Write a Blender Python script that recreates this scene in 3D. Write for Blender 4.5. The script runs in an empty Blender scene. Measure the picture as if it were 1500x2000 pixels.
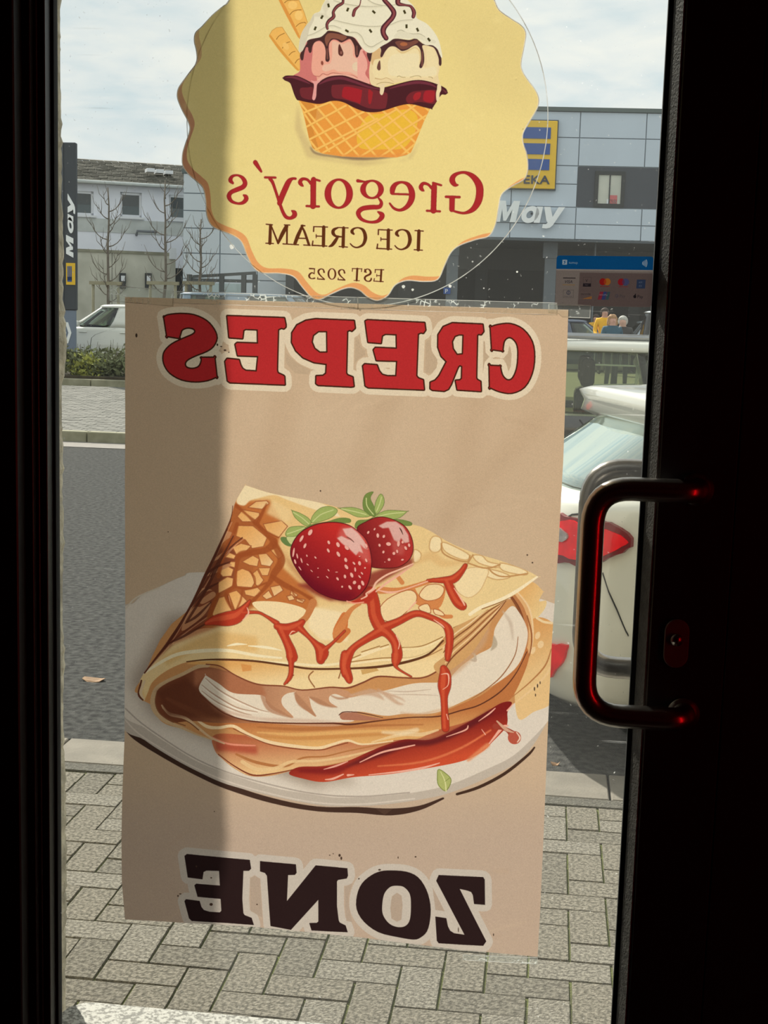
import bpy, bmesh, math, random
import numpy as np
from mathutils import Vector, Matrix

random.seed(7)
np.random.seed(7)
SC = bpy.context.scene
COL = SC.collection

# ------------------------------------------------------------------ camera
FPX, CAM_H, CAM_D = 2650.0, 1.60, 1.95      # focal length in pixels of 1500x2000, eye height, distance to the glass
FW = np.array([335., -368., FPX]); FW /= np.linalg.norm(FW)
DN = np.array([-542., 18500., FPX]); DN = DN - FW * DN.dot(FW); DN /= np.linalg.norm(DN)
UP = -DN
RT = np.cross(FW, UP)
cam = bpy.data.cameras.new('camera')
cam.sensor_fit = 'HORIZONTAL'; cam.sensor_width = 36.0; cam.lens = FPX / 1500.0 * 36.0
cam.clip_start = 0.05; cam.clip_end = 500
co = bpy.data.objects.new('camera', cam); COL.objects.link(co)
cx = Vector((RT[0], FW[0], UP[0])); cy = -Vector((RT[1], FW[1], UP[1])); cz = -Vector((RT[2], FW[2], UP[2]))
M = Matrix.Identity(4)
for i in range(3):
    M[i][0] = cx[i]; M[i][1] = cy[i]; M[i][2] = cz[i]
M[0][3], M[1][3], M[2][3] = 0, -CAM_D, CAM_H
co.matrix_world = M
SC.camera = co


def ray(px, py):
    c = np.array([px - 750., py - 1000., FPX])
    return np.array([c @ RT, c @ FW, c @ UP])


def at(px, py, Y):
    """world point seen at a pixel on the plane y = Y"""
    r = ray(px, py); t = (Y + CAM_D) / r[1]
    return Vector((r[0] * t, Y, CAM_H + r[2] * t))


def gr(px, py, z=0.0):
    r = ray(px, py); t = (z - CAM_H) / r[2]
    return Vector((r[0] * t, -CAM_D + r[1] * t, z))


# ------------------------------------------------------------------ sky, sun, exposure
world = bpy.data.worlds.new('sky'); SC.world = world
world.use_nodes = True
wn = world.node_tree; wn.nodes.clear()
wo = wn.nodes.new('ShaderNodeOutputWorld'); wb = wn.nodes.new('ShaderNodeBackground')
tc = wn.nodes.new('ShaderNodeTexCoord'); mp = wn.nodes.new('ShaderNodeMapping')
mp.inputs['Scale'].default_value = (1.0, 1.0, 3.2); mp.inputs['Location'].default_value = (0.35, 0.2, 0.1)
nz = wn.nodes.new('ShaderNodeTexNoise'); nz.inputs['Scale'].default_value = 8.5; nz.inputs['Detail'].default_value = 7
nz.inputs['Roughness'].default_value = 0.55; nz.inputs['Distortion'].default_value = 0.3
cr = wn.nodes.new('ShaderNodeValToRGB')
e = cr.color_ramp.elements
e[0].position = 0.36; e[0].color = (0.68, 0.78, 0.82, 1)
e[1].position = 0.60; e[1].color = (0.95, 0.95, 0.90, 1)
m_ = cr.color_ramp.elements.new(0.48); m_.color = (0.83, 0.87, 0.87, 1)
wn.links.new(tc.outputs['Generated'], mp.inputs['Vector']); wn.links.new(mp.outputs[0], nz.inputs['Vector'])
wn.links.new(nz.outputs['Fac'], cr.inputs['Fac']); wn.links.new(cr.outputs[0], wb.inputs['Color'])
wb.inputs['Strength'].default_value = 1.04
wn.links.new(wb.outputs[0], wo.inputs['Surface'])

SUN_AZ, SUN_EL = math.radians(35.0), math.radians(38.0)     # sun stands out over the street, to the left
sl = bpy.data.lights.new('sun', 'SUN'); sl.energy = 6.4; sl.angle = math.radians(0.9); sl.color = (1.0, 0.93, 0.82)
so = bpy.data.objects.new('sun', sl); COL.objects.link(so)
sd = Vector((math.sin(SUN_AZ) * math.cos(SUN_EL), -math.cos(SUN_AZ) * math.cos(SUN_EL), -math.sin(SUN_EL)))
so.rotation_euler = sd.to_track_quat('-Z', 'Y').to_euler(); so.location = (-8, 12, 12)

vs = SC.view_settings
SC.display_settings.display_device = 'sRGB'
vs.view_transform = 'Standard'; vs.look = 'None'; vs.gamma = 1.0; vs.use_curve_mapping = False
vs.exposure = 0.0
SC.cycles.max_bounces = 10; SC.cycles.transparent_max_bounces = 24; SC.cycles.transmission_bounces = 8
SC.cycles.use_denoising = True
SC.cycles.sample_clamp_indirect = 6.0


# ------------------------------------------------------------------ helpers
def s2l(c):
    return tuple(((v / 255.0) / 12.92 if v / 255.0 <= 0.04045 else ((v / 255.0 + 0.055) / 1.055) ** 2.4) for v in c)


def tag(o, label=None, cat=None, group=None, kind=None):
    if label: o['label'] = label
    if cat: o['category'] = cat
    if group: o['group'] = group
    if kind: o['kind'] = kind
    return o


def empty(name, loc=(0, 0, 0), rz=0.0, parent=None):
    o = bpy.data.objects.new(name, None); COL.objects.link(o)
    o.location = loc; o.rotation_euler = (0, 0, rz); o.empty_display_size = 0.1
    if parent: o.parent = parent
    return o


MATS = {}


def mat(name, rgb, rough=0.6, metal=0.0, spec=0.5, noise=0.0, nscale=20.0, bump=0.0, bscale=60.0, coat=0.0, rgb2=None,
        detail=5.0, emit=None, estr=1.0, stretch=None, lo=0.35, hi=0.65):
    """principled material in displayed 0-255 colour, with procedural colour variation and relief"""
    if name in MATS: return MATS[name]
    m = bpy.data.materials.new(name); m.use_nodes = True; MATS[name] = m
    t = m.node_tree; b = t.nodes['Principled BSDF']
    c = s2l(rgb)
    b.inputs['Base Color'].default_value = (*c, 1); b.inputs['Roughness'].default_value = rough
    b.inputs['Metallic'].default_value = metal; b.inputs['Specular IOR Level'].default_value = spec
    if coat: b.inputs['Coat Weight'].default_value = coat; b.inputs['Coat Roughness'].default_value = 0.05
    tcn = t.nodes.new('ShaderNodeTexCoord'); src = tcn.outputs['Object']
    if stretch:
        mpn = t.nodes.new('ShaderNodeMapping'); mpn.inputs['Scale'].default_value = stretch
        t.links.new(src, mpn.inputs[0]); src = mpn.outputs[0]
    if noise > 0 or rgb2:
        n = t.nodes.new('ShaderNodeTexNoise'); n.inputs['Scale'].default_value = nscale; n.inputs['Detail'].default_value = detail
        t.links.new(src, n.inputs['Vector'])
        r = t.nodes.new('ShaderNodeValToRGB'); el = r.color_ramp.elements
        c2 = s2l(rgb2) if rgb2 else tuple(v * (1 + noise) for v in c)
        c1 = c if rgb2 else tuple(v * (1 - noise) for v in c)
        el[0].position = lo; el[0].color = (*c1, 1); el[1].position = hi; el[1].color = (*c2, 1)
        t.links.new(n.outputs['Fac'], r.inputs['Fac']); t.links.new(r.outputs[0], b.inputs['Base Color'])
    if bump > 0:
        n2 = t.nodes.new('ShaderNodeTexNoise'); n2.inputs['Scale'].default_value = bscale; n2.inputs['Detail'].default_value = 6
        t.links.new(src, n2.inputs['Vector'])
        bp = t.nodes.new('ShaderNodeBump'); bp.inputs['Strength'].default_value = bump; bp.inputs['Distance'].default_value = 0.01
        t.links.new(n2.outputs['Fac'], bp.inputs['Height']); t.links.new(bp.outputs[0], b.inputs['Normal'])
    if emit:
        b.inputs['Emission Color'].default_value = (*s2l(emit), 1); b.inputs['Emission Strength'].default_value = estr
    return m


def glass_mat(name, tint=(0.94, 0.97, 0.95), refl=1.0, dirt=0.0, ior=1.45, rough=0.0, haze=0.0, gcol=(1, 1, 1)):
    """thin pane: transparent, with a fresnel mirror and a little dust"""
    if name in MATS: return MATS[name]
    m = bpy.data.materials.new(name); m.use_nodes = True; MATS[name] = m
    t = m.node_tree; t.nodes.clear()
    o = t.nodes.new('ShaderNodeOutputMaterial'); tr = t.nodes.new('ShaderNodeBsdfTransparent'); gl = t.nodes.new('ShaderNodeBsdfGlossy')
    tr.inputs[0].default_value = (*tint, 1); gl.inputs['Roughness'].default_value = rough; gl.inputs[0].default_value = (*gcol, 1)
    fr = t.nodes.new('ShaderNodeFresnel'); fr.inputs['IOR'].default_value = ior
    mu = t.nodes.new('ShaderNodeMath'); mu.operation = 'MULTIPLY'; mu.inputs[1].default_value = refl
    mx = t.nodes.new('ShaderNodeMixShader')
    t.links.new(fr.outputs[0], mu.inputs[0]); t.links.new(mu.outputs[0], mx.inputs[0]); t.links.new(tr.outputs[0], mx.inputs[1]); t.links.new(gl.outputs[0], mx.inputs[2])
    last = mx
    if dirt > 0 or haze > 0:
        tcn = t.nodes.new('ShaderNodeTexCoord')
        df = t.nodes.new('ShaderNodeBsdfTranslucent'); df.inputs[0].default_value = (0.85, 0.87, 0.86, 1)
        n = t.nodes.new('ShaderNodeTexNoise'); n.inputs['Scale'].default_value = 160; n.inputs['Detail'].default_value = 3
        t.links.new(tcn.outputs['Object'], n.inputs['Vector'])
        r = t.nodes.new('ShaderNodeMapRange'); r.inputs['From Min'].default_value = 0.69; r.inputs['From Max'].default_value = 0.76
        r.inputs['To Min'].default_value = haze; r.inputs['To Max'].default_value = haze + dirt
        t.links.new(n.outputs['Fac'], r.inputs['Value'])
        # long fine wiping scratches
        mp2 = t.nodes.new('ShaderNodeMapping'); mp2.inputs['Rotation'].default_value = (0, 0.25, 0); mp2.inputs['Scale'].default_value = (6, 1, 260)
        t.links.new(tcn.outputs['Object'], mp2.inputs[0])
        n3 = t.nodes.new('ShaderNodeTexNoise'); n3.inputs['Scale'].default_value = 1.0; n3.inputs['Detail'].default_value = 2
        t.links.new(mp2.outputs[0], n3.inputs['Vector'])
        r3 = t.nodes.new('ShaderNodeMapRange'); r3.inputs['From Min'].default_value = 0.70; r3.inputs['From Max'].default_value = 0.80
        r3.inputs['To Min'].default_value = 0.0; r3.inputs['To Max'].default_value = dirt * 0.5
        t.links.new(n3.outputs['Fac'], r3.inputs['Value'])
        ad = t.nodes.new('ShaderNodeMath'); ad.operation = 'ADD'; ad.use_clamp = True
        t.links.new(r.outputs[0], ad.inputs[0]); t.links.new(r3.outputs[0], ad.inputs[1])
        mx2 = t.nodes.new('ShaderNodeMixShader')
        t.links.new(ad.outputs[0], mx2.inputs[0]); t.links.new(mx.outputs[0], mx2.inputs[1]); t.links.new(df.outputs[0], mx2.inputs[2])
        last = mx2
    t.links.new(last.outputs[0], o.inputs['Surface'])
    return m


def link(name, me, m, parent=None, smooth=False):
    o = bpy.data.objects.new(name, me); COL.objects.link(o)
    if m is not None: me.materials.append(m)
    if parent is not None: o.parent = parent
    if smooth:
        for p in me.polygons: p.use_smooth = True
    return o


def mesh(name, verts, faces, m, parent=None, smooth=False):
    me = bpy.data.meshes.new(name); me.from_pydata([tuple(v) for v in verts], [], faces); me.update()
    return link(name, me, m, parent, smooth)


def bmobj(name, bm, m, parent=None, smooth=False):
    bmesh.ops.recalc_face_normals(bm, faces=bm.faces)
    me = bpy.data.meshes.new(name); bm.to_mesh(me); bm.free()
    return link(name, me, m, parent, smooth)


def add_box(bm, a, b, bevel=0.0, mtx=None, seg=1):
    x0, y0, z0 = a; x1, y1, z1 = b
    r = bmesh.ops.create_cube(bm, size=1.0)
    vs_ = r['verts']
    bmesh.ops.scale(bm, vec=(abs(x1 - x0), abs(y1 - y0), abs(z1 - z0)), verts=vs_)
    bmesh.ops.translate(bm, vec=((x0 + x1) / 2, (y0 + y1) / 2, (z0 + z1) / 2), verts=vs_)
    if bevel > 0:
        es = list({ed for v in vs_ for ed in v.link_edges})
        rr = bmesh.ops.bevel(bm, geom=es, offset=bevel, segments=seg, profile=0.5, affect='EDGES')
        vs_ = list({v for f in rr['faces'] for v in f.verts} | {v for v in vs_ if v.is_valid})
    if mtx is not None:
        bmesh.ops.transform(bm, matrix=mtx, verts=[v for v in vs_ if v.is_valid])


def box(name, a, b, m, parent=None, bevel=0.0, seg=1):
    bm = bmesh.new(); add_box(bm, a, b, bevel, None, seg)
    return bmobj(name, bm, m, parent)


def add_tube(bm, pts, rad, n=12, caps=True):
    pts = [Vector(p) for p in pts]
    if not hasattr(rad, '__len__'): rad = [rad] * len(pts)
    rings = []; prev = None
    for i, p in enumerate(pts):
        if i == 0: d = pts[1] - p
        elif i == len(pts) - 1: d = p - pts[i - 1]
        else: d = (pts[i + 1] - p).normalized() + (p - pts[i - 1]).normalized()
        if d.length < 1e-9: d = Vector((0, 0, 1))
        d.normalize()
        if prev is None:
            a = Vector((0, 0, 1)) if abs(d.z) < 0.9 else Vector((1, 0, 0))
            u = d.cross(a).normalized()
        else:
            u = prev - d * prev.dot(d)
            u = u.normalized() if u.length > 1e-6 else d.orthogonal().normalized()
        prev = u; v = d.cross(u)
        rings.append([bm.verts.new(p + (u * math.cos(2 * math.pi * k / n) + v * math.sin(2 * math.pi * k / n)) * rad[i]) for k in range(n)])
    for i in range(len(rings) - 1):
        for k in range(n):
            bm.faces.new((rings[i][k], rings[i][(k + 1) % n], rings[i + 1][(k + 1) % n], rings[i + 1][k]))
    if caps:
        bm.faces.new(rings[0][::-1]); bm.faces.new(rings[-1])


def tube(name, pts, rad, m, parent=None, n=12):
    bm = bmesh.new(); add_tube(bm, pts, rad, n)
    return bmobj(name, bm, m, parent, True)


def prism(name, pts2, y0, y1, m, parent=None, bevel=0.0):
    """outline in (x, z), extruded along y"""
    bm = bmesh.new()
    f = bm.faces.new([bm.verts.new((p[0], y0, p[1])) for p in pts2])
    r = bmesh.ops.extrude_face_region(bm, geom=[f])
    bmesh.ops.translate(bm, vec=(0, y1 - y0, 0), verts=[v for v in r['geom'] if isinstance(v, bmesh.types.BMVert)])
    if bevel: bmesh.ops.bevel(bm, geom=bm.edges[:], offset=bevel, segments=1, affect='EDGES')
    return bmobj(name, bm, m, parent)


def fillet(pts, r, n=8):
    pts = [Vector(p) for p in pts]; out = [pts[0]]
    for i in range(1, len(pts) - 1):
        a, b, c = pts[i - 1], pts[i], pts[i + 1]
        u = (a - b).normalized(); v = (c - b).normalized()
        rr = r[i] if hasattr(r, '__len__') else r
        p0 = b + u * rr; p1 = b + v * rr
        for k in range(n + 1):
            t = k / n; q = p0.lerp(b, t); s = b.lerp(p1, t)
            # circular-like blend
            out.append(q.lerp(s, t) * 1.0)
    out.append(pts[-1])
    return out


def text_mesh(name, s, size, m, parent=None, extrude=0.0, shear=0.0, offset=0.0, spacing=1.0):
    cu = bpy.data.curves.new(name, 'FONT'); cu.body = s; cu.size = size; cu.extrude = extrude; cu.shear = shear; cu.offset = offset
    cu.space_character = spacing; cu.align_x = 'LEFT'; cu.resolution_u = 6
    tmp = bpy.data.objects.new('tmp_text', cu); COL.objects.link(tmp)
    dg = bpy.context.evaluated_depsgraph_get()
    me = bpy.data.meshes.new_from_object(tmp.evaluated_get(dg))
    bpy.data.objects.remove(tmp); bpy.data.curves.remove(cu)
    me.name = name; me.materials.clear()
    return link(name, me, m, parent)


# ------------------------------------------------------------------ flat print: a small vector painter (computes the printed picture)
def crom(pts, closed=True, n=6):
    P = np.asarray(pts, float); k = len(P)
    if k < 3: return P
    out = []
    t = (np.arange(n) / n)[:, None]
    for i in range(k if closed else k - 1):
        if closed: p0, p1, p2, p3 = P[i - 1], P[i], P[(i + 1) % k], P[(i + 2) % k]
        else: p0, p1, p2, p3 = P[max(i - 1, 0)], P[i], P[i + 1], P[min(i + 2, k - 1)]
        out.append(0.5 * (2 * p1 + (p2 - p0) * t + (2 * p0 - 5 * p1 + 4 * p2 - p3) * t ** 2 + (3 * p1 - p0 - 3 * p2 + p3) * t ** 3))
    if not closed: out.append(P[-1:])
    return np.vstack(out)


def area(P):
    return 0.5 * np.sum(P[:, 0] * np.roll(P[:, 1], -1) - np.roll(P[:, 0], -1) * P[:, 1])


def boxblur(m, r):
    r = max(1, int(round(r)))
    for ax in (0, 1):
        for _ in range(2):
            c = np.cumsum(np.pad(m, [(r + 1, r) if a == ax else (0, 0) for a in (0, 1)], mode='edge'), axis=ax)
            if ax == 0: m = (c[2 * r + 1:] - c[:-2 * r - 1]) / (2 * r + 1)
            else: m = (c[:, 2 * r + 1:] - c[:, :-2 * r - 1]) / (2 * r + 1)
    return m


class Canvas:
    """a picture in the plane of the door glass; res = metres per picture element"""
    def __init__(s, x0, x1, z0, z1, res, base):
        s.x0, s.z1, s.res = x0, z1, res
        s.w = int(math.ceil((x1 - x0) / res)); s.h = int(math.ceil((z1 - z0) / res))
        s.x1 = x0 + s.w * res; s.z0 = z1 - s.h * res
        s.a = np.empty((s.h, s.w, 3), np.float32); s.a[:] = np.array(base, np.float32) / 255.
        s.clip = None
        s.flat = False; s.tone = 1.0; s.pale = 0.0; s.cast = (1.0, 1.0, 1.0)

    def tr(s, T, pts):
        P = np.asarray(pts, float)[:, :2]
        if s.flat:      # coordinates already in picture elements
            return P * T[2] + np.array([T[0], T[1]])
        X = T[0] + P[:, 0] / T[2]; Y = T[1] + P[:, 1] / T[2]
        C = np.stack([X - 750., Y - 1000., np.full_like(X, FPX)], 1)
        rx, ry, rz = C @ RT, C @ FW, C @ UP
        t = CAM_D / ry
        return np.stack([(rx * t - s.x0) / s.res, (s.z1 - (CAM_H + rz * t)) / s.res], 1)

    def cover(s, loops, blur=0.0, SS=3):
        allp = np.vstack(loops); pad = int(blur * 3) + 2
        bx0 = max(0, int(allp[:, 0].min()) - pad); bx1 = min(s.w, int(allp[:, 0].max()) + pad + 1)
        by0 = max(0, int(allp[:, 1].min()) - pad); by1 = min(s.h, int(allp[:, 1].max()) + pad + 1)
        if bx1 <= bx0 or by1 <= by0: return None
        w = bx1 - bx0; h = by1 - by0
        A = np.vstack([L for L in loops]); B = np.vstack([np.roll(L, -1, 0) for L in loops])
        A = A - [bx0, by0]; B = B - [bx0, by0]
        d = np.where(B[:, 1] > A[:, 1], 1.0, -1.0)
        sw = A[:, 1] > B[:, 1]
        P = np.where(sw[:, None], B, A); Q = np.where(sw[:, None], A, B)
        r0 = np.clip(np.ceil(P[:, 1] * SS - .5), 0, h * SS).astype(int); r1 = np.clip(np.ceil(Q[:, 1] * SS - .5), 0, h * SS).astype(int)
        cnt = np.maximum(r1 - r0, 0); tot = cnt.sum()
        acc = np.zeros((h * SS, w + 2))
        if tot:
            idx = np.repeat(np.arange(len(cnt)), cnt)
            off = np.arange(tot) - np.repeat(np.cumsum(cnt) - cnt, cnt)
            rows = r0[idx] + off; ys = (rows + .5) / SS
            sl_ = (Q[:, 0] - P[:, 0]) / np.maximum(Q[:, 1] - P[:, 1], 1e-9)
            xs = np.clip(P[idx, 0] + (ys - P[idx, 1]) * sl_[idx], 0, w)
            xi = np.floor(xs).astype(int); fr = xs - xi
            np.add.at(acc, (rows, xi), d[idx] * (1 - fr)); np.add.at(acc, (rows, xi + 1), d[idx] * fr)
        m = np.clip(np.abs(np.cumsum(acc, 1)[:, :w]), 0, 1).reshape(h, SS, w).mean(1)
        if blur > 0.6: m = boxblur(m, blur)
        return by0, bx0, m

    def put(s, cov, col, alpha=1.0, grad=None, T=None):
        if cov is None: return
        y, x, m = cov; h, w = m.shape
        if s.clip is not None:
            m = m * s.clip[y:y + h, x:x + w]
        m = (m * alpha)[..., None].astype(np.float32)
        reg = s.a[y:y + h, x:x + w]
        if grad:
            (ax, ay, c0), (bx, by, c1) = grad
            g = s.tr(T, [(ax, ay), (bx, by)]); v = g[1] - g[0]
            yy, xx = np.mgrid[y:y + h, x:x + w]
            t = np.clip(((xx - g[0, 0]) * v[0] + (yy - g[0, 1]) * v[1]) / v.dot(v), 0, 1)[..., None]
            c = (np.array(c0) * (1 - t) + np.array(c1) * t) / 255.
        else:
            c = np.array(col) / 255.
        reg[:] = reg * (1 - m) + c * m

    def sc(s, T):
        if s.flat: return T[2]
        g = s.tr(T, [(0, 0), (10, 0)]); return np.linalg.norm(g[1] - g[0]) / 10

    def loops(s, T, loops, smooth):
        L = []
        for k, lp in enumerate(loops):
            P = s.tr(T, lp)
            if smooth: P = crom(P, True, 6)
            a = area(P)
            if (a < 0) != (k > 0): P = P[::-1]
            L.append(P)
        return L

    def poly(s, T, pts, col, smooth=False, holes=(), blur=0, alpha=1.0, grad=None):
        s.put(s.cover(s.loops(T, [pts, *holes], smooth), blur * s.sc(T)), col, alpha, grad, T)

    def mask(s, T, pts, smooth=False, blur=0):
        m = np.zeros((s.h, s.w), np.float32)
        c = s.cover(s.loops(T, [pts], smooth), blur * s.sc(T))
        if c: m[c[0]:c[0] + c[2].shape[0], c[1]:c[1] + c[2].shape[1]] = c[2]
        return m

    def strokeloops(s, P, R, closed=False):
        L = []; n = len(P)
        for i in range(n if closed else n - 1):
            a, b = P[i], P[(i + 1) % n]; ra, rb = R[i], R[(i + 1) % n]
            d = b - a; l = np.hypot(*d)
            if l < 1e-6: continue
            q = np.array([-d[1], d[0]]) / l
            Q = np.array([a + q * ra, b + q * rb, b - q * rb, a - q * ra])
            if area(Q) < 0: Q = Q[::-1]
            L.append(Q)
        an = np.arange(10) / 10 * 2 * np.pi; u = np.stack([np.cos(an), np.sin(an)], 1)
        for p, r in zip(P, R): L.append(p + u * r)
        return L

    def line(s, T, pts, col, w=None, smooth=True, blur=0, alpha=1.0, closed=False):
        P = np.asarray(pts, float)
        W = P[:, 2] if P.shape[1] > 2 else np.full(len(P), float(w))
        Q = np.column_stack([s.tr(T, P), W * s.sc(T) / 2])
        if smooth and len(Q) > 2: Q = crom(Q, closed, 5)
        s.put(s.cover(s.strokeloops(Q[:, :2], np.maximum(Q[:, 2], 0.3), closed), blur * s.sc(T)), col, alpha)

    def outline(s, T, pts, col, w, smooth=False, alpha=1.0, blur=0, n=6):
        P = s.tr(T, pts)
        if smooth: P = crom(P, True, n)
        s.put(s.cover(s.strokeloops(P, np.full(len(P), w * s.sc(T) / 2), True), blur * s.sc(T)), col, alpha)

    def dot(s, T, x, y, rx, ry, col, rot=0.0, alpha=1.0, blur=0, grad=None):
        an = np.arange(24) / 24 * 2 * np.pi; c, n = math.cos(rot), math.sin(rot)
        pts = [(x + rx * math.cos(a) * c - ry * math.sin(a) * n, y + rx * math.cos(a) * n + ry * math.sin(a) * c) for a in an]
        s.poly(T, pts, col, blur=blur, alpha=alpha, grad=grad)

    def ring(s, T, x, y, ro, ri, col, dx=0):
        an = np.arange(40) / 40 * 2 * np.pi
        o_ = [(x + ro[0] * math.cos(a), y + ro[1] * math.sin(a)) for a in an]
        i_ = [(x + dx + ri[0] * math.cos(a), y + ri[1] * math.sin(a)) for a in an]
        s.poly(T, o_, col, holes=[i_])

    def text(s, T, st, size, x, y, col, shear=0.0, bold=0.0, rot=0.0, alpha=1.0):
        cu = bpy.data.curves.new('t', 'FONT'); cu.body = st; cu.size = size; cu.shear = shear; cu.offset = bold; cu.resolution_u = 3
        tmp = bpy.data.objects.new('t', cu); COL.objects.link(tmp)
        me = bpy.data.meshes.new_from_object(tmp.evaluated_get(bpy.context.evaluated_depsgraph_get()))
        V = np.array([v.co[:2] for v in me.vertices]); L = []
        c, n = math.cos(rot), math.sin(rot)
        V = np.column_stack([x + V[:, 0] * c + V[:, 1] * n, y - V[:, 1] * c + V[:, 0] * n]) if len(V) else V
        for p in me.polygons:
            Q = s.tr(T, V[list(p.vertices)])
            L.append(Q if area(Q) > 0 else Q[::-1])
        bpy.data.objects.remove(tmp); bpy.data.curves.remove(cu); bpy.data.meshes.remove(me)
        if L: s.put(s.cover(L), col, alpha)

    def grain(s, amt, scale=1):
        g = np.random.randn(s.h // scale + 1, s.w // scale + 1)
        g = np.kron(g, np.ones((scale, scale)))[:s.h, :s.w]
        s.a *= (1 + amt * g[..., None]).astype(np.float32)

    def image(s, name):
        im = bpy.data.images.new(name, s.w, s.h)
        px = np.ones((s.h, s.w, 4), np.float32); g_ = np.clip(s.a[::-1], 0, 1) ** s.tone; gy = g_.mean(2, keepdims=True)
        px[..., :3] = np.clip(g_ * (1 - s.pale) + gy * s.pale, 0, 1) * np.array(s.cast)
        im.pixels.foreach_set(px.ravel()); im.update(); im.pack()
        return im

    def uv(s, x, z):
        return (x - s.x0) / (s.x1 - s.x0), (z - s.z0) / (s.z1 - s.z0)


def sheet_mat(name, im, trans=1.0, front=0.0, rough=0.5, gain=0.68, gloss=0.02):
    """printed paper or film: light comes through it from the street"""
    m = bpy.data.materials.new(name); m.use_nodes = True; MATS[name] = m
    t = m.node_tree; t.nodes.clear()
    o = t.nodes.new('ShaderNodeOutputMaterial')
    tx = t.nodes.new('ShaderNodeTexImage'); tx.image = im; tx.interpolation = 'Linear'; tx.extension = 'EXTEND'
    uvn = t.nodes.new('ShaderNodeUVMap'); uvn.uv_map = 'print'; t.links.new(uvn.outputs[0], tx.inputs[0])
    ga = t.nodes.new('ShaderNodeMix'); ga.data_type = 'RGBA'; ga.blend_type = 'MULTIPLY'; ga.inputs['Factor'].default_value = 1.0
    g = gain if hasattr(gain, '__len__') else (gain,) * 3
    ga.inputs['B'].default_value = (*g, 1); t.links.new(tx.outputs[0], ga.inputs['A'])
    # paper fibre relief
    tcn = t.nodes.new('ShaderNodeTexCoord'); nn = t.nodes.new('ShaderNodeTexNoise'); nn.inputs['Scale'].default_value = 240
    t.links.new(tcn.outputs['Object'], nn.inputs['Vector'])
    bp = t.nodes.new('ShaderNodeBump'); bp.inputs['Strength'].default_value = 0.25; bp.inputs['Distance'].default_value = 0.001
    t.links.new(nn.outputs['Fac'], bp.inputs['Height'])
    tl = t.nodes.new('ShaderNodeBsdfTranslucent'); df = t.nodes.new('ShaderNodeBsdfDiffuse'); mx = t.nodes.new('ShaderNodeMixShader')
    for nd in (tl, df): t.links.new(ga.outputs['Result'], nd.inputs['Color']); t.links.new(bp.outputs[0], nd.inputs['Normal'])
    mx.inputs[0].default_value = front
    t.links.new(tl.outputs[0], mx.inputs[1]); t.links.new(df.outputs[0], mx.inputs[2])
    gl = t.nodes.new('ShaderNodeBsdfGlossy'); gl.inputs['Roughness'].default_value = rough; mx2 = t.nodes.new('ShaderNodeMixShader')
    mx2.inputs[0].default_value = gloss; t.links.new(mx.outputs[0], mx2.inputs[1]); t.links.new(gl.outputs[0], mx2.inputs[2])
    t.links.new(mx2.outputs[0], o.inputs[0])
    return m


def ZT(x0, y0, s): return (x0, y0, s)


# ================================================================== the crepe poster
PX0, PX1, PZ0, PZ1 = -0.626, 0.017, 0.656, 1.620
PAPER = (197, 166, 132)
cv = Canvas(PX0 - 0.004, PX1 + 0.004, PZ0 - 0.004, PZ1 + 0.004, 0.00052, PAPER)
P0 = (0, 0, 1.0)
# faint tone drift over the kraft background, darker and greyer towards the bottom
cv.poly(P0, [(200, 1550), (1150, 1550), (1150, 1900), (200, 1900)], (180, 155, 134), blur=60, alpha=.9)
cv.poly(P0, [(430, 770), (900, 770), (760, 900), (560, 880)], (206, 176, 142), blur=40, alpha=.5)
for a in [(560, 780, 520, 960, 60), (760, 780, 700, 930, 50), (960, 640, 880, 1020, 45), (1050, 820, 840, 1050, 40)]:
    cv.line(P0, [(a[0], a[1]), (a[2], a[3])], (186, 154, 120), w=a[4], blur=12, alpha=.45)
rs = np.random.RandomState(3)
for k in range(60):
    x, y = rs.uniform(240, 1110), rs.uniform(600, 1860); l = rs.uniform(20, 90); an = rs.uniform(-.3, .9)
    cv.line(P0, [(x, y), (x + l * math.cos(an), y - l * math.sin(an))], (180, 148, 116) if k % 2 else (214, 184, 148), w=rs.uniform(2, 9), blur=3, alpha=.22)

# ---- plate
CZ1, CZ2, CZ3, CZ4 = ZT(240, 920, 3.409), ZT(660, 920, 3.409), ZT(240, 1260, 3.409), ZT(660, 1260, 3.409)
plate = [(236, 1205), (262, 1176), (280, 1160), (310, 1146), (357, 1125), (404, 1117), (700, 1130), (1060, 1170), (1100, 1240), (1085, 1380), (1069, 1408),
         (1041, 1454), (1006, 1490), (953, 1517), (892, 1542), (836, 1557), (748, 1570), (660, 1573), (621, 1570), (533, 1553), (445, 1530), (387, 1505), (328, 1473), (284, 1444), (236, 1402)]
cv.line(P0, [(240, 1404, 8), (262, 1432, 16), (310, 1466, 13), (387, 1508, 13), (445, 1534, 12), (533, 1562, 11), (621, 1578, 10), (700, 1580, 12), (765, 1584, 14), (820, 1576, 9), (866, 1557, 4)], (58, 38, 30))
cv.poly(P0, [(735, 1578), (752, 1590), (768, 1578)], (70, 48, 38))
cv.line(P0, [(893, 1549, 5), (935, 1536, 6), (985, 1510, 6), (1030, 1474, 5), (1044, 1458, 3)], (58, 38, 28))
cv.poly(P0, plate, (184, 170, 154), smooth=True)
inner = [(x + (0 if x > 1000 else 2), y - 0) for x, y in plate[:11]] + [(1040, 1440), (1000, 1476), (948, 1502), (880, 1530), (815, 1545), (748, 1553), (660, 1556), (600, 1548), (533, 1536), (445, 1508), (387, 1486), (328, 1450), (284, 1420), (236, 1378)]
cv.poly(P0, inner, (216, 203, 186), smooth=True)
cv.line(P0, [(247, 1382), (290, 1420), (387, 1482), (480, 1517), (600, 1546), (700, 1554), (800, 1546)], (170, 156, 142), w=3)
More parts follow.
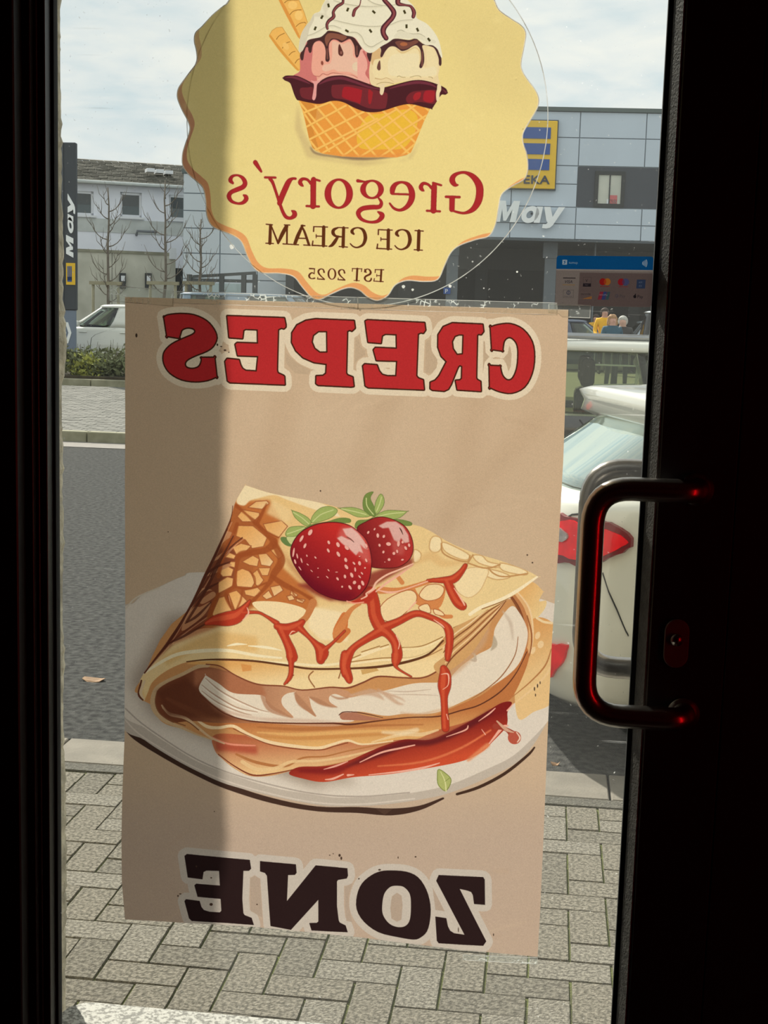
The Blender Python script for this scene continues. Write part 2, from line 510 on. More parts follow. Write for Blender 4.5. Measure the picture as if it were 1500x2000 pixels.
cv.line(P0, [(246, 1404), (284, 1440), (387, 1500), (480, 1535), (600, 1563), (700, 1569), (810, 1558)], (206, 192, 176), w=3)
cv.line(P0, [(247, 1188), (268, 1166), (312, 1147)], (206, 192, 170), w=3)
# shade printed on the plate round the crepe
cv.poly(P0, [(255, 1330), (330, 1200), (420, 1200), (560, 1400), (640, 1540), (520, 1500), (400, 1440), (300, 1400)], (146, 128, 112), blur=14, alpha=.9)
cv.poly(P0, [(430, 1450), (600, 1530), (700, 1530), (640, 1480), (420, 1400)], (150, 132, 114), blur=10, alpha=.7)

# ---- lower crepe layers
base = [(125, 230), (110, 320), (118, 345), (150, 367), (195, 395), (225, 460), (290, 520), (430, 560), (520, 600), (620, 640), (622, 700), (700, 780), (800, 845), (880, 868), (1000, 862), (1130, 832),
        (1240, 830), (1500, 780), (1800, 790), (2050, 640), (2380, 540), (2530, 430), (2700, 310), (2860, 100), (2850, -60), (2700, -260), (2560, -330), (2400, -300), (600, -300)]
cv.poly(CZ3, base, (198, 132, 74), smooth=True)
# right outer folds
cv.poly(CZ2, [(1200, 800), (1200, 800), (1290, 735), (1370, 800), (1370, 800), (1340, 862), (1388, 862), (1370, 925), (1280, 1022), (1280, 1022), (1250, 940)], (226, 178, 108), smooth=True, grad=((1200, 780, (224, 160, 86)), (1380, 900, (232, 196, 130))))
cv.poly(CZ2, [(1262, 1030), (1330, 970), (1425, 1005), (1440, 1100), (1440, 1500), (1300, 1600), (1200, 1640), (1180, 1400), (1250, 1200)], (216, 156, 88), smooth=True, grad=((1250, 1000, (214, 142, 72)), (1430, 1250, (228, 184, 120))))
cv.line(CZ2, [(1325, 975), (1370, 1000), (1425, 1008)], (236, 204, 150), w=16)
for a in [((1330, 1090), 16), ((1350, 1150), 20), ((1300, 1190), 14)]: cv.dot(CZ2, *a[0], a[1], 26, (238, 204, 150), rot=.4, alpha=.8)
for k, (c, w) in enumerate([((120, 60, 34), 70), ((186, 112, 62), 46), ((222, 164, 102), 26), ((130, 70, 38), 8), ((236, 196, 142), 12)]):
    dx = [0, 10, 26, -30, 44][k]
    cv.line(CZ2, [(1150 + dx, 800, w * .7), (1225 + dx, 900, w), (1262 + dx * .8, 1030, w), (1250 + dx * .8, 1180, w), (1190 + dx * .6, 1310, w), (1080 + dx * .5, 1440, w), (960 + dx * .3, 1540, w * .8), (800, 1640, w * .5)], c)
cv.line(CZ2, [(1260, 960, 8), (1290, 1080, 10), (1280, 1200, 8), (1240, 1300, 6), (1180, 1400, 4)], (150, 84, 44))
cv.line(CZ2, [(1420, 1180, 6), (1380, 1290, 10), (1280, 1400, 8), (1160, 1500, 5)], (176, 110, 60))
cv.line(CZ2, [(1440, 1260, 10), (1380, 1360, 14), (1290, 1450, 14), (1190, 1530, 8)], (232, 190, 132))
# strip 2 (bottom layer)
st2 = [(620, 590), (620, 700), (700, 775), (800, 842), (880, 862), (1000, 856), (1130, 828), (1240, 812), (1500, 766), (1620, 730), (1820, 660), (2000, 640), (2200, 590), (2400, 470), (2520, 400), (2300, 500), (1500, 640), (900, 600)]
cv.poly(CZ3, st2, (0, 0, 0), smooth=True, grad=((1000, 600, (176, 84, 50)), (1020, 840, (234, 188, 124))))
cv.line(CZ3, [(760, 720, 14), (900, 775, 20), (1080, 800, 16), (1200, 745, 12), (1350, 735, 10), (1500, 700, 8), (1800, 640, 6)], (176, 104, 54))
cv.line(CZ3, [(800, 770, 26), (900, 820, 26), (1020, 815, 26), (1130, 770, 20), (1300, 765, 16), (1500, 735, 14), (1800, 660, 8)], (232, 190, 130), alpha=.85)
cv.line(CZ3, [(640, 720, 6), (750, 800, 8), (870, 858, 10), (1000, 850, 8), (1140, 822, 6)], (120, 50, 30))
cv.poly(CZ3, [(622, 640), (760, 655), (900, 668), (900, 720), (700, 700), (625, 700)], (172, 62, 42), blur=10, alpha=.8)
cv.line(CZ3, [(600, 610, 12), (700, 650, 12), (800, 660, 12), (885, 662, 8)], (226, 130, 100))
# strip 1
st1 = [(470, 470), (620, 500), (900, 512), (1500, 520), (1740, 480), (1990, 485), (2130, 440), (2270, 380), (2400, 320), (2540, 200), (2640, 60), (2680, 0), (2700, 100), (2600, 330), (2500, 400), (2300, 500), (2100, 560), (1960, 620), (1820, 626),
       (1590, 656), (1500, 630), (1400, 655), (1300, 682), (1100, 660), (900, 608), (760, 560), (600, 540), (540, 510)]
cv.poly(CZ3, st1, (0, 0, 0), smooth=True, grad=((1100, 500, (186, 104, 52)), (1120, 670, (226, 166, 92))))
for yy, c, a in [(540, (168, 92, 46), .7), (575, (228, 168, 92), .8), (600, (200, 128, 62), .8)]:
    cv.line(CZ3, [(900, yy, 10), (1150, yy + 15, 22), (1400, yy + 5, 26), (1700, yy - 10, 16), (2000, yy - 15, 8)], c, alpha=a, blur=3)
cv.line(CZ3, [(480, 478, 8), (560, 535, 22), (640, 545, 20), (740, 535, 20), (840, 590, 24), (980, 640, 22), (1150, 668, 22), (1300, 680, 20), (1400, 655, 18), (1500, 630, 16), (1600, 655, 12), (1800, 632, 8)], (238, 204, 152))
cv.line(CZ3, [(740, 552, 5), (840, 598, 5), (980, 655, 6), (1150, 684, 7), (1320, 692, 6), (1410, 668, 6), (1500, 645, 6)], (126, 56, 32))
cv.line(CZ3, [(1660, 640, 8), (1860, 590, 24), (1990, 590, 24), (2100, 560, 12)], (234, 196, 140), alpha=.8)
cv.line(CZ3, [(1730, 575, 16), (1860, 580, 30), (1960, 560, 30)], (240, 214, 168), alpha=.7, blur=4)
# dark mouth of the fold
cv.poly(CZ3, [(560, 140), (480, 155), (350, 215), (250, 275), (205, 350), (205, 420), (250, 480), (330, 510), (470, 500), (620, 512), (900, 514), (1500, 522), (1500, 300), (1000, 262), (700, 170)], (0, 0, 0), smooth=True,
        grad=((400, 330, (112, 56, 34)), (1100, 420, (196, 136, 96))))
cv.poly(CZ3, [(480, 160), (640, 150), (930, 260), (960, 330), (740, 330), (560, 200), (480, 280)], (168, 96, 62), blur=8, alpha=.9)
cv.line(CZ3, [(300, 350, 20), (420, 410, 34), (600, 480, 34), (900, 505, 12)], (158, 92, 54), blur=5, alpha=.8)
cv.line(CZ3, [(570, 128, 30), (500, 140, 24), (400, 190, 22), (290, 240, 22), (225, 290, 26), (205, 370, 34), (225, 440, 34), (290, 500, 26), (400, 545, 18), (500, 590, 12), (600, 625, 6)], (196, 158, 112))
cv.line(CZ3, [(235, 300, 6), (222, 370, 8), (245, 440, 8), (310, 490, 8), (420, 530, 6)], (120, 70, 42))
cv.line(CZ3, [(265, 395, 10), (310, 450, 22), (420, 480, 20), (500, 540, 18), (590, 610, 14), (680, 650, 8)], (212, 172, 126))
cv.line(CZ3, [(270, 420, 5), (320, 470, 6), (430, 500, 6), (510, 560, 6)], (110, 60, 36))
cv.poly(CZ3, [(230, 300), (420, 210), (520, 300), (620, 430), (800, 500), (500, 480), (300, 470)], (92, 44, 28), blur=14, alpha=.75)
# cream
cream = [(510, 285), (555, 195), (555, 195), (640, 250), (740, 315), (930, 330), (960, 380), (1010, 430), (1140, 478), (1070, 400), (1062, 350), (1095, 318), (1150, 306), (1150, 306), (1160, 370), (1240, 440), (1290, 470), (1260, 410), (1245, 345), (1245, 345), (1330, 390),
         (1435, 408), (1435, 408), (1382, 372), (1380, 335), (1420, 320), (1500, 345), (1600, 325), (1740, 300), (1940, 250), (2150, 240), (2200, 190), (2260, 130), (2360, 60), (2460, 0), (2480, -120), (2580, -260), (2640, -220), (2695, -100), (2680, 20), (2630, 130), (2540, 215), (2400, 300),
         (2200, 400), (2060, 450), (1880, 452), (1750, 466), (1600, 440), (1530, 440), (1510, 470), (1540, 500), (1400, 508), (1000, 510), (800, 490), (650, 420), (560, 350)]
cv.poly(CZ3, cream, (226, 209, 184), smooth=True)
for a in [[(555, 215, 4), (640, 290, 8), (740, 350, 8), (900, 420, 6), (980, 440, 3)], [(530, 260, 4), (620, 330, 8), (760, 410, 8), (900, 440, 4)], [(530, 300, 4), (640, 380, 7), (780, 440, 7), (860, 460, 3)]]:
    cv.line(CZ3, a, (166, 120, 92), alpha=.8)
    cv.line(CZ3, [(x, y + 12, w) for x, y, w in a], (240, 226, 206), alpha=.9)
cv.poly(CZ3, [(560, 355), (700, 455), (1000, 505), (1480, 508), (1300, 490), (900, 478), (700, 430)], (204, 166, 140), blur=6, alpha=.8)
for a in [[(930, 335, 20), (980, 410, 46), (1060, 450, 30), (1130, 478, 6)], [(1150, 315, 16), (1190, 380, 44), (1260, 440, 20), (1290, 465, 4)], [(1250, 340, 12), (1310, 370, 34), (1380, 400, 16), (1430, 408, 4)], [(1390, 330, 8), (1440, 350, 14), (1500, 345, 12)]]:
    cv.line(CZ3, a, (170, 112, 78), alpha=.75, blur=3)
for a in [[(1700, 290, 10), (1760, 330, 26), (1830, 380, 20), (1870, 390, 6)], [(1520, 330, 14), (1640, 310, 40), (1700, 330, 30), (1740, 360, 6)], [(1640, 290, 8), (1760, 320, 16), (1850, 350, 10), (1880, 372, 4)]]:
    cv.line(CZ3, a, (196, 152, 120), alpha=.8, blur=4)
for a in [[(1760, 300, 4), (1900, 305, 8), (2050, 290, 4)], [(1800, 325, 3), (1950, 325, 7), (2100, 330, 3)], [(2320, 95, 4), (2350, 100, 14), (2345, 70, 6)]]:
    cv.line(CZ3, a, (188, 158, 134), alpha=.7)
cv.line(CZ3, [(2200, 400, 6), (2100, 430, 14), (1980, 455, 14), (1850, 445, 8)], (206, 160, 120), alpha=.7, blur=4)
cv.line(CZ2, [(1040, 1095, 8), (1045, 1150, 34), (1020, 1190, 6)], (176, 158, 132), blur=3)
cv.line(CZ2, [(880, 1250, 8), (910, 1255, 20), (912, 1220, 14), (895, 1210, 6)], (186, 166, 142), blur=2)
cv.line(CZ2, [(1100, 930, 10), (1150, 1010, 22), (1165, 1120, 8)], (196, 172, 148), blur=4, alpha=.8)
cv.line(CZ2, [(1000, 1040, 20), (960, 1130, 50), (880, 1220, 60), (800, 1300, 60), (740, 1350, 40)], (196, 150, 110), blur=10, alpha=.7)
# hole in the cream
cv.line(CZ4, [(40, 468, 50), (110, 470, 52), (180, 480, 34), (280, 488, 10)], (168, 102, 76)); cv.line(CZ4, [(10, 460, 5), (40, 440, 6), (110, 440, 6), (200, 455, 6), (300, 478, 4)], (84, 42, 34))
# dark seam above strip 1
cv.line(CZ3, [(520, 330, 3), (600, 395, 6), (680, 450, 7), (800, 490, 8), (960, 510, 9), (1200, 515, 8), (1400, 514, 10), (1520, 522, 12), (1700, 500, 8), (1900, 478, 7), (2100, 470, 8), (2250, 430, 8), (2380, 390, 8), (2520, 300, 8), (2620, 180, 6), (2690, 40, 5)], (88, 42, 28))
cv.line(CZ4, [(880, 360, 3), (1000, 280, 6), (1100, 190, 7), (1180, 60, 6), (1200, -60, 4)], (150, 92, 56))

# ---- top flap
flap_px = [(480, 947), (480, 947), (492, 951), (536, 964), (621, 980), (700, 1000), (804, 1023), (836, 1034), (877, 1058), (924, 1078), (983, 1096), (1032, 1115), (1052, 1126), (1052, 1126),
           (1012, 1156), (983, 1174), (953, 1190), (924, 1206), (886, 1226), (862, 1250), (836, 1278), (800, 1292), (748, 1302), (690, 1302), (610, 1304), (560, 1296), (500, 1291), (450, 1288), (404, 1290), (366, 1292), (328, 1308), (300, 1330),
           (290, 1352), (282, 1368), (274, 1356), (274, 1340), (281, 1316), (328, 1251), (369, 1190), (401, 1119), (428, 1067), (451, 1014), (461, 980)]
# folded lip below the flap
cv.poly(CZ3, [(430, 120), (560, 100), (900, 110), (1300, 155), (1500, 150), (1900, 80), (2120, 0), (2250, -120), (2380, -240), (2560, -420), (2560, -420), (2480, -300), (2380, -100), (2240, 40), (2110, 150), (2000, 205), (1860, 205), (1700, 200), (1600, 240), (1490, 275), (1380, 270), (1200, 290), (1070, 262), (900, 250), (760, 195), (650, 130), (560, 125)],
        (232, 190, 122), smooth=True, grad=((900, 100, (222, 158, 82)), (930, 260, (240, 208, 146))))
cv.line(CZ3, [(560, 122, 8), (650, 135, 8), (760, 200, 8), (900, 256, 8), (1070, 268, 7), (1200, 294, 8), (1380, 276, 8), (1500, 280, 10), (1600, 245, 10), (1700, 205, 10), (1860, 212, 8), (2000, 212, 8), (2110, 158, 8), (2240, 50, 6)], (120, 58, 36))
cv.poly(CZ3, [(790, 120), (860, 130), (860, 165), (800, 172)], (214, 132, 60), alpha=.8)
cv.poly(CZ4, [(155, 160), (255, 142), (275, 165), (165, 192)], (196, 142, 70), alpha=.8)
for a in [[(1100, 250), (1110, 215), (1140, 195)], [(1270, 170), (1240, 210), (1280, 275)], [(1460, 150), (1440, 215)]]: cv.line(CZ3, a, (150, 92, 52), w=8)
for a in [[(1800, 20), (1950, -10), (2100, -60)], [(1830, 60), (2000, 20), (2130, -40)]]: cv.line(CZ3, [(x, y + 60, 6) for x, y in a], (168, 112, 58))
# narrow folds along the right edge of the flap
fold = [(1130, 850), (1000, 900), (900, 950), (770, 1030), (760, 1080), (740, 1200), (640, 1290), (700, 1345), (860, 1240), (960, 1110), (1080, 900)]
cv.poly(CZ2, fold, (206, 150, 88), smooth=True)
for k in range(6):
    f = k / 5
    cv.line(CZ2, [(1130 - 10 * f, 855 + 5 * f, 5), (1000 + 30 * f, 915 + 60 * f, 8), (880 + 10 * f, 1010 + 110 * f, 9), (770, 1090 + 140 * f, 9), (700 + 20 * f, 1180 + 120 * f, 6)], [(236, 200, 146), (130, 72, 38), (228, 178, 116), (150, 84, 46), (234, 190, 132), (120, 60, 34)][k])
cv.poly(P0, flap_px, (0, 0, 0), smooth=True, grad=((430, 1000, (230, 182, 110)), (900, 1200, (232, 198, 132))))
FL = cv.mask(P0, flap_px, smooth=True)
cv.clip = FL
cv.poly(CZ1, [(740, 200), (980, 190), (1060, 330), (1040, 480), (1070, 640), (1280, 830), (1300, 900), (1020, 1010), (880, 900), (560, 1060), (330, 1100), (100, 1400), (-40, 1300)], (190, 100, 44), blur=10)
cv.poly(CZ1, [(740, 200), (900, 330), (880, 600), (860, 900), (700, 1040), (400, 1100), (100, 1400), (300, 1000), (600, 500)], (158, 78, 36), blur=24, alpha=.8)
cv.poly(CZ1, [(740, 200), (640, 500), (760, 520), (760, 600), (740, 740), (640, 810), (580, 960), (540, 1040), (300, 1180), (100, 1380), (60, 1300)], (118, 56, 34), blur=14, alpha=.95)
cv.poly(CZ1, [(1040, 500), (1200, 700), (1500, 900), (1500, 860), (1280, 830), (1120, 640)], (176, 104, 58), blur=16, alpha=.9)
cells = [[(765, 300), (800, 255), (912, 275), (915, 295), (870, 335), (800, 335)], [(836, 240), (890, 200), (960, 195), (978, 212), (930, 252)], [(770, 360), (870, 362), (965, 440), (940, 500), (865, 512), (820, 455), (745, 425)],
         [(938, 350), (1060, 328), (1100, 365), (1040, 442), (965, 405)], [(735, 505), (790, 478), (860, 495), (820, 535), (760, 552)], [(685, 570), (715, 540), (758, 558), (745, 582)], [(720, 600), (757, 600), (750, 640), (712, 630)],
         [(640, 668), (700, 628), (742, 650), (728, 695), (670, 700)], [(798, 600), (870, 558), (912, 582), (900, 632), (845, 622)], [(905, 548), (960, 545), (1008, 600), (985, 632), (925, 622)], [(985, 520), (1030, 505), (1072, 560), (1040, 582)],
         [(762, 662), (800, 645), (852, 665), (885, 735), (862, 772), (765, 765), (752, 715)], [(640, 738), (700, 700), (740, 710), (735, 762), (640, 812)], [(868, 678), (900, 652), (925, 700), (942, 722), (905, 770), (880, 742)],
         [(905, 640), (988, 640), (970, 692), (930, 692)], [(708, 808), (762, 790), (832, 862), (800, 890), (750, 922)], [(598, 950), (645, 840), (682, 830), (738, 928), (690, 962), (620, 972)], [(985, 768), (1050, 755), (1072, 790), (1010, 832)],
         [(930, 828), (975, 790), (1002, 835), (960, 852)], [(1125, 790), (1170, 822), (1150, 838), (1118, 815)], [(1160, 842), (1218, 852), (1200, 876), (1158, 862)], [(1095, 830), (1130, 820), (1150, 850), (1110, 860)], [(812, 790), (900, 770), (930, 800), (880, 835), (820, 820)]]
for k, c in enumerate(cells):
    cx_ = sum(p[0] for p in c) / len(c); cy_ = sum(p[1] for p in c) / len(c)
    lt = (236, 178, 108) if k not in (1, 9, 17, 18, 19, 20, 21) else (236, 200, 144)
    cv.poly(CZ1, c, lt, smooth=False, grad=((cx_ - 40, cy_ - 50, (228, 156, 80)), (cx_ + 40, cy_ + 50, lt)))
    cv.outline(CZ1, c, (150, 72, 38), 6, smooth=False, alpha=.8)
cv.poly(CZ1, [(820, 92), (760, 200), (810, 228), (850, 195), (900, 180), (1010, 158), (1100, 190), (1300, 260), (1450, 300), (1300, 200), (900, 100)], (238, 214, 164), smooth=True, blur=3)
cv.poly(CZ1, [(1000, 190), (1130, 260), (1120, 330), (1060, 330), (960, 280)], (234, 196, 132), blur=10, alpha=.8)
for c in [[(690, 400), (640, 500), (700, 450), (760, 430)], [(640, 560), (600, 600), (680, 560), (700, 520)], [(600, 660), (560, 700), (720, 630), (700, 615)], [(520, 780), (470, 860), (560, 800), (600, 790)], [(480, 900), (520, 900), (590, 870), (540, 960), (400, 1060), (430, 960)],
          [(520, 860), (600, 800), (620, 830), (540, 880)], [(460, 1100), (500, 1092), (540, 1120), (520, 1145), (470, 1140)], [(270, 1240), (320, 1205), (350, 1215), (300, 1250)], [(330, 1150), (420, 1080), (560, 1040), (640, 1060), (620, 1110), (420, 1140)]]:
    cv.poly(CZ1, c, (196, 130, 84), smooth=True, alpha=.85)
for a in [[(720, 330), (600, 590), (470, 860), (330, 1110), (150, 1340)], [(760, 470), (640, 600), (520, 790), (400, 980), (230, 1200)], [(800, 440), (660, 560), (590, 700)], [(560, 960), (420, 1060), (300, 1160), (160, 1320)], [(700, 820), (720, 900), (760, 930)]]:
    cv.line(CZ1, a, (92, 42, 28), w=7)
    cv.line(CZ1, [(x + 10, y + 8) for x, y in a], (222, 160, 116), w=4, alpha=.7)
# browned lattice between the cells
for a in [[(760, 230, 26), (830, 290, 14), (890, 345, 30), (960, 420, 26), (1010, 470, 50), (960, 520, 40), (860, 540, 40), (780, 560, 40), (760, 650, 18), (745, 760, 24), (690, 820, 24), (740, 930, 18)], [(960, 215, 8), (930, 280, 22), (900, 340, 26)], [(1010, 480, 40), (1060, 590, 50), (1010, 680, 44), (980, 740, 30), (900, 830, 22), (850, 880, 30)], [(1000, 700, 30), (1090, 760, 36), (1180, 800, 20), (1260, 850, 26)],
          [(755, 770, 16), (850, 780, 12), (960, 740, 14)], [(850, 665, 10), (880, 700, 10), (885, 745, 10)], [(640, 815, 20), (600, 900, 26), (580, 990, 36)], [(800, 780, 10), (790, 850, 12), (760, 920, 12)], [(1120, 760, 10), (1150, 830, 10), (1200, 860, 10)], [(780, 560, 24), (840, 545, 16), (870, 530, 8)], [(765, 350, 24), (740, 430, 34), (700, 500, 30), (660, 600, 30), (640, 700, 24)], [(880, 345, 20), (960, 400, 12), (1040, 440, 10)]]:
    cv.line(CZ1, a, (150, 66, 28), alpha=.85, blur=2)
for a in [[(700, 380, 8), (600, 600, 20), (480, 840, 24), (340, 1090, 18), (180, 1300, 8)], [(740, 430, 8), (620, 660, 18), (540, 820, 18), (430, 1000, 16)], [(540, 700, 8), (620, 640, 16), (720, 600, 6)], [(460, 900, 8), (540, 800, 20), (640, 740, 8)], [(420, 1010, 8), (500, 960, 18), (590, 870, 8)], [(300, 1150, 6), (420, 1090, 16), (560, 1010, 8)]]:
    cv.line(CZ1, a, (74, 34, 24), alpha=.8, blur=1)
# pale lower half of the flap
cv.poly(CZ1, [(340, 1150), (600, 1050), (820, 960), (900, 940), (1020, 1010), (1300, 900), (1500, 880), (1900, 900), (2300, 1000), (2300, 1600), (200, 1600), (100, 1380)], (234, 200, 136), blur=10, alpha=.93)
cv.poly(CZ1, [(260, 1240), (480, 1120), (640, 1060), (900, 1100), (900, 1200), (500, 1180), (300, 1290)], (222, 170, 96), blur=14, alpha=.8)
cv.poly(CZ1, [(875, 868), (1050, 868), (1215, 915), (1190, 975), (1110, 1012), (1020, 995), (900, 920)], (242, 212, 156), smooth=True)
cv.poly(CZ1, [(1240, 900), (1500, 940), (1500, 1130), (1320, 1120), (1240, 1040)], (242, 216, 164), blur=6)
cv.line(CZ1, [(130, 1350, 14), (330, 1230, 22), (500, 1195, 24), (700, 1190, 22), (900, 1225, 18), (1060, 1240, 12)], (242, 224, 178))
cv.line(CZ1, [(700, 1160, 6), (760, 1148, 16), (830, 1150, 4)], (246, 230, 186)); cv.line(CZ1, [(840, 1160, 6), (960, 1170, 18), (1060, 1190, 4)], (246, 230, 186))
cv.line(CZ1, [(800, 1255), (900, 1262), (1100, 1275), (1300, 1290), (1460, 1275)], (244, 222, 170), w=16)
# right side of the flap
for c in [[(620, 450), (650, 430), (690, 450), (685, 520), (640, 540), (610, 510)], [(700, 470), (800, 510), (880, 560), (850, 590), (760, 560), (705, 520)], [(900, 560), (960, 560), (1000, 600), (1080, 620), (1050, 640), (940, 610)], [(1080, 610), (1180, 630), (1260, 665), (1240, 690), (1100, 660)],
          [(510, 520), (555, 545), (545, 595), (505, 600)], [(960, 650), (1060, 660), (1150, 700), (1060, 720), (980, 690)]]:
    cv.poly(CZ2, c, (240, 214, 160), smooth=True)
    cv.outline(CZ2, c, (206, 158, 98), 8, smooth=True, n=3)
cv.line(CZ2, [(510, 620, 10), (620, 560, 60), (700, 610, 50), (850, 600, 20)], (222, 174, 108), blur=10, alpha=.8)
cv.poly(CZ2, [(880, 640), (1000, 650), (980, 730), (940, 800), (870, 840), (800, 800), (780, 740), (820, 680)], (240, 212, 156), smooth=True)
cv.outline(CZ2, [(880, 640), (1000, 650), (980, 730), (940, 800), (870, 840), (800, 800), (780, 740), (820, 680)], (214, 170, 112), 6, smooth=True, n=3)
for a in [[(690, 480), (700, 540), (770, 580), (860, 600), (880, 560)], [(870, 610), (960, 640), (1020, 640), (1080, 620)], [(1000, 640), (1040, 680), (1110, 700), (1260, 680)], [(900, 555), (860, 620)]]: cv.line(CZ2, a, (190, 134, 76), w=10)
cv.line(CZ2, [(1330, 705), (1200, 790), (1090, 850), (960, 900), (880, 950)], (246, 226, 182), w=22)
cv.line(CZ2, [(1330, 715), (1210, 805), (1100, 862), (960, 915)], (140, 86, 44), w=6)
for a in [[(770, 1040), (900, 980), (1000, 920)], [(430, 1170), (560, 1160), (700, 1100)], [(60, 1270), (300, 1240), (520, 1230), (700, 1150)], [(100, 1240), (250, 1180), (340, 1150)], [(160, 1200), (280, 1160)]]:
    cv.line(CZ2, a, (150, 100, 48), w=6); cv.line(CZ2, [(x, y + 14) for x, y in a], (244, 218, 166), w=12)
cv.poly(CZ2, [(440, 1170), (560, 1170), (720, 1110), (720, 1190), (560, 1240), (430, 1250)], (240, 212, 150), blur=5, alpha=.7)
cv.clip = None
cv.line(P0, [(366, 1291, 2), (404, 1287, 3), (450, 1287, 4), (500, 1290, 4), (560, 1298, 4), (610, 1305, 4), (690, 1304, 4), (748, 1300, 5), (800, 1290, 5), (838, 1276, 4), (866, 1250, 3)], (88, 48, 26))
cv.line(CZ1, [(735, 230, 4), (720, 320, 5), (640, 500, 7), (550, 690, 9), (440, 920, 9), (300, 1140, 9), (150, 1340, 9)], (88, 40, 26))
cv.line(CZ3, [(130, 230, 10), (112, 320, 14), (140, 360, 10)], (92, 46, 30)); cv.line(CZ3, [(150, 235, 14), (125, 310, 20), (150, 355, 10)], (222, 190, 146))

# ---- orange glaze, then red sauce
OR, RD, RL = (206, 104, 48), (184, 48, 28), (214, 78, 44)
cv.line(CZ1, [(1270, 870, 50), (1230, 960, 40), (1190, 1000, 44)], (196, 112, 58)); cv.line(CZ1, [(1480, 960, 50), (1450, 1060, 90), (1440, 1110, 60), (1500, 1060, 40)], OR)
for a in [[(280, 790, 50), (400, 790, 34), (520, 760, 30), (640, 720, 30)], [(500, 780, 30), (530, 850, 60), (640, 890, 60), (680, 850, 50), (700, 780, 40)], [(640, 900, 40), (700, 960, 30), (755, 965, 26)], [(150, 880, 20), (90, 920, 30), (40, 1000, 50), (0, 1080, 70)], [(400, 700, 30), (430, 740, 30)]]:
    cv.line(CZ2, a, (212, 122, 62))
for c in [[(560, 790), (600, 755), (670, 750), (710, 780), (680, 840), (600, 860), (545, 830)], [(270, 930), (330, 850), (460, 790), (520, 810), (520, 870), (440, 950), (370, 1000), (290, 980)], [(540, 900), (600, 880), (620, 940), (560, 930)], [(640, 915), (690, 930), (710, 960), (650, 950)]]:
    cv.poly(CZ2, c, (240, 206, 148), smooth=True); cv.outline(CZ2, c, (170, 84, 44), 5, smooth=True, n=3)
red = [(CZ1, [(560, 1010, 20), (620, 990, 60), (700, 980, 90), (770, 960, 80), (820, 900, 30), (850, 860, 10)]), (CZ1, [(800, 940, 20), (900, 938, 14), (960, 965, 14), (1030, 1010, 30)]), (CZ1, [(1030, 1030, 40), (1100, 1050, 70), (1160, 1030, 60), (1200, 1000, 30)]),
       (CZ1, [(1060, 1050, 60), (1090, 1120, 50), (1120, 1190, 60), (1130, 1235, 70)]), (CZ1, [(1180, 1040, 40), (1240, 1100, 24), (1290, 1150, 40), (1330, 1200, 80), (1320, 1255, 40)]), (CZ1, [(1340, 1190, 30), (1400, 1140, 14), (1480, 1060, 10)]),
       (CZ2, [(215, 810, 90), (240, 880, 80), (250, 960, 80), (290, 1040, 80), (340, 1080, 60), (385, 1140, 56), (400, 1220, 60), (392, 1275, 30)]), (CZ2, [(300, 1040, 60), (400, 1000, 44), (520, 945, 40), (620, 970, 34), (700, 1010, 36), (740, 1060, 50), (745, 1160, 40), (732, 1250, 26)]),
       (CZ2, [(290, 1060, 60), (200, 1110, 44), (110, 1170, 40), (70, 1230, 56), (50, 1300, 60), (50, 1350, 40)]), (CZ2, [(600, 725, 14), (700, 722, 36), (770, 715, 50), (820, 670, 34), (850, 625, 24)]), (CZ2, [(730, 730, 50), (765, 810, 56), (800, 870, 60), (830, 895, 54)]),
       (CZ4, [(55, 60, 60), (50, 140, 64), (75, 215, 50), (80, 240, 20)]), (CZ4, [(392, 60, 60), (385, 110, 40), (400, 150, 12), (490, 205, 6)]), (CZ4, [(735, 0, 34), (728, 70, 26)]), (CZ4, [(705, 150, 40), (715, 195, 70), (710, 270, 80), (708, 340, 44), (712, 430, 40), (715, 490, 46), (718, 550, 46)]),
       (CZ3, [(1120, 60, 40), (1125, 150, 26), (1115, 210, 24), (1080, 255, 8)]), (CZ3, [(1320, 40, 60), (1320, 95, 50)])]
for T, a in red:
    cv.line(T, [(x, y, w + 9) for x, y, w in a], (120, 36, 24), alpha=.75)
for T, a in red: cv.line(T, a, RD)
for T, a in red:
    if len(a) > 2: cv.line(T, [(x - w * .12, y - w * .1, w * .38) for x, y, w in a], RL, blur=3, alpha=.75)
for T, a in [(CZ1, [(830, 905, 4), (840, 945, 10), (800, 990, 4)]), (CZ1, [(1110, 1090, 4), (1130, 1065, 8), (1150, 1065, 4)]), (CZ2, [(255, 800, 8), (330, 740, 16), (420, 680, 14), (500, 622, 8)]), (CZ2, [(270, 790, 6), (350, 805, 16), (430, 790, 8), (600, 730, 8)]), (CZ2, [(775, 775, 5), (830, 860, 12), (845, 890, 8)]),
             (CZ2, [(60, 865, 8), (160, 870, 10), (190, 830, 14), (250, 780, 8)]), (CZ2, [(390, 1090, 6), (412, 1140, 8), (405, 1180, 5)]), (CZ4, [(690, 190, 4), (735, 190, 10), (735, 260, 6), (700, 290, 4)]), (CZ4, [(725, 455, 6), (735, 490, 6)]), (CZ2, [(640, 985, 5), (690, 1020, 10), (710, 1040, 4)]), (CZ2, [(465, 930, 5), (510, 880, 10), (525, 865, 4)])]:
    cv.line(T, a, (240, 170, 140))

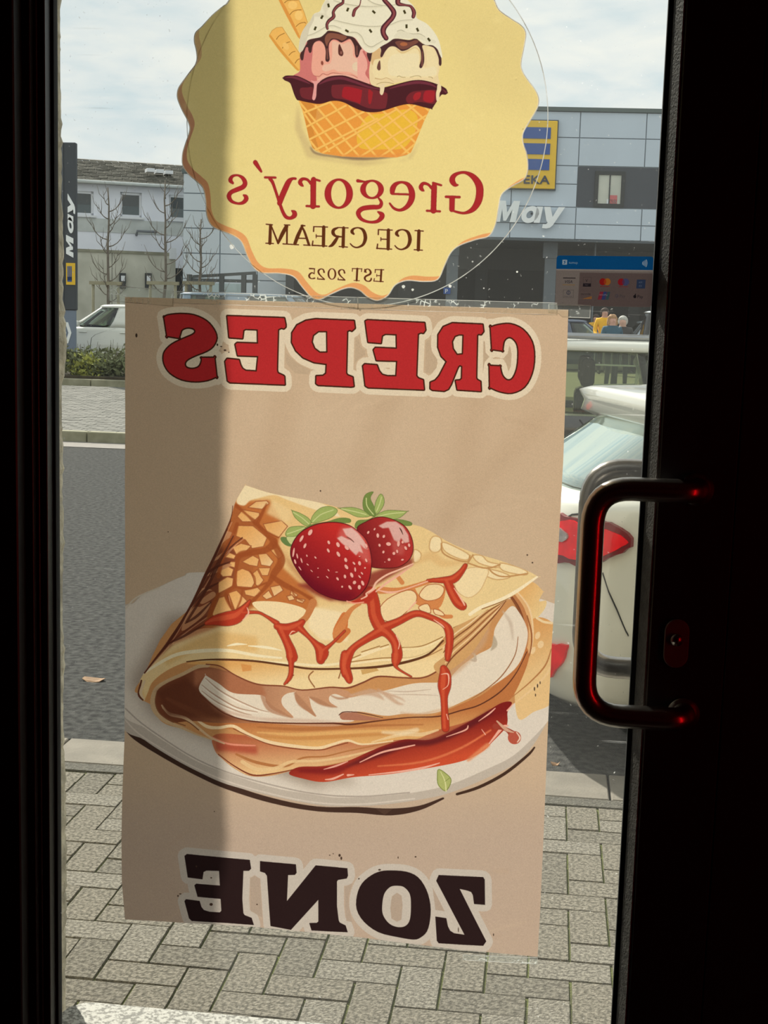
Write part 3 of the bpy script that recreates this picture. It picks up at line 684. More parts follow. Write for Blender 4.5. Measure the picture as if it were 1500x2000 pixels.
# sauce pool on the plate
pool = [(1110, 850), (1175, 806), (1350, 800), (1500, 766), (1650, 700), (1750, 660), (1880, 622), (2040, 625), (2200, 560), (2400, 450), (2520, 380), (2590, 376), (2562, 440), (2562, 500), (2545, 550), (2460, 640), (2400, 700), (2280, 760), (2100, 800), (1800, 850), (1540, 874), (1340, 906), (1200, 882)]
cv.poly(CZ3, pool, (0, 0, 0), smooth=True, grad=((1900, 590, (120, 24, 22)), (1960, 800, (206, 66, 36))))
cv.line(CZ3, [(1500, 800, 16), (1750, 700, 50), (1900, 650, 40), (2060, 640, 36), (2250, 560, 40), (2450, 440, 30)], (84, 22, 26), blur=8, alpha=.85)
cv.line(CZ3, [(1180, 830, 20), (1400, 830, 50), (1500, 800, 20)], (110, 20, 24), blur=8, alpha=.7)
cv.line(CZ3, [(1700, 800, 8), (2000, 770, 14), (2250, 680, 14), (2450, 560, 10)], (224, 104, 60), blur=3, alpha=.9)
cv.line(CZ3, [(2300, 760, 20), (2430, 660, 30)], (226, 130, 80), blur=5, alpha=.8)
for a in [[(1580, 775, 6), (1720, 710, 12), (1850, 680, 12), (1945, 660, 8)], [(2155, 605, 4), (2280, 560, 10), (2300, 530, 6)], [(2370, 500, 4), (2440, 450, 10), (2480, 415, 6)], [(1640, 858, 6), (1850, 835, 12), (2000, 810, 14), (2110, 778, 6)], [(1340, 822, 4), (1420, 800, 12), (1500, 770, 5)], [(1350, 890, 6), (1400, 885, 14), (1470, 855, 8)], [(1500, 862, 16), (1540, 858, 6)],
          [(2390, 555, 4), (2415, 590, 7)], [(2440, 650, 8), (2480, 600, 14), (2530, 540, 20), (2565, 530, 8)], [(2560, 430, 10), (2600, 385, 6)]]: cv.line(CZ3, a, (238, 160, 136))
cv.line(CZ4, [(1050, 535, 40), (1110, 550, 26), (1150, 575, 40), (1172, 605, 70)], (150, 50, 36)); cv.dot(CZ4, 1176, 610, 44, 44, (178, 72, 52)); cv.line(CZ4, [(1060, 500, 10), (1120, 555, 22), (1170, 575, 6)], (204, 150, 120)); cv.line(CZ4, [(1190, 575, 6), (1212, 610, 10), (1195, 640, 6)], (232, 196, 170))
# leaf on the plate
lf = [(675, 820), (745, 870), (752, 912), (718, 962), (672, 925), (664, 870)]
cv.poly(CZ4, lf, (164, 172, 92), smooth=True); cv.outline(CZ4, lf, (116, 128, 54), 5, smooth=True); cv.line(CZ4, [(685, 835, 4), (715, 900, 8), (722, 965, 8)], (208, 208, 140)); cv.line(CZ4, [(715, 900, 3), (742, 880, 5)], (120, 132, 60))

# ---- strawberries
S5 = ZT(540, 960, 5.0)
cv.poly(S5, [(200, 900), (520, 1060), (860, 1060), (900, 950), (1340, 700), (1330, 640), (900, 800), (400, 880)], (128, 34, 28), blur=14, alpha=.85)
cv.poly(S5, [(700, 1080), (880, 1010), (960, 960), (980, 1010), (900, 1090)], (184, 44, 28), blur=5)
leaf_a, leaf_b, leaf_c = (150, 168, 84), (104, 128, 56), (196, 202, 128)
for pts, c in [([(50, 445), (100, 445), (160, 490), (160, 530), (100, 520), (55, 480)], (92, 120, 60)), ([(95, 400), (130, 350), (200, 335), (290, 345), (220, 430), (110, 435)], leaf_a), ([(100, 440), (200, 430), (300, 350), (240, 420), (160, 520)], leaf_c),
               ([(155, 180), (155, 180), (230, 205), (310, 250), (345, 300), (300, 335), (230, 290), (180, 240)], leaf_a), ([(345, 300), (360, 230), (430, 160), (520, 140), (590, 165), (595, 200), (540, 250), (430, 290)], leaf_a), ([(340, 320), (500, 290), (620, 255), (718, 262), (715, 300), (560, 298), (400, 315), (250, 390)], leaf_b),
               ([(615, 158), (615, 158), (740, 150), (850, 180), (920, 235), (800, 245), (700, 200)], leaf_a), ([(850, 150), (850, 80), (880, 20), (950, 0), (920, 60), (960, 150), (975, 230), (930, 235), (870, 190)], leaf_b), ([(960, 180), (975, 90), (1020, 20), (1052, 60), (1050, 130), (990, 215)], leaf_a),
               ([(960, 240), (1060, 185), (1160, 180), (1282, 190), (1282, 190), (1210, 250), (1130, 268), (1000, 250)], leaf_a), ([(770, 330), (800, 280), (900, 270), (960, 240), (880, 300), (790, 355)], leaf_b), ([(1150, 268), (1240, 275), (1320, 300), (1315, 328), (1240, 325), (1170, 290)], leaf_b)]:
    cv.poly(S5, pts, c, smooth=True); cv.outline(S5, pts, (84, 104, 46), 5, smooth=True, alpha=.8, n=3)
for a in [[(170, 200), (250, 250), (320, 310)], [(360, 290), (440, 220), (560, 175)], [(110, 410), (200, 380), (280, 350)], [(640, 165), (760, 190), (880, 220)], [(980, 190), (1010, 120), (1030, 50)], [(1000, 240), (1100, 215), (1250, 200)], [(880, 60), (890, 140), (950, 220)]]:
    cv.line(S5, a, leaf_c, w=9)
big = [(145, 560), (180, 470), (260, 380), (400, 315), (560, 295), (700, 320), (800, 385), (880, 470), (920, 580), (932, 720), (895, 900), (800, 1020), (700, 1062), (560, 1040), (400, 970), (280, 860), (190, 730), (150, 640)]
sml = [(790, 360), (880, 290), (1000, 245), (1120, 262), (1250, 330), (1320, 440), (1338, 560), (1300, 660), (1200, 730), (1060, 745), (940, 735), (900, 700), (860, 500)]
cv.poly(S5, sml, (0, 0, 0), smooth=True, grad=((850, 600, (112, 22, 26)), (1200, 450, (176, 40, 36))))
cv.outline(S5, sml, (70, 18, 18), 8, smooth=True, alpha=.8)
cv.poly(S5, [(1000, 330), (1080, 290), (1170, 290), (1240, 340), (1290, 420), (1300, 490), (1250, 500), (1220, 450), (1200, 500), (1150, 470), (1100, 350), (1040, 355)], (222, 172, 160), blur=5, alpha=.9)
cv.poly(S5, [(1060, 360), (1140, 470), (1260, 520), (1240, 620), (1150, 600), (1120, 450)], (190, 76, 68), blur=12, alpha=.7)
cv.line(S5, [(1205, 350, 4), (1220, 375, 10), (1238, 415, 4)], (70, 40, 30))
cv.poly(S5, big, (0, 0, 0), smooth=True, grad=((300, 900, (110, 16, 26)), (650, 420, (196, 34, 30))))
cv.outline(S5, big, (70, 14, 20), 9, smooth=True, alpha=.85)
BM = cv.mask(S5, big, smooth=True); cv.clip = BM
cv.poly(S5, [(640, 340), (760, 340), (860, 440), (910, 560), (930, 700), (860, 680), (780, 600), (700, 540), (600, 440)], (204, 84, 76), blur=18, alpha=.8)
cv.poly(S5, [(650, 360), (740, 350), (800, 400), (860, 480), (900, 560), (860, 550), (820, 510), (850, 600), (810, 580), (780, 620), (720, 560), (640, 500), (595, 450), (640, 430), (700, 460), (760, 480), (680, 420)], (228, 178, 166), blur=5, alpha=.9)
cv.poly(S5, [(150, 560), (220, 700), (380, 880), (600, 980), (800, 980), (700, 1080), (300, 1000), (100, 700)], (92, 12, 26), blur=30, alpha=.6)
cv.clip = None
cv.line(S5, [(690, 440, 5), (720, 455, 8), (760, 490, 6)], (90, 60, 50))
seeds = [(335, 395, 18, 32, .5), (250, 455, 13, 36, .5), (283, 525, 12, 26, .4), (172, 590, 9, 46, .15), (208, 625, 7, 26, -.2), (250, 668, 7, 26, -.3), (188, 680, 9, 24, -.3), (385, 640, 7, 14, -.7), (302, 622, 6, 12, -.3), (515, 493, 12, 19, -.4), (605, 515, 16, 26, -.4), (510, 572, 11, 22, -.5), (690, 545, 16, 26, -.7),
         (608, 608, 14, 28, -.5), (680, 664, 14, 22, -.3), (880, 525, 12, 22, -.4), (815, 697, 14, 22, -.2), (760, 697, 9, 18, -.7), (880, 668, 10, 20, -.4), (686, 732, 14, 26, -.6), (772, 758, 9, 22, -.1), (868, 742, 9, 9, 0), (838, 795, 7, 16, -.7), (738, 812, 14, 26, -.4), (815, 828, 7, 18, -.7), (672, 826, 12, 19, -.2), (765, 884, 16, 18, .5),
         (600, 848, 10, 18, -.6), (512, 765, 5, 14, -.7), (500, 832, 5, 17, -.8), (845, 890, 13, 26, -.4), (722, 932, 12, 24, -.6), (812, 930, 15, 22, 0), (645, 925, 9, 11, 0), (410, 745, 6, 6, 0), (310, 708, 5, 14, -.9), (348, 770, 4, 16, -.8), (235, 745, 5, 24, -.6), (590, 783, 14, 4, 0), (410, 832, 9, 4, 0), (815, 630, 9, 5, 0),
         (993, 425, 13, 22, -.1), (1052, 434, 12, 16, .4), (962, 363, 8, 13, .5), (1098, 508, 24, 18, .2), (1010, 520, 11, 15, -.3), (1048, 586, 11, 14, .3), (1103, 660, 14, 14, 0), (1150, 600, 14, 15, 0), (1182, 580, 10, 17, -.2), (1195, 505, 14, 30, .1), (1235, 490, 12, 14, 0), (1265, 548, 12, 20, -.5), (1298, 520, 11, 18, -.2), (1233, 662, 14, 9, -.2), (900, 395, 10, 16, .5), (1062, 684, 5, 5, 0)]
for x, y, a, b, r in seeds:
    cv.dot(S5, x + 2, y + 4, a + 3, b + 3, (120, 24, 24), rot=r, alpha=.6); cv.dot(S5, x, y, a, b, (236, 162, 146), rot=r)
cv.line(S5, [(690, 1062, 8), (760, 1085, 14), (855, 1075, 12)], (240, 140, 110)); cv.line(S5, [(830, 1045, 10), (885, 1015, 16), (880, 990, 12), (945, 945, 18), (980, 880, 18), (1080, 810, 18), (1200, 760, 16), (1335, 700, 12)], (240, 176, 146))

# ---- lettering
L1, L2, L3, L4 = ZT(300, 590, 3.75), ZT(680, 590, 3.75), ZT(340, 1640, 4.412), ZT(640, 1640, 4.412)
d = lambda *p: [q for a in p for q in ([a[:2], a[:2]] if len(a) == 3 else [a])]
LET = [
    (L1, d((85, 115, 1), (110, 98), (200, 88), (300, 97), (390, 138), (445, 200), (466, 262), (440, 322), (390, 358), (310, 390), (252, 420), (232, 450), (245, 480), (290, 490), (335, 475), (355, 440), (358, 408, 1), (450, 408, 1), (465, 545, 1), (400, 570), (310, 580), (210, 565), (130, 520), (90, 465), (78, 410), (90, 360), (140, 310), (220, 270), (290, 240), (312, 215), (295, 192), (250, 186), (212, 202), (200, 232), (190, 262, 1), (105, 248, 1)), [], True),
    (L1, [(545, 103), (960, 118), (970, 165), (970, 182), (958, 193), (940, 188), (915, 200), (908, 500), (915, 520), (955, 538), (962, 545), (965, 603), (565, 587), (548, 575), (530, 435), (545, 415), (630, 424), (640, 460), (655, 488), (680, 503), (760, 508), (772, 395), (622, 390), (605, 310), (618, 299), (770, 304), (768, 200), (680, 196), (662, 205), (655, 265), (560, 258)], [], False),
    (L1, [(1470, 138), (1477, 190), (1455, 210), (1440, 203), (1420, 212), (1412, 520), (1422, 535), (1460, 550), (1468, 615), (1450, 618), (1210, 606), (1195, 595), (1197, 542), (1245, 540), (1268, 522), (1272, 452), (1180, 440), (1100, 405), (1048, 355), (1018, 295), (1020, 225), (1055, 170), (1120, 137), (1190, 126)], [[(1270, 217), (1272, 365), (1222, 366), (1185, 338), (1166, 292), (1175, 245), (1212, 217)]], False),
    (L2, [(130, 140), (145, 133), (560, 153), (567, 205), (552, 226), (535, 222), (512, 232), (500, 540), (515, 558), (550, 570), (557, 640), (150, 624), (130, 612), (112, 468), (125, 455), (212, 462), (228, 505), (250, 532), (290, 543), (355, 543), (362, 430), (210, 425), (190, 350), (203, 335), (360, 342), (358, 235), (275, 232), (250, 245), (242, 300), (150, 292)], [], False),
    (L2, [(985, 165), (991, 215), (975, 236), (955, 232), (945, 242), (938, 555), (945, 568), (970, 582), (973, 651), (802, 640), (790, 575), (822, 572), (835, 560), (838, 468), (818, 460), (805, 475), (755, 600), (735, 635), (705, 649), (620, 642), (605, 632), (606, 588), (640, 574), (670, 540), (725, 435), (685, 395), (662, 330), (663, 240), (700, 182), (765, 155)], [[(842, 242), (838, 378), (800, 382), (772, 340), (766, 290), (785, 252), (815, 241)]], False),
    (L2, d((1045, 185, 1), (1100, 168), (1190, 162), (1280, 202), (1345, 290), (1362, 400), (1345, 520), (1290, 620), (1200, 663), (1110, 652), (1040, 622, 1), (1037, 466, 1), (1112, 470, 1), (1128, 535), (1165, 572), (1205, 560), (1237, 490), (1248, 390), (1240, 310), (1205, 264), (1170, 258), (1140, 288), (1130, 355, 1), (1055, 345, 1)), [], True)]
ZON = [
    (L3, [(98, 132), (118, 116), (655, 168), (666, 240), (650, 257), (600, 257), (590, 500), (600, 625), (612, 642), (672, 665), (690, 722), (160, 686), (138, 665), (98, 520), (110, 505), (225, 520), (240, 570), (262, 597), (310, 612), (400, 620), (415, 605), (408, 500), (210, 480), (183, 385), (198, 372), (402, 390), (395, 258), (285, 255), (258, 268), (248, 330), (125, 315)], [], False),
    (L3, [(748, 178), (1052, 205), (1058, 275), (1045, 291), (985, 292), (975, 525), (1225, 215), (1495, 238), (1500, 300), (1490, 322), (1415, 335), (1405, 350), (1405, 560), (1420, 685), (1430, 705), (1480, 730), (1497, 785), (1190, 770), (1172, 710), (1235, 708), (1250, 695), (1250, 500), (1010, 765), (838, 732), (808, 300), (790, 275), (748, 262)], [], False),
    (L4, [(550, 258), (680, 268), (780, 315), (850, 420), (885, 550), (882, 680), (855, 780), (800, 832), (740, 848), (600, 825), (440, 785), (320, 700), (255, 590), (258, 470), (300, 370), (380, 300), (460, 265)], [[(600, 388), (660, 400), (710, 460), (720, 560), (710, 680), (670, 735), (600, 742), (530, 710), (480, 640), (472, 560), (490, 460), (540, 400)]], True),
    (L4, [(960, 298), (1340, 315), (1352, 335), (1355, 548), (1265, 540), (1255, 465), (1240, 438), (1205, 425), (1135, 410), (1365, 865), (1340, 902), (960, 880), (945, 860), (932, 655), (1022, 668), (1035, 735), (1055, 775), (1090, 797), (1185, 810), (940, 345)], [], False)]
for grp, wd, hc in ((LET, 104, (222, 202, 170)), (ZON, 122, (190, 178, 164))):
    for T, o_, hs, sm in grp:
        cv.outline(T, o_, hc, wd, smooth=sm, n=3)
        cv.poly(T, o_, hc, smooth=sm)
# gaps that stay kraft coloured between the white halos
for T, pts in [(L2, [(58, 265), (75, 262), (100, 330), (128, 360), (128, 385), (75, 420), (50, 450)]), (L2, [(570, 290), (600, 270), (615, 360), (655, 420), (650, 480), (615, 520), (568, 515)]), (L2, [(992, 285), (1003, 290), (1008, 370), (1035, 400), (1000, 440), (988, 525)]), (L2, [(1182, 315), (1198, 380), (1192, 470), (1175, 508), (1158, 450), (1135, 415), (1170, 375)]),
               (L1, [(975, 375), (1060, 450), (1150, 495), (1140, 530), (1040, 520), (975, 450)]), (L3, [(660, 325), (700, 303), (745, 325), (750, 420), (765, 660), (665, 605)]), (L4, [(600, 448), (640, 475), (648, 560), (638, 680), (600, 698), (552, 670), (542, 580), (555, 480)]), (L4, [(150, 395), (215, 370), (185, 470), (185, 560), (215, 700), (165, 690), (155, 560)]), (L4, [(905, 400), (1010, 605), (930, 595)])]:
    cv.poly(T, pts, (186, 158, 126) if T in (L1, L2) else (170, 148, 128), smooth=False)
for T, o_, hs, sm in LET:
    cv.outline(T, o_, (56, 24, 15), 20, smooth=sm, n=3)
    cv.poly(T, o_, (182, 32, 34), smooth=sm, holes=hs)
    for h in hs: cv.outline(T, h, (60, 26, 16), 10, smooth=False)
for T, o_, hs, sm in ZON:
    cv.outline(T, o_, (34, 21, 21), 5, smooth=sm, n=3)
    cv.poly(T, o_, (34, 21, 21), smooth=sm, holes=hs)
# chips and specks of the print
for T, x, y, a, b in [(L3, 325, 320, 6, 6), (L3, 325, 548, 14, 12), (L3, 720, 548, 7, 5), (L3, 1430, 125, 10, 12), (L3, 1445, 150, 8, 14), (L3, 1345, 125, 6, 4), (L3, 1375, 112, 5, 4), (L3, 40, 475, 6, 8), (L3, 60, 458, 10, 4), (L4, 610, 145, 4, 10), (L4, 760, 138, 8, 6), (L4, 450, 250, 12, 7), (L4, 272, 328, 7, 6), (L4, 1128, 765, 4, 22), (L4, 1430, 808, 4, 12), (L1, 472, 312, 6, 9),
                      (L1, 500, 325, 8, 4), (L1, 528, 352, 10, 6), (L1, 556, 367, 5, 4), (P0, 268, 655, 2, 4), (P0, 330, 1038, 1, 1), (P0, 627, 958, 1.5, 1.5), (P0, 1030, 1083, 1.5, 1.5), (P0, 1040, 1098, 1.5, 1.5), (P0, 1044, 1344, 1.2, 4), (P0, 1050, 1338, 1.2, 4), (P0, 1055, 1332, 1, 3), (P0, 1046, 1356, 1, 3), (P0, 420, 1583, 1, 1), (P0, 385, 1690, 1.5, 2)]:
    cv.dot(T, x, y, a, b, (62, 44, 34))
cv.grain(0.018, 1); cv.grain(0.012, 3); cv.tone = .86; cv.pale = .08; cv.cast = (1.0, .985, 1.0)


# ================================================================== the ice cream badge
rim_px = [(437, 12), (415, 30), (395, 52), (382, 65), (380, 82), (384, 100), (384, 122), (372, 140), (357, 160), (348, 175), (347, 192), (356, 215), (368, 238), (371, 255), (363, 280), (357, 300), (357, 322), (368, 340), (385, 355), (397, 368), (402, 392), (404, 420), (413, 440), (430, 450),
          (455, 460), (472, 473), (483, 500), (495, 522), (512, 533), (545, 534), (573, 540), (590, 560), (608, 580), (625, 585), (650, 573), (680, 562), (702, 567), (718, 580), (738, 587), (758, 577), (772, 557), (795, 548), (828, 550), (855, 546), (868, 520), (880, 495), (897, 480), (930, 468), (955, 461), (968, 438),
          (974, 405), (980, 380), (1000, 364), (1024, 350), (1031, 330), (1029, 302), (1022, 280), (1022, 260), (1036, 235), (1050, 210), (1052, 192), (1045, 175), (1030, 155), (1020, 138), (1018, 122), (1024, 90), (1027, 65), (1018, 50), (1000, 38), (975, 20), (966, 0)]
top_ = []
for k in range(1, 40):          # the part of the badge above the frame, same scallops
    a = math.radians(-38 - k * 104 / 40.0)
    r = 350 + 11 * math.cos((math.degrees(a) + 38) / 20.8 * 2 * math.pi + 2.6)
    top_.append((702 + r * math.cos(a), 228 + r * math.sin(a)))
rim_px = rim_px + top_
cb = Canvas(-0.56, -0.01, 1.60, 2.15, 0.00052, (233, 154, 84))
B0 = (0, 0, 1.0)
YEL = (238, 212, 128)
cb.poly(B0, [(300, -200), (1100, -200), (1100, 640), (300, 640)], (232, 152, 86))
cb.poly(B0, [(300, -200), (620, -200), (520, 100), (440, 300), (300, 500)], (186, 122, 92), blur=50, alpha=.8)
inn = [(x + 9.5, y - 9.5) for x, y in rim_px]
cb.poly(B0, inn, YEL, smooth=True)
cb.poly(B0, [(300, -200), (1100, -200), (1100, 60), (300, 160)], (229, 203, 122), blur=90, alpha=.7)
cb.poly(B0, [(860, 20), (1060, 40), (1060, 220), (930, 200)], (226, 200, 122), blur=24, alpha=.7)
for k in range(90):
    x, y = rs.uniform(360, 1040), rs.uniform(-60, 570)
    cb.dot(B0, x, y, rs.uniform(3, 14), rs.uniform(2, 8), (246, 222, 140) if k % 2 else (230, 204, 118), blur=4, alpha=.35)
BA, BB, BC, BD = (520, 0, 7.5), (700, 0, 7.5), (540, 130, 8.333), (700, 130, 8.333)
# soft shade under the cup
cb.poly(BC, [(350, 600), (420, 1000), (620, 1400), (1000, 1520), (1500, 1540), (2100, 1540), (2350, 1200), (2200, 1500), (1400, 1620), (500, 1480), (300, 1000)], (206, 176, 112), blur=26, alpha=.7)
cb.line(BC, [(560, 1320, 20), (640, 1410, 30), (900, 1460, 30), (1330, 1500, 50), (1700, 1490, 30), (2130, 1430, 10)], (120, 92, 70), blur=12, alpha=.9)
# rolled wafers
for pts, rings, hl in [([(190, -60), (190, 0), (320, 240), (470, 530), (490, 570), (530, 480), (605, 325), (560, 190), (480, 0), (455, -60)], [[(270, 45), (320, 10), (400, 5), (470, 5)], [(340, 232), (390, 175), (460, 150), (520, 148)], [(440, 392), (490, 350), (560, 332), (580, 345)]], 0),
                       ([(50, 520), (90, 450), (150, 410), (235, 400), (300, 500), (400, 650), (500, 800), (500, 1020), (480, 1035), (420, 980), (200, 730)], [[(152, 582), (190, 530), (270, 490)], [(238, 710), (290, 640), (348, 615)], [(335, 815), (380, 770), (425, 755)], [(425, 930), (460, 880), (495, 865)]], 1)]:
    cb.poly(BA, pts, (242, 178, 82)); cb.outline(BA, pts, (200, 128, 48), 6)
    for r in rings:
        cb.line(BA, r, (110, 60, 20), w=6)
    if hl: cb.line(BA, [(60, 530, 30), (220, 745, 40), (440, 1000, 30), (480, 1030, 10)], (224, 148, 58)); cb.dot(BA, 290, 680, 40, 60, (248, 190, 96), rot=-.6)
    else: cb.line(BA, [(205, 0, 40), (330, 240, 50), (480, 540, 30)], (224, 142, 58)); cb.dot(BA, 390, 80, 70, 60, (250, 194, 100)); cb.dot(BA, 480, 230, 60, 70, (250, 196, 102))
# pink scoop
pink = [(400, 1110), (480, 1060), (500, 1000), (495, 860), (520, 700), (600, 600), (800, 500), (1200, 480), (1400, 640), (1500, 760), (1600, 860), (1640, 1000), (1620, 1100), (1600, 1240), (1500, 1240), (1300, 1180), (1100, 1120), (900, 1140), (760, 1200), (700, 1240), (620, 1190), (480, 1130)]
cb.poly(BA, pink, (206, 108, 100), smooth=True)
cb.poly(BA, [(700, 640), (780, 610), (840, 640), (870, 720), (880, 880), (920, 900), (930, 640), (1000, 590), (1100, 625), (1180, 600), (1240, 580), (1290, 640), (1310, 840), (1350, 830), (1390, 720), (1440, 760), (1480, 900), (1500, 1000), (1460, 1080), (1500, 1240), (1300, 1170), (1100, 1110), (900, 1130), (760, 1190), (740, 1130), (690, 1090), (665, 1000), (680, 800)], (238, 160, 132), smooth=True)
cb.poly(BA, [(970, 620), (1050, 620), (1120, 650), (1220, 620), (1270, 700), (1280, 830), (1370, 850), (1400, 780), (1440, 800), (1470, 950), (1450, 1050), (1360, 1120), (1220, 1060), (1060, 1050), (990, 1020), (870, 1050), (820, 1010), (860, 950), (940, 930), (970, 800)], (236, 182, 150), smooth=True)
cb.dot(BA, 1335, 980, 75, 70, (232, 200, 160), blur=3)
cb.line(BA, [(690, 1110, 6), (780, 1120, 8), (830, 1082, 8), (900, 1100, 8), (980, 1072, 8), (1200, 1100, 6), (1280, 1110, 6), (1360, 1150, 6), (1420, 1100, 6), (1460, 1070, 4)], (176, 92, 78))
cb.poly(BA, [(750, 1170), (840, 1110), (900, 1120), (1000, 1085), (1240, 1105), (1350, 1160), (1440, 1110), (1500, 1170), (1500, 1240), (1300, 1190), (1080, 1120), (900, 1135), (780, 1190)], (238, 170, 144), smooth=True)
cb.poly(BB, [(0, 700), (60, 720), (130, 800), (150, 950), (110, 1080), (160, 1150), (150, 1240), (0, 1200)], (238, 160, 140), smooth=True)
cb.line(BB, [(80, 760, 30), (140, 880, 30), (150, 1000, 30), (120, 1080, 30), (190, 1160, 60), (200, 1230, 60)], (200, 100, 92))
# vanilla scoop
cb.poly(BB, [(190, 1240), (160, 1060), (180, 900), (210, 760), (300, 680), (520, 600), (900, 600), (1120, 680), (1190, 800), (1190, 1000), (1170, 1110), (1180, 1260), (1000, 1200), (800, 1180), (600, 1210), (400, 1260), (340, 1270)], (236, 208, 150), smooth=True)
cb.poly(BB, [(200, 760), (300, 700), (330, 760), (340, 850), (240, 880), (210, 960), (190, 900)], (216, 172, 112), smooth=True)
cb.poly(BB, [(215, 950), (260, 880), (380, 850), (440, 700), (520, 700), (600, 770), (700, 740), (820, 680), (900, 740), (910, 900), (1000, 980), (1000, 700), (1090, 720), (1150, 850), (1165, 1000), (1120, 1130), (900, 1140), (600, 1150), (400, 1150), (260, 1150), (210, 1060)], (240, 216, 156), smooth=True)
cb.poly(BB, [(440, 900), (520, 800), (700, 790), (880, 800), (890, 980), (1000, 1000), (1120, 980), (1130, 1100), (900, 1120), (560, 1120), (450, 1080)], (240, 220, 166), smooth=True, blur=3)
cb.line(BB, [(250, 1150, 14), (340, 1165, 8), (420, 1145, 8), (520, 1200, 4)], (190, 148, 92), alpha=.8)
for a in [[(570, 1130), (600, 1115), (640, 1135), (690, 1135)], [(760, 1135), (830, 1115), (890, 1115), (920, 1135)], [(1030, 1130), (1070, 1135), (1090, 1150)], [(270, 1240), (330, 1215), (420, 1210), (520, 1230)]]: cb.line(BB, a, (150, 120, 66), w=7, alpha=.8)
cb.line(BB, [(560, 720, 10), (640, 775, 24), (740, 740, 20), (830, 700, 14), (900, 760, 20), (910, 900, 14), (890, 990, 8)], (216, 178, 112), alpha=.7)
# chocolate on the scoops
choc = (84, 46, 40)
cb.poly(BA, [(500, 800), (560, 700), (600, 640), (620, 590), (800, 540), (880, 470), (920, 455), (1040, 470), (1260, 540), (1340, 620), (1400, 710), (1380, 740), (1355, 820), (1330, 845), (1305, 800), (1295, 690), (1260, 610), (1220, 572), (1160, 600), (1100, 625), (1040, 590), (980, 580), (930, 630), (915, 700), (925, 800), (930, 880), (900, 908), (870, 880), (875, 760), (850, 660), (790, 600), (720, 620), (680, 680),
               (665, 760), (640, 778), (620, 740), (615, 700), (585, 700), (560, 780), (545, 870), (525, 888), (505, 860)], (64, 38, 36), smooth=True)
cb.poly(BA, [(860, 580), (900, 500), (1000, 490), (1180, 540), (1120, 600), (1050, 575), (960, 570), (910, 640), (890, 680)], (128, 74, 56), smooth=True, blur=2)
cb.line(BA, [(895, 720, 20), (900, 860, 24)], (112, 66, 56)); cb.line(BA, [(1330, 680, 20), (1332, 800, 24)], (108, 62, 54))
cb.poly(BA, [(1075, 650), (1110, 720), (1132, 780), (1120, 820), (1090, 822), (1060, 790), (1058, 700)], (84, 42, 36), smooth=True); cb.dot(BA, 1100, 775, 16, 24, (136, 84, 70)); cb.dot(BA, 822, 926, 18, 32, (130, 62, 48), rot=-.1)
cb.poly(BB, [(130, 780), (220, 760), (310, 690), (420, 640), (500, 580), (580, 570), (740, 590), (840, 568), (900, 610), (960, 650), (1080, 660), (1150, 710), (1190, 800), (1215, 850), (1218, 940), (1200, 968), (1180, 940), (1175, 850), (1120, 720), (1050, 680), (940, 670), (960, 780), (965, 900), (940, 980), (912, 1002), (895, 970), (920, 870), (910, 740), (860, 670), (800, 680), (720, 730), (640, 750), (590, 720), (530, 685), (460, 690), (400, 750),
               (350, 838), (325, 825), (335, 740), (310, 700), (230, 730), (200, 800), (185, 890), (165, 905), (140, 850)], (66, 38, 38), smooth=True)
cb.poly(BB, [(540, 620), (620, 600), (740, 620), (840, 590), (880, 620), (780, 680), (700, 720), (620, 720), (570, 670)], (112, 64, 52), smooth=True, blur=3); cb.dot(BB, 665, 650, 55, 28, (168, 92, 56), blur=3)
cb.line(BB, [(940, 760, 14), (935, 960, 26)], (112, 66, 56)); cb.poly(BB, [(318, 890), (328, 980), (325, 1020), (300, 1035), (275, 1000), (290, 930)], (100, 60, 50), smooth=True)
# whipped cream
wc = (236, 226, 190)
wh = [(485, 760), (480, 690), (510, 520), (570, 400), (640, 320), (700, 210), (770, 180), (800, 150), (820, 90), (860, 20), (900, -60), (1000, -160), (1200, -260), (1500, -330), (1800, -300), (2000, -160), (2050, -20), (2150, 80), (2200, 180), (2210, 270), (2350, 350), (2460, 470), (2530, 600), (2570, 760), (2580, 840), (2560, 840),
      (2520, 740), (2440, 670), (2330, 660), (2250, 600), (2180, 560), (2100, 585), (2000, 575), (1880, 570), (1800, 620), (1680, 690), (1570, 770), (1490, 775), (1400, 700), (1300, 560), (1160, 520), (1040, 465), (920, 450), (860, 500), (790, 550), (620, 590), (560, 700), (520, 760)]
cb.poly(BA, wh, wc, smooth=True)
cb.poly(BA, [(485, 760), (480, 690), (510, 520), (570, 400), (640, 320), (700, 210), (700, 300), (640, 420), (620, 500), (600, 580), (540, 740)], (214, 202, 168), smooth=True, blur=3)
cb.poly(BA, [(700, 240), (760, 190), (860, 200), (830, 100), (900, 0), (930, 100), (880, 200), (940, 280), (840, 260)], (222, 211, 176), smooth=True, blur=5)
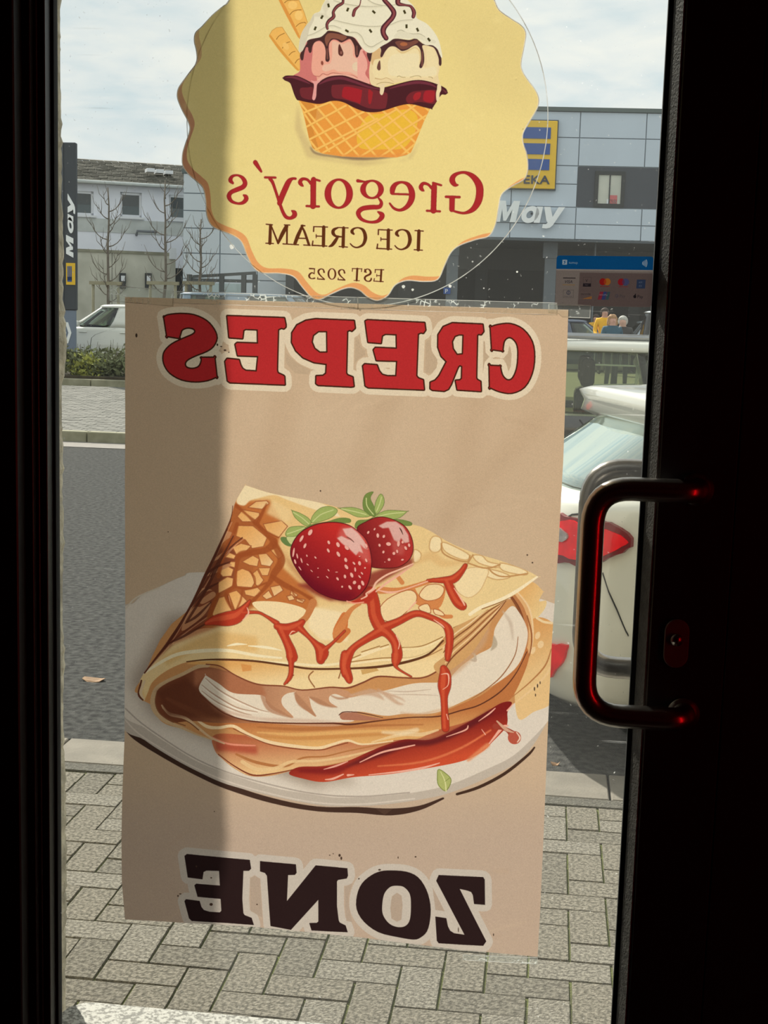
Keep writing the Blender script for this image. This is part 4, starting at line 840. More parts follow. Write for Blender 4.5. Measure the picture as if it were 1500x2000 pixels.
for a in [[(610, 525, 5), (700, 495, 5), (800, 440, 5), (870, 400, 6), (980, 380, 6), (1100, 420, 4)], [(990, 295, 5), (1150, 335, 6), (1350, 375, 6), (1560, 390, 6), (1800, 368, 5), (1960, 310, 5), (2150, 290, 4)], [(990, 10, 4), (1160, 60, 6), (1350, 90, 7), (1520, 100, 5), (1700, 90, 4)], [(1200, 480, 5), (1320, 480, 8), (1400, 540, 8), (1450, 640, 8), (1540, 690, 8), (1640, 640, 6), (1740, 580, 4)],
          [(1920, 460, 5), (1980, 445, 6), (2060, 480, 7), (2150, 500, 6), (2250, 500, 6), (2330, 545, 4)], [(1490, 0, 5), (1600, 60, 8), (1760, 85, 5), (1950, 60, 4)]]:
    cb.line(BA, a, (128, 116, 84), alpha=.75)
    cb.line(BA, [(x, y + 14, w * 3) for x, y, w in a], (214, 203, 166), alpha=.5, blur=1)
cb.poly(BA, [(1900, 500), (2000, 460), (2160, 510), (2300, 540), (2480, 600), (2440, 640), (2250, 580), (2000, 560), (1880, 560)], (226, 216, 180), smooth=True, blur=3)
# chocolate strings
for a, c in [([(1170, -160, 34), (1130, 0, 34), (1120, 50, 40), (1040, 100, 46), (985, 180, 40), (990, 250, 50), (920, 310, 46), (890, 370, 40), (900, 425, 34)], (66, 36, 36)), ([(1400, -60, 14), (1385, 20, 12), (1365, 90, 16), (1300, 150, 44), (1278, 230, 44)], (86, 40, 38)),
             ([(1680, -120, 50), (1730, 0, 60), (1800, 80, 60), (1870, 180, 70), (1850, 260, 70), (1780, 340, 70), (1720, 420, 80), (1720, 500, 70), (1760, 565, 66)], (68, 30, 36)), ([(1950, -120, 60), (1930, 0, 70), (1940, 60, 60), (2040, 80, 30), (2120, 100, 36), (2165, 180, 56), (2155, 250, 50)], (72, 32, 36))]:
    cb.line(BA, a, c)
    cb.line(BA, [(x + 4, y, w * .45) for x, y, w in a[1:]], (132, 62, 62), blur=2)
for x, y, r in [(915, 85, .2), (818, 255, -.5), (720, 420, -.4), (1195, 145, -.4), (1185, 458, 1.0), (1578, 180, .8), (1530, 458, .6), (2028, 180, .4), (2056, 390, 0), (2218, 440, .4), (2385, 585, .6)]:
    cb.poly(BA,
            [(x + u * math.cos(r) + v * math.sin(r), y - u * math.sin(r) + v * math.cos(r)) for u, v in ((-15, -27), (15, -30), (16, 26), (-14, 28))], (56, 48, 22))
# waffle cup
cup = [(362, 555), (420, 700), (455, 830), (500, 1020), (540, 1200), (590, 1320), (640, 1370), (760, 1420), (1060, 1465), (1330, 1478), (1560, 1478), (1960, 1480), (2120, 1440), (2190, 1400), (2260, 1250), (2400, 900), (2500, 690), (2300, 600), (2000, 560), (1500, 700), (900, 500)]
cb.poly(BC, cup, (238, 146, 54), smooth=False)
CUP = cb.mask(BC, cup); cb.clip = CUP
cb.poly(BC, [(1350, 1000), (1500, 800), (1800, 760), (2100, 700), (2260, 760), (2300, 900), (2220, 1150), (2060, 1330), (1800, 1350), (1400, 1340), (1310, 1200)], (240, 180, 50), smooth=True)
cb.poly(BC, [(420, 560), (480, 900), (560, 1350), (700, 1400), (600, 1000), (660, 700)], (214, 130, 48), smooth=True, alpha=.9)
cb.poly(BC, [(660, 700), (780, 800), (640, 920)], (224, 148, 66))
def waf(a, b):
    cb.line(BC, [(a[0], a[1] + 16), (b[0], b[1] + 16)], (170, 100, 26), w=9, smooth=False)
    cb.line(BC, [a, b], (250, 186, 84), w=33, smooth=False)
for a, b in [((410, 700), (860, 1380)), ((360, 560), (1120, 1480)), ((640, 640), (1360, 1480)), ((860, 560), (1640, 1480)), ((1190, 640), (1960, 1480)), ((1460, 720), (2180, 1440)), ((1700, 690), (2310, 1290)), ((1900, 640), (2380, 1100)), ((2110, 590), (2450, 900)), ((2360, 600), (2520, 760)), ((430, 1060), (700, 1400)),
             ((440, 760), (860, 590)), ((480, 990), (1130, 640)), ((540, 1190), (1420, 740)), ((600, 1380), (1640, 850)), ((740, 1420), (1960, 700)), ((1080, 1460), (2280, 620)), ((1380, 1460), (2440, 800)), ((1660, 1490), (2400, 1000)), ((2000, 1480), (2330, 1200))]:
    waf(a, b)
cb.poly(BC, [(600, 1385), (900, 1430), (1500, 1440), (2100, 1420), (2100, 1500), (600, 1500)], (236, 140, 60), blur=12, alpha=.8)
cb.clip = None
cb.outline(BC, cup[:14], (214, 140, 70), 5, alpha=0.0)
# dark red chocolate lip
lip = [(108, 190), (108, 190), (150, 158), (240, 152), (340, 160), (460, 210), (560, 262), (610, 285), (660, 290), (700, 255), (760, 215), (860, 170), (1000, 152), (1120, 158), (1280, 210), (1420, 260), (1530, 300), (1640, 340), (1760, 345), (1900, 310), (2080, 262), (2220, 232), (2360, 228), (2500, 255), (2630, 300), (2690, 325), (2760, 370), (2785, 430), (2785, 430), (2750, 458), (2690, 455),
       (2640, 520), (2600, 580), (2530, 690), (2530, 690), (2400, 660), (2250, 620), (2120, 612), (1950, 650), (1700, 730), (1520, 742), (1400, 720), (1250, 660), (1120, 590), (1000, 558), (880, 562), (770, 595), (680, 608), (560, 590), (380, 552), (335, 535), (290, 440), (240, 290), (200, 250), (140, 225)]
cb.poly(BC, lip, (66, 28, 32), smooth=True)
for pts, c in [([(390, 360), (500, 345), (600, 350), (600, 530), (480, 530), (400, 480)], (104, 36, 40)), ([(900, 330), (960, 300), (1200, 300), (1500, 360), (1760, 420), (1810, 470), (1790, 640), (1740, 690), (1500, 680), (1300, 600), (1100, 540), (920, 500)], (106, 36, 40)), ([(2110, 520), (2200, 420), (2400, 390), (2600, 390), (2620, 520), (2560, 610), (2340, 580), (2200, 600), (2140, 600)], (108, 34, 38)),
               ([(1080, 380), (1110, 335), (1200, 335), (1380, 380), (1395, 410), (1365, 600), (1320, 590), (1090, 510), (1070, 440)], (156, 30, 36)), ([(1500, 385), (1560, 410), (1570, 440), (1540, 600), (1500, 590)], (154, 32, 36)), ([(2225, 500), (2260, 440), (2330, 418), (2355, 440), (2330, 520), (2270, 555), (2240, 545)], (160, 34, 38)), ([(2400, 440), (2440, 395), (2560, 400), (2580, 440), (2560, 560), (2500, 590), (2400, 560), (2390, 500)], (158, 32, 38))]:
    cb.poly(BC, pts, c, smooth=True)
for a in [[(150, 185, 10), (260, 175, 34), (400, 215, 40), (540, 280, 16)], [(700, 290, 14), (850, 220, 40), (1050, 190, 44), (1250, 245, 40), (1500, 335, 30), (1700, 375, 20)], [(1850, 360, 14), (2060, 300, 34), (2300, 260, 44), (2500, 290, 34), (2600, 340, 12)]]: cb.line(BC, a, (112, 44, 56), alpha=.8, blur=3)
cb.line(BC, [(2700, 370, 10), (2760, 420, 30)], (100, 44, 50))
cb.outline(BC, lip, (52, 20, 24), 8, smooth=True, alpha=.9, n=3)
# drips over the lip
cb.poly(BC, [(560, 228), (620, 240), (700, 225), (760, 200), (700, 260), (665, 300), (655, 400), (650, 480), (630, 540), (605, 552), (585, 520), (600, 420), (612, 320), (600, 268)], (232, 150, 140), smooth=True)
cb.poly(BD, [(300, 310), (360, 300), (440, 290), (430, 340), (415, 420), (395, 462), (370, 465), (350, 430), (352, 350)], (234, 208, 158), smooth=True)
cb.poly(BD, [(1290, 300), (1340, 300), (1350, 380), (1325, 440), (1318, 540), (1290, 572), (1270, 540), (1265, 440), (1280, 370)], (238, 212, 156), smooth=True)
# ---- the writing on the badge (seen from behind, so mirrored)
RED = (166, 34, 36); BRN = (84, 40, 18)
BE, BF, BG = (430, 300, 5.769), (690, 300, 5.769), (510, 430, 4.6875)
G = [(BE, [(146, 334, 26), (118, 302, 46), (140, 258, 32), (200, 246, 22), (256, 276, 40), (284, 330, 50), (262, 376, 52), (190, 408, 50), (125, 438, 46), (102, 485, 50), (132, 538, 36), (200, 563, 26), (258, 555, 38), (294, 520, 48), (294, 488, 44), (268, 470, 20)]),
     (BE, [(398, 100, 50), (432, 152, 40), (466, 204, 24)]), (BE, [(508, 270, 24), (626, 272, 24)]), (BE, [(565, 285, 40), (595, 330, 34), (630, 430, 30), (680, 580, 34), (710, 660, 36), (745, 715, 38), (795, 728, 36), (838, 700, 52), (838, 665, 48), (808, 645, 14)]),
     (BE, [(672, 560, 56), (700, 480, 62), (735, 400, 62), (775, 318, 56), (815, 285, 30), (852, 284, 26)]), (BE, [(1055, 290, 50), (1052, 330, 62), (1050, 560, 62), (1048, 590, 70)]), (BE, [(975, 592, 24), (1115, 597, 24)]), (BE, [(1045, 285, 26), (1125, 308, 22)]), (BE, [(1025, 340, 30), (985, 296, 28), (930, 288, 34), (902, 322, 44), (918, 352, 36), (938, 368, 12)]),
     (BF, [(52, 308, 36), (130, 318, 18), (160, 310, 14)]), (BF, [(285, 500, 18), (318, 550, 34), (296, 600, 46), (200, 606, 52), (105, 622, 52), (58, 670, 52), (92, 738, 38), (180, 772, 28), (270, 765, 38), (322, 720, 54), (322, 685, 50), (280, 658, 18)]),
     (BF, [(412, 562, 20), (460, 618, 28), (530, 638, 32), (605, 600, 50), (656, 520, 66), (660, 430, 66), (620, 352, 46), (548, 324, 26), (482, 345, 44), (448, 390, 60), (440, 440, 50)]), (BF, [(440, 455), (650, 462)]),
     (BF, [(915, 350, 50), (912, 400, 62), (905, 620, 62), (905, 640, 70)]), (BF, [(830, 645, 24), (978, 652, 24)]), (BF, [(900, 332, 26), (992, 358, 22)]), (BF, [(885, 392, 30), (845, 350, 28), (790, 338, 36), (762, 378, 46), (778, 408, 36), (798, 422, 12)]),
     (BF, [(1180, 355, 16), (1145, 352, 44), (1115, 305, 62), (1130, 258, 52), (1180, 225, 34), (1260, 215, 32), (1350, 260, 58), (1415, 350, 78), (1426, 440, 82), (1408, 540, 78), (1350, 628, 58), (1260, 670, 30), (1180, 662, 26), (1100, 636, 22)]), (BF, [(1115, 505, 62), (1112, 630, 60)]), (BF, [(1045, 488, 28), (1198, 492, 28)])]
G = [(T, [(p[0], p[1], p[2] if len(p) > 2 else 22) for p in a]) for T, a in G]
for T, a in G: cb.line(T, [(x, y, w + 14) for x, y, w in a], (244, 196, 128), alpha=.8)
cb.ring(BE, 1338, 453, (168, 178), (80, 138), (244, 196, 128)); cb.ring(BF, 213, 405, (140, 116), (64, 78), (244, 196, 128))
for T, a in G: cb.line(T, [(x, y, w) for x, y, w in a], (112, 40, 24))
for T, a in G: cb.line(T, [(x, y, max(2, w - 8)) for x, y, w in a], RED)
cb.ring(BE, 1338, 453, (160, 171), (86, 146), (112, 44, 24)); cb.ring(BE, 1338, 453, (156, 167), (90, 150), RED)
cb.ring(BF, 213, 405, (133, 109), (71, 86), (112, 44, 24)); cb.ring(BF, 213, 405, (129, 105), (75, 90), RED)
I_ = []
def st(*a): I_.append([(p[0], p[1], p[2]) for p in a])
def dd(x, y, w=0): return (x, y, w)
st((88, 48, 26), (82, 212, 30)); st((45, 212, 10), (115, 215, 10)); st((48, 38, 10), (105, 44, 12)); st((98, 60, 12), (158, 212, 18)); st((160, 205, 22), (195, 130, 34), (235, 58, 34)); st((240, 48, 16), (238, 216, 16)); st((202, 218, 10), (282, 222, 10)); st((215, 44, 10), (265, 46, 10))
st((380, 52, 22), (340, 140, 32), (312, 215, 30)); st((375, 60, 12), (400, 110, 20), (440, 226, 22)); st((325, 165, 11), (412, 168, 11)); st((275, 222, 10), (345, 226, 10)); st((392, 228, 10), (452, 232, 10)); st((370, 50, 14), (402, 52, 12))
for dx, dy, k in ((0, 0, 1.0), (592, 28, 1.0)):
    st((575 + dx, 64 + dy, 30), (572 + dx, 235 + dy, 30)); st((482 + dx, 60 + dy, 10), (610 + dx, 64 + dy, 10)); st((484 + dx, 62 + dy, 12), (482 + dx, 104 + dy, 12)); st((505 + dx, 146 + dy, 10), (570 + dx, 149 + dy, 10)); st((506 + dx, 132 + dy, 8), (506 + dx, 162 + dy, 8)); st((468 + dx, 231 + dy, 12), (605 + dx, 238 + dy, 10)); st((476 + dx, 192 + dy, 11), (470 + dx, 232 + dy, 14))
st((757, 72, 28), (752, 242, 30)); st((716, 242, 10), (792, 247, 10)); st((700, 68, 10), (798, 72, 10)); st((705, 70, 12), (668, 88, 26), (660, 118, 30), (685, 146, 20), (745, 154, 11)); st((705, 150, 20), (678, 195, 30), (650, 230, 26), (622, 242, 10))
for dx, dy in ((0, 0), (408, 18)):
    st((850 + dx, 128 + dy, 16), (832 + dx, 105 + dy, 28), (852 + dx, 78 + dy, 16), (895 + dx, 71 + dy, 12), (938 + dx, 95 + dy, 26), (956 + dx, 160 + dy, 32), (936 + dx, 222 + dy, 24), (885 + dx, 250 + dy, 14), (845 + dx, 242 + dy, 12), (818 + dx, 216 + dy, 10))
st((1446, 100, 30), (1440, 272, 30)); st((1410, 96, 10), (1486, 101, 10)); st((1402, 271, 10), (1478, 276, 10))
st((1102, 456, 18), (1096, 560, 18)); st((1045, 453, 7), (1125, 455, 7)); st((1047, 454, 9), (1045, 480, 8)); st((1058, 507, 7), (1098, 509, 7)); st((1060, 496, 6), (1060, 518, 6)); st((1032, 558, 8), (1120, 564, 8)); st((1038, 535, 8), (1034, 558, 9))
sx = [(146, 334, 26), (118, 302, 46), (140, 258, 32), (200, 246, 22), (256, 276, 40), (284, 330, 50), (262, 376, 52), (190, 408, 50), (125, 438, 46), (102, 485, 50), (132, 538, 36), (200, 563, 26), (258, 555, 38), (294, 520, 40), (300, 480, 26)]
st(*[(948 + (x - 95) * .30, 448 + (y - 246) * .355, w * .32) for x, y, w in sx]); st((948, 476, 8), (950, 450, 8))
st((882, 445, 18), (876, 552, 18)); st((835, 443, 7), (925, 446, 7)); st((838, 444, 8), (836, 470, 7)); st((922, 446, 8), (920, 472, 7)); st((852, 552, 7), (902, 555, 7))
for dx, dy in ((0, 0), (-187, -6)):
    st((766 + dx, 484 + dy, 13), (758 + dx, 460 + dy, 10), (738 + dx, 453 + dy, 8), (716 + dx, 466 + dy, 15), (716 + dx, 492 + dy, 14), (738 + dx, 520 + dy, 10), (764 + dx, 542 + dy, 8)); st((706 + dx, 545 + dy, 9), (768 + dx, 548 + dy, 12)); st((708 + dx, 530 + dy, 7), (706 + dx, 545 + dy, 8))
st((445, 443, 12), (492, 446, 10)); st((491, 447, 8), (488, 492, 8)); st((488, 490, 8), (466, 482, 10), (444, 500, 15), (444, 522, 14), (464, 536, 8), (492, 532, 13))
for a in I_: cb.line(BG, [(x, y, w + 7) for x, y, w in a], (246, 204, 140), alpha=.7)
cb.ring(BG, 650, 493, (44, 56), (20, 40), (246, 204, 140))
for a in I_: cb.line(BG, a, BRN)
cb.ring(BG, 650, 493, (40, 52), (24, 45), BRN)
cb.outline(B0, rim_px, (250, 232, 196), 2.6, smooth=True, alpha=.9)  # sticker edge, its glint painted in as a light line
cb.grain(0.008, 1); cb.grain(0.006, 3); cb.tone = .86; cb.pale = .02; cb.cast = (1.0, 1.0, 1.05)

# ================================================================== the card-payment sticker
cs = Canvas(0, 0.1385, 0, 0.0705, 0.00020, (150, 134, 124)); cs.flat = True
W_, H_ = cs.w, cs.h
K = (0, 0, W_ / 1180.0)          # traced in the zoomed view, 1180 wide
cs.poly(K, [(0, 0), (1180, 0), (1180, 160), (0, 160)], (20, 92, 148))
cs.poly(K, [(0, 160), (1180, 160), (1180, 176), (0, 176)], (176, 160, 150))
cs.poly(K, [(290, 200), (1180, 200), (1180, 600), (280, 600)], (116, 96, 90), blur=4)
cs.poly(K, [(72, 50), (130, 50), (130, 108), (72, 108)], (190, 200, 208)); cs.line(K, [(112, 66), (92, 70), (108, 86), (90, 94)], (20, 92, 148), w=8)
cs.text(K, 'sumup', 42, 150, 96, (176, 192, 204), bold=.01)
for k, r in enumerate((8, 26, 44, 62)):
    cs.line(K, [(1052 + k * 17 + r * .32 * (math.cos(a) - 1), 80 + (12 + r * .55) * math.sin(a)) for a in (-1.1, -.6, 0, .6, 1.1)], (196, 208, 216), w=8)
cs.poly(K, [(88, 262), (240, 262), (240, 272), (88, 272)], (46, 38, 40)); cs.text(K, 'VISA', 50, 104, 328, (40, 36, 50), shear=.25, bold=.012); cs.poly(K, [(84, 344), (236, 344), (236, 352), (84, 352)], (170, 130, 80))
cs.outline(K, [(336, 254), (432, 254), (432, 366), (336, 366)], (80, 66, 64), 3); cs.text(K, 'V', 50, 362, 312, (40, 34, 40), bold=.015); cs.poly(K, [(334, 328), (432, 328), (432, 366), (334, 366)], (48, 40, 44)); cs.text(K, 'PAY', 24, 358, 356, (130, 110, 110))
for cx0, c1, c2, cm in [(540, (170, 36, 34), (196, 118, 44), (190, 70, 34)), (764, (164, 36, 44), (84, 86, 124), (110, 60, 92))]:
    cs.dot(K, cx0 + 36, 306, 42, 42, c1); cs.dot(K, cx0 + 90, 306, 42, 42, c2); cs.dot(K, cx0 + 63, 306, 15, 30, cm); cs.poly(K, [(cx0 + 6, 358), (cx0 + 120, 358), (cx0 + 120, 366), (cx0 + 6, 366)], c1, alpha=.6)
cs.poly(K, [(990, 274), (1096, 274), (1092, 380), (986, 380)], (58, 70, 96)); cs.text(K, 'AM', 30, 1012, 318, (130, 136, 150), bold=.01); cs.text(K, 'EX', 30, 1018, 360, (130, 136, 150), bold=.01)
cs.outline(K, [(96, 410), (222, 410), (222, 502), (96, 502)], (96, 84, 80), 3); cs.ring(K, 160, 442, (25, 25), (17, 17), (80, 78, 90)); cs.poly(K, [(157, 424), (163, 424), (163, 460), (157, 460)], (80, 78, 90)); cs.text(K, 'Diners Club', 20, 106, 492, (90, 80, 84))
cs.outline(K, [(306, 440), (448, 440), (448, 514), (306, 514)], (130, 112, 104), 3); cs.text(K, 'DISCOVER', 26, 310, 466, (60, 48, 50), bold=.008); cs.poly(K, [(330, 514), (448, 480), (448, 514)], (176, 116, 62))
cs.poly(K, [(545, 424), (672, 424), (654, 520), (520, 520)], (150, 52, 66)); cs.poly(K, [(590, 424), (630, 424), (610, 520), (566, 520)], (66, 74, 120)); cs.poly(K, [(634, 424), (672, 424), (654, 520), (614, 520)], (70, 92, 96)); cs.text(K, 'UnionPay', 26, 540, 470, (180, 168, 168))
cs.ring(K, 752, 472, (20, 22), (13, 14), (92, 82, 90)); cs.poly(K, [(752, 468), (774, 468), (774, 478), (752, 478)], (92, 82, 90)); cs.text(K, 'Pay', 52, 786, 490, (86, 76, 78))
cs.dot(K, 974, 476, 19, 20, (40, 34, 36)); cs.dot(K, 980, 450, 5, 9, (40, 34, 36), rot=.5); cs.dot(K, 995, 470, 7, 8, (116, 96, 90)); cs.text(K, 'Pay', 52, 1002, 494, (44, 38, 42))
cs.grain(.03, 2)


def sheet(name, outline_xz, canvas, m, y0, wave, parent=None, sub=26, thick=0.00035, curl=None):
    """a thin printed sheet in its real thickness, gently waved, printed picture mapped by position"""
    xs = [p[0] for p in outline_xz]; zs = [p[1] for p in outline_xz]
    from mathutils.geometry import delaunay_2d_cdt
    O = [Vector((x, z)) for x, z in outline_xz]; A = np.array(outline_xz)
    # finer outline, then an inner grid, joined by a constrained triangulation
    st_ = max(max(xs) - min(xs), max(zs) - min(zs)) / sub
    out = []
    for a, b in zip(O, O[1:] + O[:1]):
        k_ = max(1, int((b - a).length / st_)); out += [a.lerp(b, q / k_) for q in range(k_)]
    gx = np.arange(min(xs) + st_ * .5, max(xs), st_); gz = np.arange(min(zs) + st_ * .5, max(zs), st_)
    V = list(out); B_ = np.roll(A, -1, 0)
    for x in gx:
        for z in gz:
            c = ((A[:, 1] > z) != (B_[:, 1] > z)) & (x < (B_[:, 0] - A[:, 0]) * (z - A[:, 1]) / (B_[:, 1] - A[:, 1] + 1e-12) + A[:, 0])
            if c.sum() % 2:
                # keep clear of the edge
                t = np.clip(((x - A[:, 0]) * (B_ - A)[:, 0] + (z - A[:, 1]) * (B_ - A)[:, 1]) / ((B_ - A) ** 2).sum(1).clip(1e-12), 0, 1)
                if np.hypot(A[:, 0] + t * (B_ - A)[:, 0] - x, A[:, 1] + t * (B_ - A)[:, 1] - z).min() > st_ * .3: V.append(Vector((x, z)))
    n_ = len(out)
    vo, eo, fo, *_r = delaunay_2d_cdt(V, [], [list(range(n_))], 1, 1e-7)
    me = bpy.data.meshes.new(name)
    fs = [list(f) for f in fo]
    ar_ = lambda f: sum(vo[f[i]].x * vo[f[(i + 1) % len(f)]].y - vo[f[(i + 1) % len(f)]].x * vo[f[i]].y for i in range(len(f)))
    fs = [f if ar_(f) > 0 else f[::-1] for f in fs]
    me.from_pydata([(v.x, y0 - wave(v.x, v.y), v.y) for v in vo], [], fs); me.update()
    uvl = me.uv_layers.new(name='print')
    for lp in me.loops:
        c = me.vertices[lp.vertex_index].co
        uvl.data[lp.index].uv = canvas.uv(c.x, c.z)
    o = link(name, me, m, parent, True)
    return o


PAPER_MAT = sheet_mat('printed_poster_paper', cv.image('poster_print'), gain=(1.0, 1.0, 1.0), gloss=0.0)
BADGE_MAT = sheet_mat('printed_badge_vinyl', cb.image('badge_print'), gain=(1.0, 1.0, 1.0), gloss=0.0)
CARD_MAT = sheet_mat('printed_card_vinyl', cs.image('card_print'), gain=(0.37, 0.39, 0.44), gloss=0.01, rough=.3)


# ================================================================== structure: shop room, door, street wall
M_dark = mat('dark_painted_wall', (96, 90, 86), rough=.9, noise=.15, nscale=3, bump=.1, bscale=40)
M_floor = mat('dark_shop_floor', (58, 54, 52), rough=.5, noise=.2, nscale=6)
M_frame = mat('black_powder_coated_aluminium', (26, 26, 27), rough=.42, spec=.5, noise=.08, nscale=30, bump=.03, bscale=300)
M_bead = mat('dark_grey_glazing_bead', (84, 83, 79), rough=.6, spec=.3, noise=.25, nscale=60, bump=.35, bscale=260)
M_rubber = mat('black_rubber_gasket', (12, 12, 12), rough=.8, noise=.1)
M_plaster = mat('rough_grey_plaster', (196, 188, 168), rough=.95, noise=.3, nscale=18, bump=1.0, bscale=55, detail=8)
M_granite = mat('speckled_granite', (104, 102, 94), rough=.6, rgb2=(182, 180, 172), nscale=120, bump=.1, bscale=200, detail=8, lo=.42, hi=.56)
M_conc = mat('pale_kerb_concrete', (128, 122, 112), rough=.9, noise=.12, nscale=9, bump=.3, bscale=120)
M_steel = mat('brushed_stainless_steel', (158, 152, 145), rough=.27, metal=1.0, noise=.06, nscale=8, stretch=(40, 40, 1))

XL, XR = -0.733, 0.132
FLOORZ = 0.12
R0, R1, RB, RT_, WO = -2.1, 1.9, -3.7, 2.95, 0.75
tag(box('floor', (R0, RB, FLOORZ - .1), (R1, .02, FLOORZ), M_floor), kind='structure')
tag(box('ceiling', (R0, RB, RT_), (R1, .02, RT_ + .1), M_dark), kind='structure')
tag(box('wall_back', (R0, RB - .1, 0), (R1, RB, RT_ + .1), M_dark), kind='structure')
tag(box('wall_left', (R0 - .1, RB - .1, 0), (R0, .02, RT_ + .1), M_dark), kind='structure')
tag(box('wall_right', (R1, RB - .1, 0), (R1 + .1, .02, RT_ + .1), M_dark), kind='structure')
# street wall: dark lining inside, rough plaster outside with a deep reveal round the door
XC = at(121.5, 1000, WO).x
XRR = 0.62
bm = bmesh.new()
add_box(bm, (R0 - .1, -.06, 0), (-1.03, .02, RT_ + .1)); add_box(bm, (.42, -.06, 0), (R1 + .1, .02, RT_ + .1)); add_box(bm, (-1.03, -.06, 2.5), (.42, .02, RT_ + .1))
tag(bmobj('wall_front', bm, M_dark), kind='structure')
bm = bmesh.new()
add_box(bm, (XC - 3.0, .021, 0), (XC, WO, 4.2)); add_box(bm, (XRR, .021, 0), (XRR + 3.0, WO, 4.2)); add_box(bm, (XC, .021, 2.85), (XRR, WO, 4.2))
ww = bmobj('wall_street', bm, M_plaster); tag(ww, kind='structure')
# uneven plaster arris at the reveal corner, seen as a thin strip beside the glass
bm = bmesh.new(); pts = []
zz = np.arange(0, 2.86, .012); ar = np.random.RandomState(5)
off = np.convolve(ar.randn(len(zz) + 20), np.ones(9) / 9, 'same')[10:-10] * .006 + np.sin(zz * 5) * .002 + ar.randn(len(zz)) * .0012
ring_ = []
for z, o_ in zip(zz, off):
    ring_.append([bm.verts.new((XC - .02, WO - .05, z)), bm.verts.new((XC + .002 + o_ * .4, WO - .05, z)), bm.verts.new((XC + .004 + o_, WO - .012, z)), bm.verts.new((XC + .001 + o_, WO + .004, z)), bm.verts.new((XC - .02, WO + .006, z))])
for a, b in zip(ring_[:-1], ring_[1:]):
    for k in range(4): bm.faces.new((a[k], a[k + 1], b[k + 1], b[k]))
for e_ in (ring_[0], ring_[-1]): bm.faces.new(e_)
tag(bmobj('trim_1', bm, M_plaster), kind='structure')

# fixed black frame of the doorway
bm = bmesh.new()
add_box(bm, (-1.03, -.075, FLOORZ), (-.764, .018, 2.5), .002)
add_box(bm, (-.764, -.045, FLOORZ), (-.752, .018, 2.5), .001); add_box(bm, (-.7515, -.034, FLOORZ), (-.7465, .018, 2.5), .001)
add_box(bm, (.2582, -.042, FLOORZ), (.43, .018, 2.5), .002); add_box(bm, (-.764, -.075, 2.42), (.262, .018, 2.5), .002)
tag(bmobj('trim_2', bm, M_frame), kind='structure')

door = tag(empty('door_1', (0, 0, FLOORZ)), kind='structure')
def dpart(o):
    o.parent = door; o.matrix_parent_inverse = Matrix.Translation((0, 0, -FLOORZ)); return o
DZ0, DZ1 = FLOORZ + .01, 2.41
dpart(box('hinge_stile', (-.746, -.030, DZ0), (-.736, .018, DZ1), M_frame, bevel=.001))
dpart(box('lock_stile', (.152, -.042, DZ0), (.258, .018, DZ1), M_frame, bevel=.002))
dpart(box('bottom_rail', (-.736, -.042, DZ0), (.152, .018, .40), M_frame, bevel=.002))
dpart(box('top_rail', (-.736, -.042, 2.30), (.152, .018, DZ1), M_frame, bevel=.002))
# glazing bead: a sloped strip that catches the sun, a gasket beside it
bm = bmesh.new()
prof = [(.1375, .004), (.152, .004), (.152, -.040), (.149, -.040), (.139, -.014)]
va = [bm.verts.new((x, y, .40)) for x, y in prof]; vb = [bm.verts.new((x, y, 2.30)) for x, y in prof]
for k in range(5): bm.faces.new((va[k], va[(k + 1) % 5], vb[(k + 1) % 5], vb[k]))
bm.faces.new(va); bm.faces.new(vb[::-1])
dpart(bmobj('glazing_bead', bm, M_bead))
dpart(box('gasket', (.1318, -.006, .40), (.1375, .010, 2.30), M_rubber)); dpart(box('gasket', (-.7365, -.006, .40), (-.732, .010, 2.30), M_rubber))
dpart(box('glass_pane', (-.7360, .0005, .395), (.1372, .0065, 2.305), glass_mat('door_glass', tint=(.955, .97, .96), refl=.5, dirt=.42, haze=.018)))

# pull handles, one each side
def d_handle(name, s, z1, z0, x0, r=.0165):
    y = s * .078
    p = [(.205, s * .018, z1), (.205, y, z1), (x0, y, z1), (x0, y, z0), (.205, y, z0), (.205, s * .018, z0)]
    if s < 0: p[0] = (.205, -.042, z1); p[-1] = (.205, -.042, z0)
    P = fillet(p, [0, .03, .052, .052, .03, 0], 8)
    h = tube(name, P, r, M_steel, n=24); dpart(h)
    for zc in (z1, z0):
        a = -.042 if s < 0 else .018
        c = tube('mount_rose', [(.205, a, zc), (.205, a + s * .006, zc)], .023, M_steel, h, 24)
    return h
hz1 = at(1230, 955, -.078).z; hz0 = at(1230, 1400, -.078).z; hx = at(1149, 1180, -.078).x
d_handle('pull_handle', -1, hz1, hz0, hx)
d_handle('pull_handle', 1, hz1 + .010, hz0 + .030, hx)
# lock escutcheon
M_plate = mat('dull_lock_plate', (104, 88, 87), rough=.45, metal=.2, noise=.1, nscale=40)
lc = at(1321, 1257, -.046)
def pill(name, c, w, h, y0, y1, m, parent=None):
    pts = []
    for k in range(13): a = math.pi * k / 12; pts.append((c.x + w / 2 * math.cos(a), c.z + h / 2 - w / 2 + w / 2 * math.sin(a)))
    for k in range(13): a = math.pi + math.pi * k / 12; pts.append((c.x + w / 2 * math.cos(a), c.z - h / 2 + w / 2 + w / 2 * math.sin(a)))
    return prism(name, pts, y0, y1, m, parent, bevel=.001)
lp = pill('lock_plate', lc, .034, .070, -.0425, -.0475, M_plate); dpart(lp)
cyl = tube('lock_cylinder', [(lc.x, -.047, lc.z + .006), (lc.x, -.052, lc.z + .006)], .0085, M_steel, lp, 20)
ks = box('keyhole', (lc.x - .0012, -.0524, lc.z + .001), (lc.x + .0012, -.0519, lc.z + .011), M_rubber, lp)

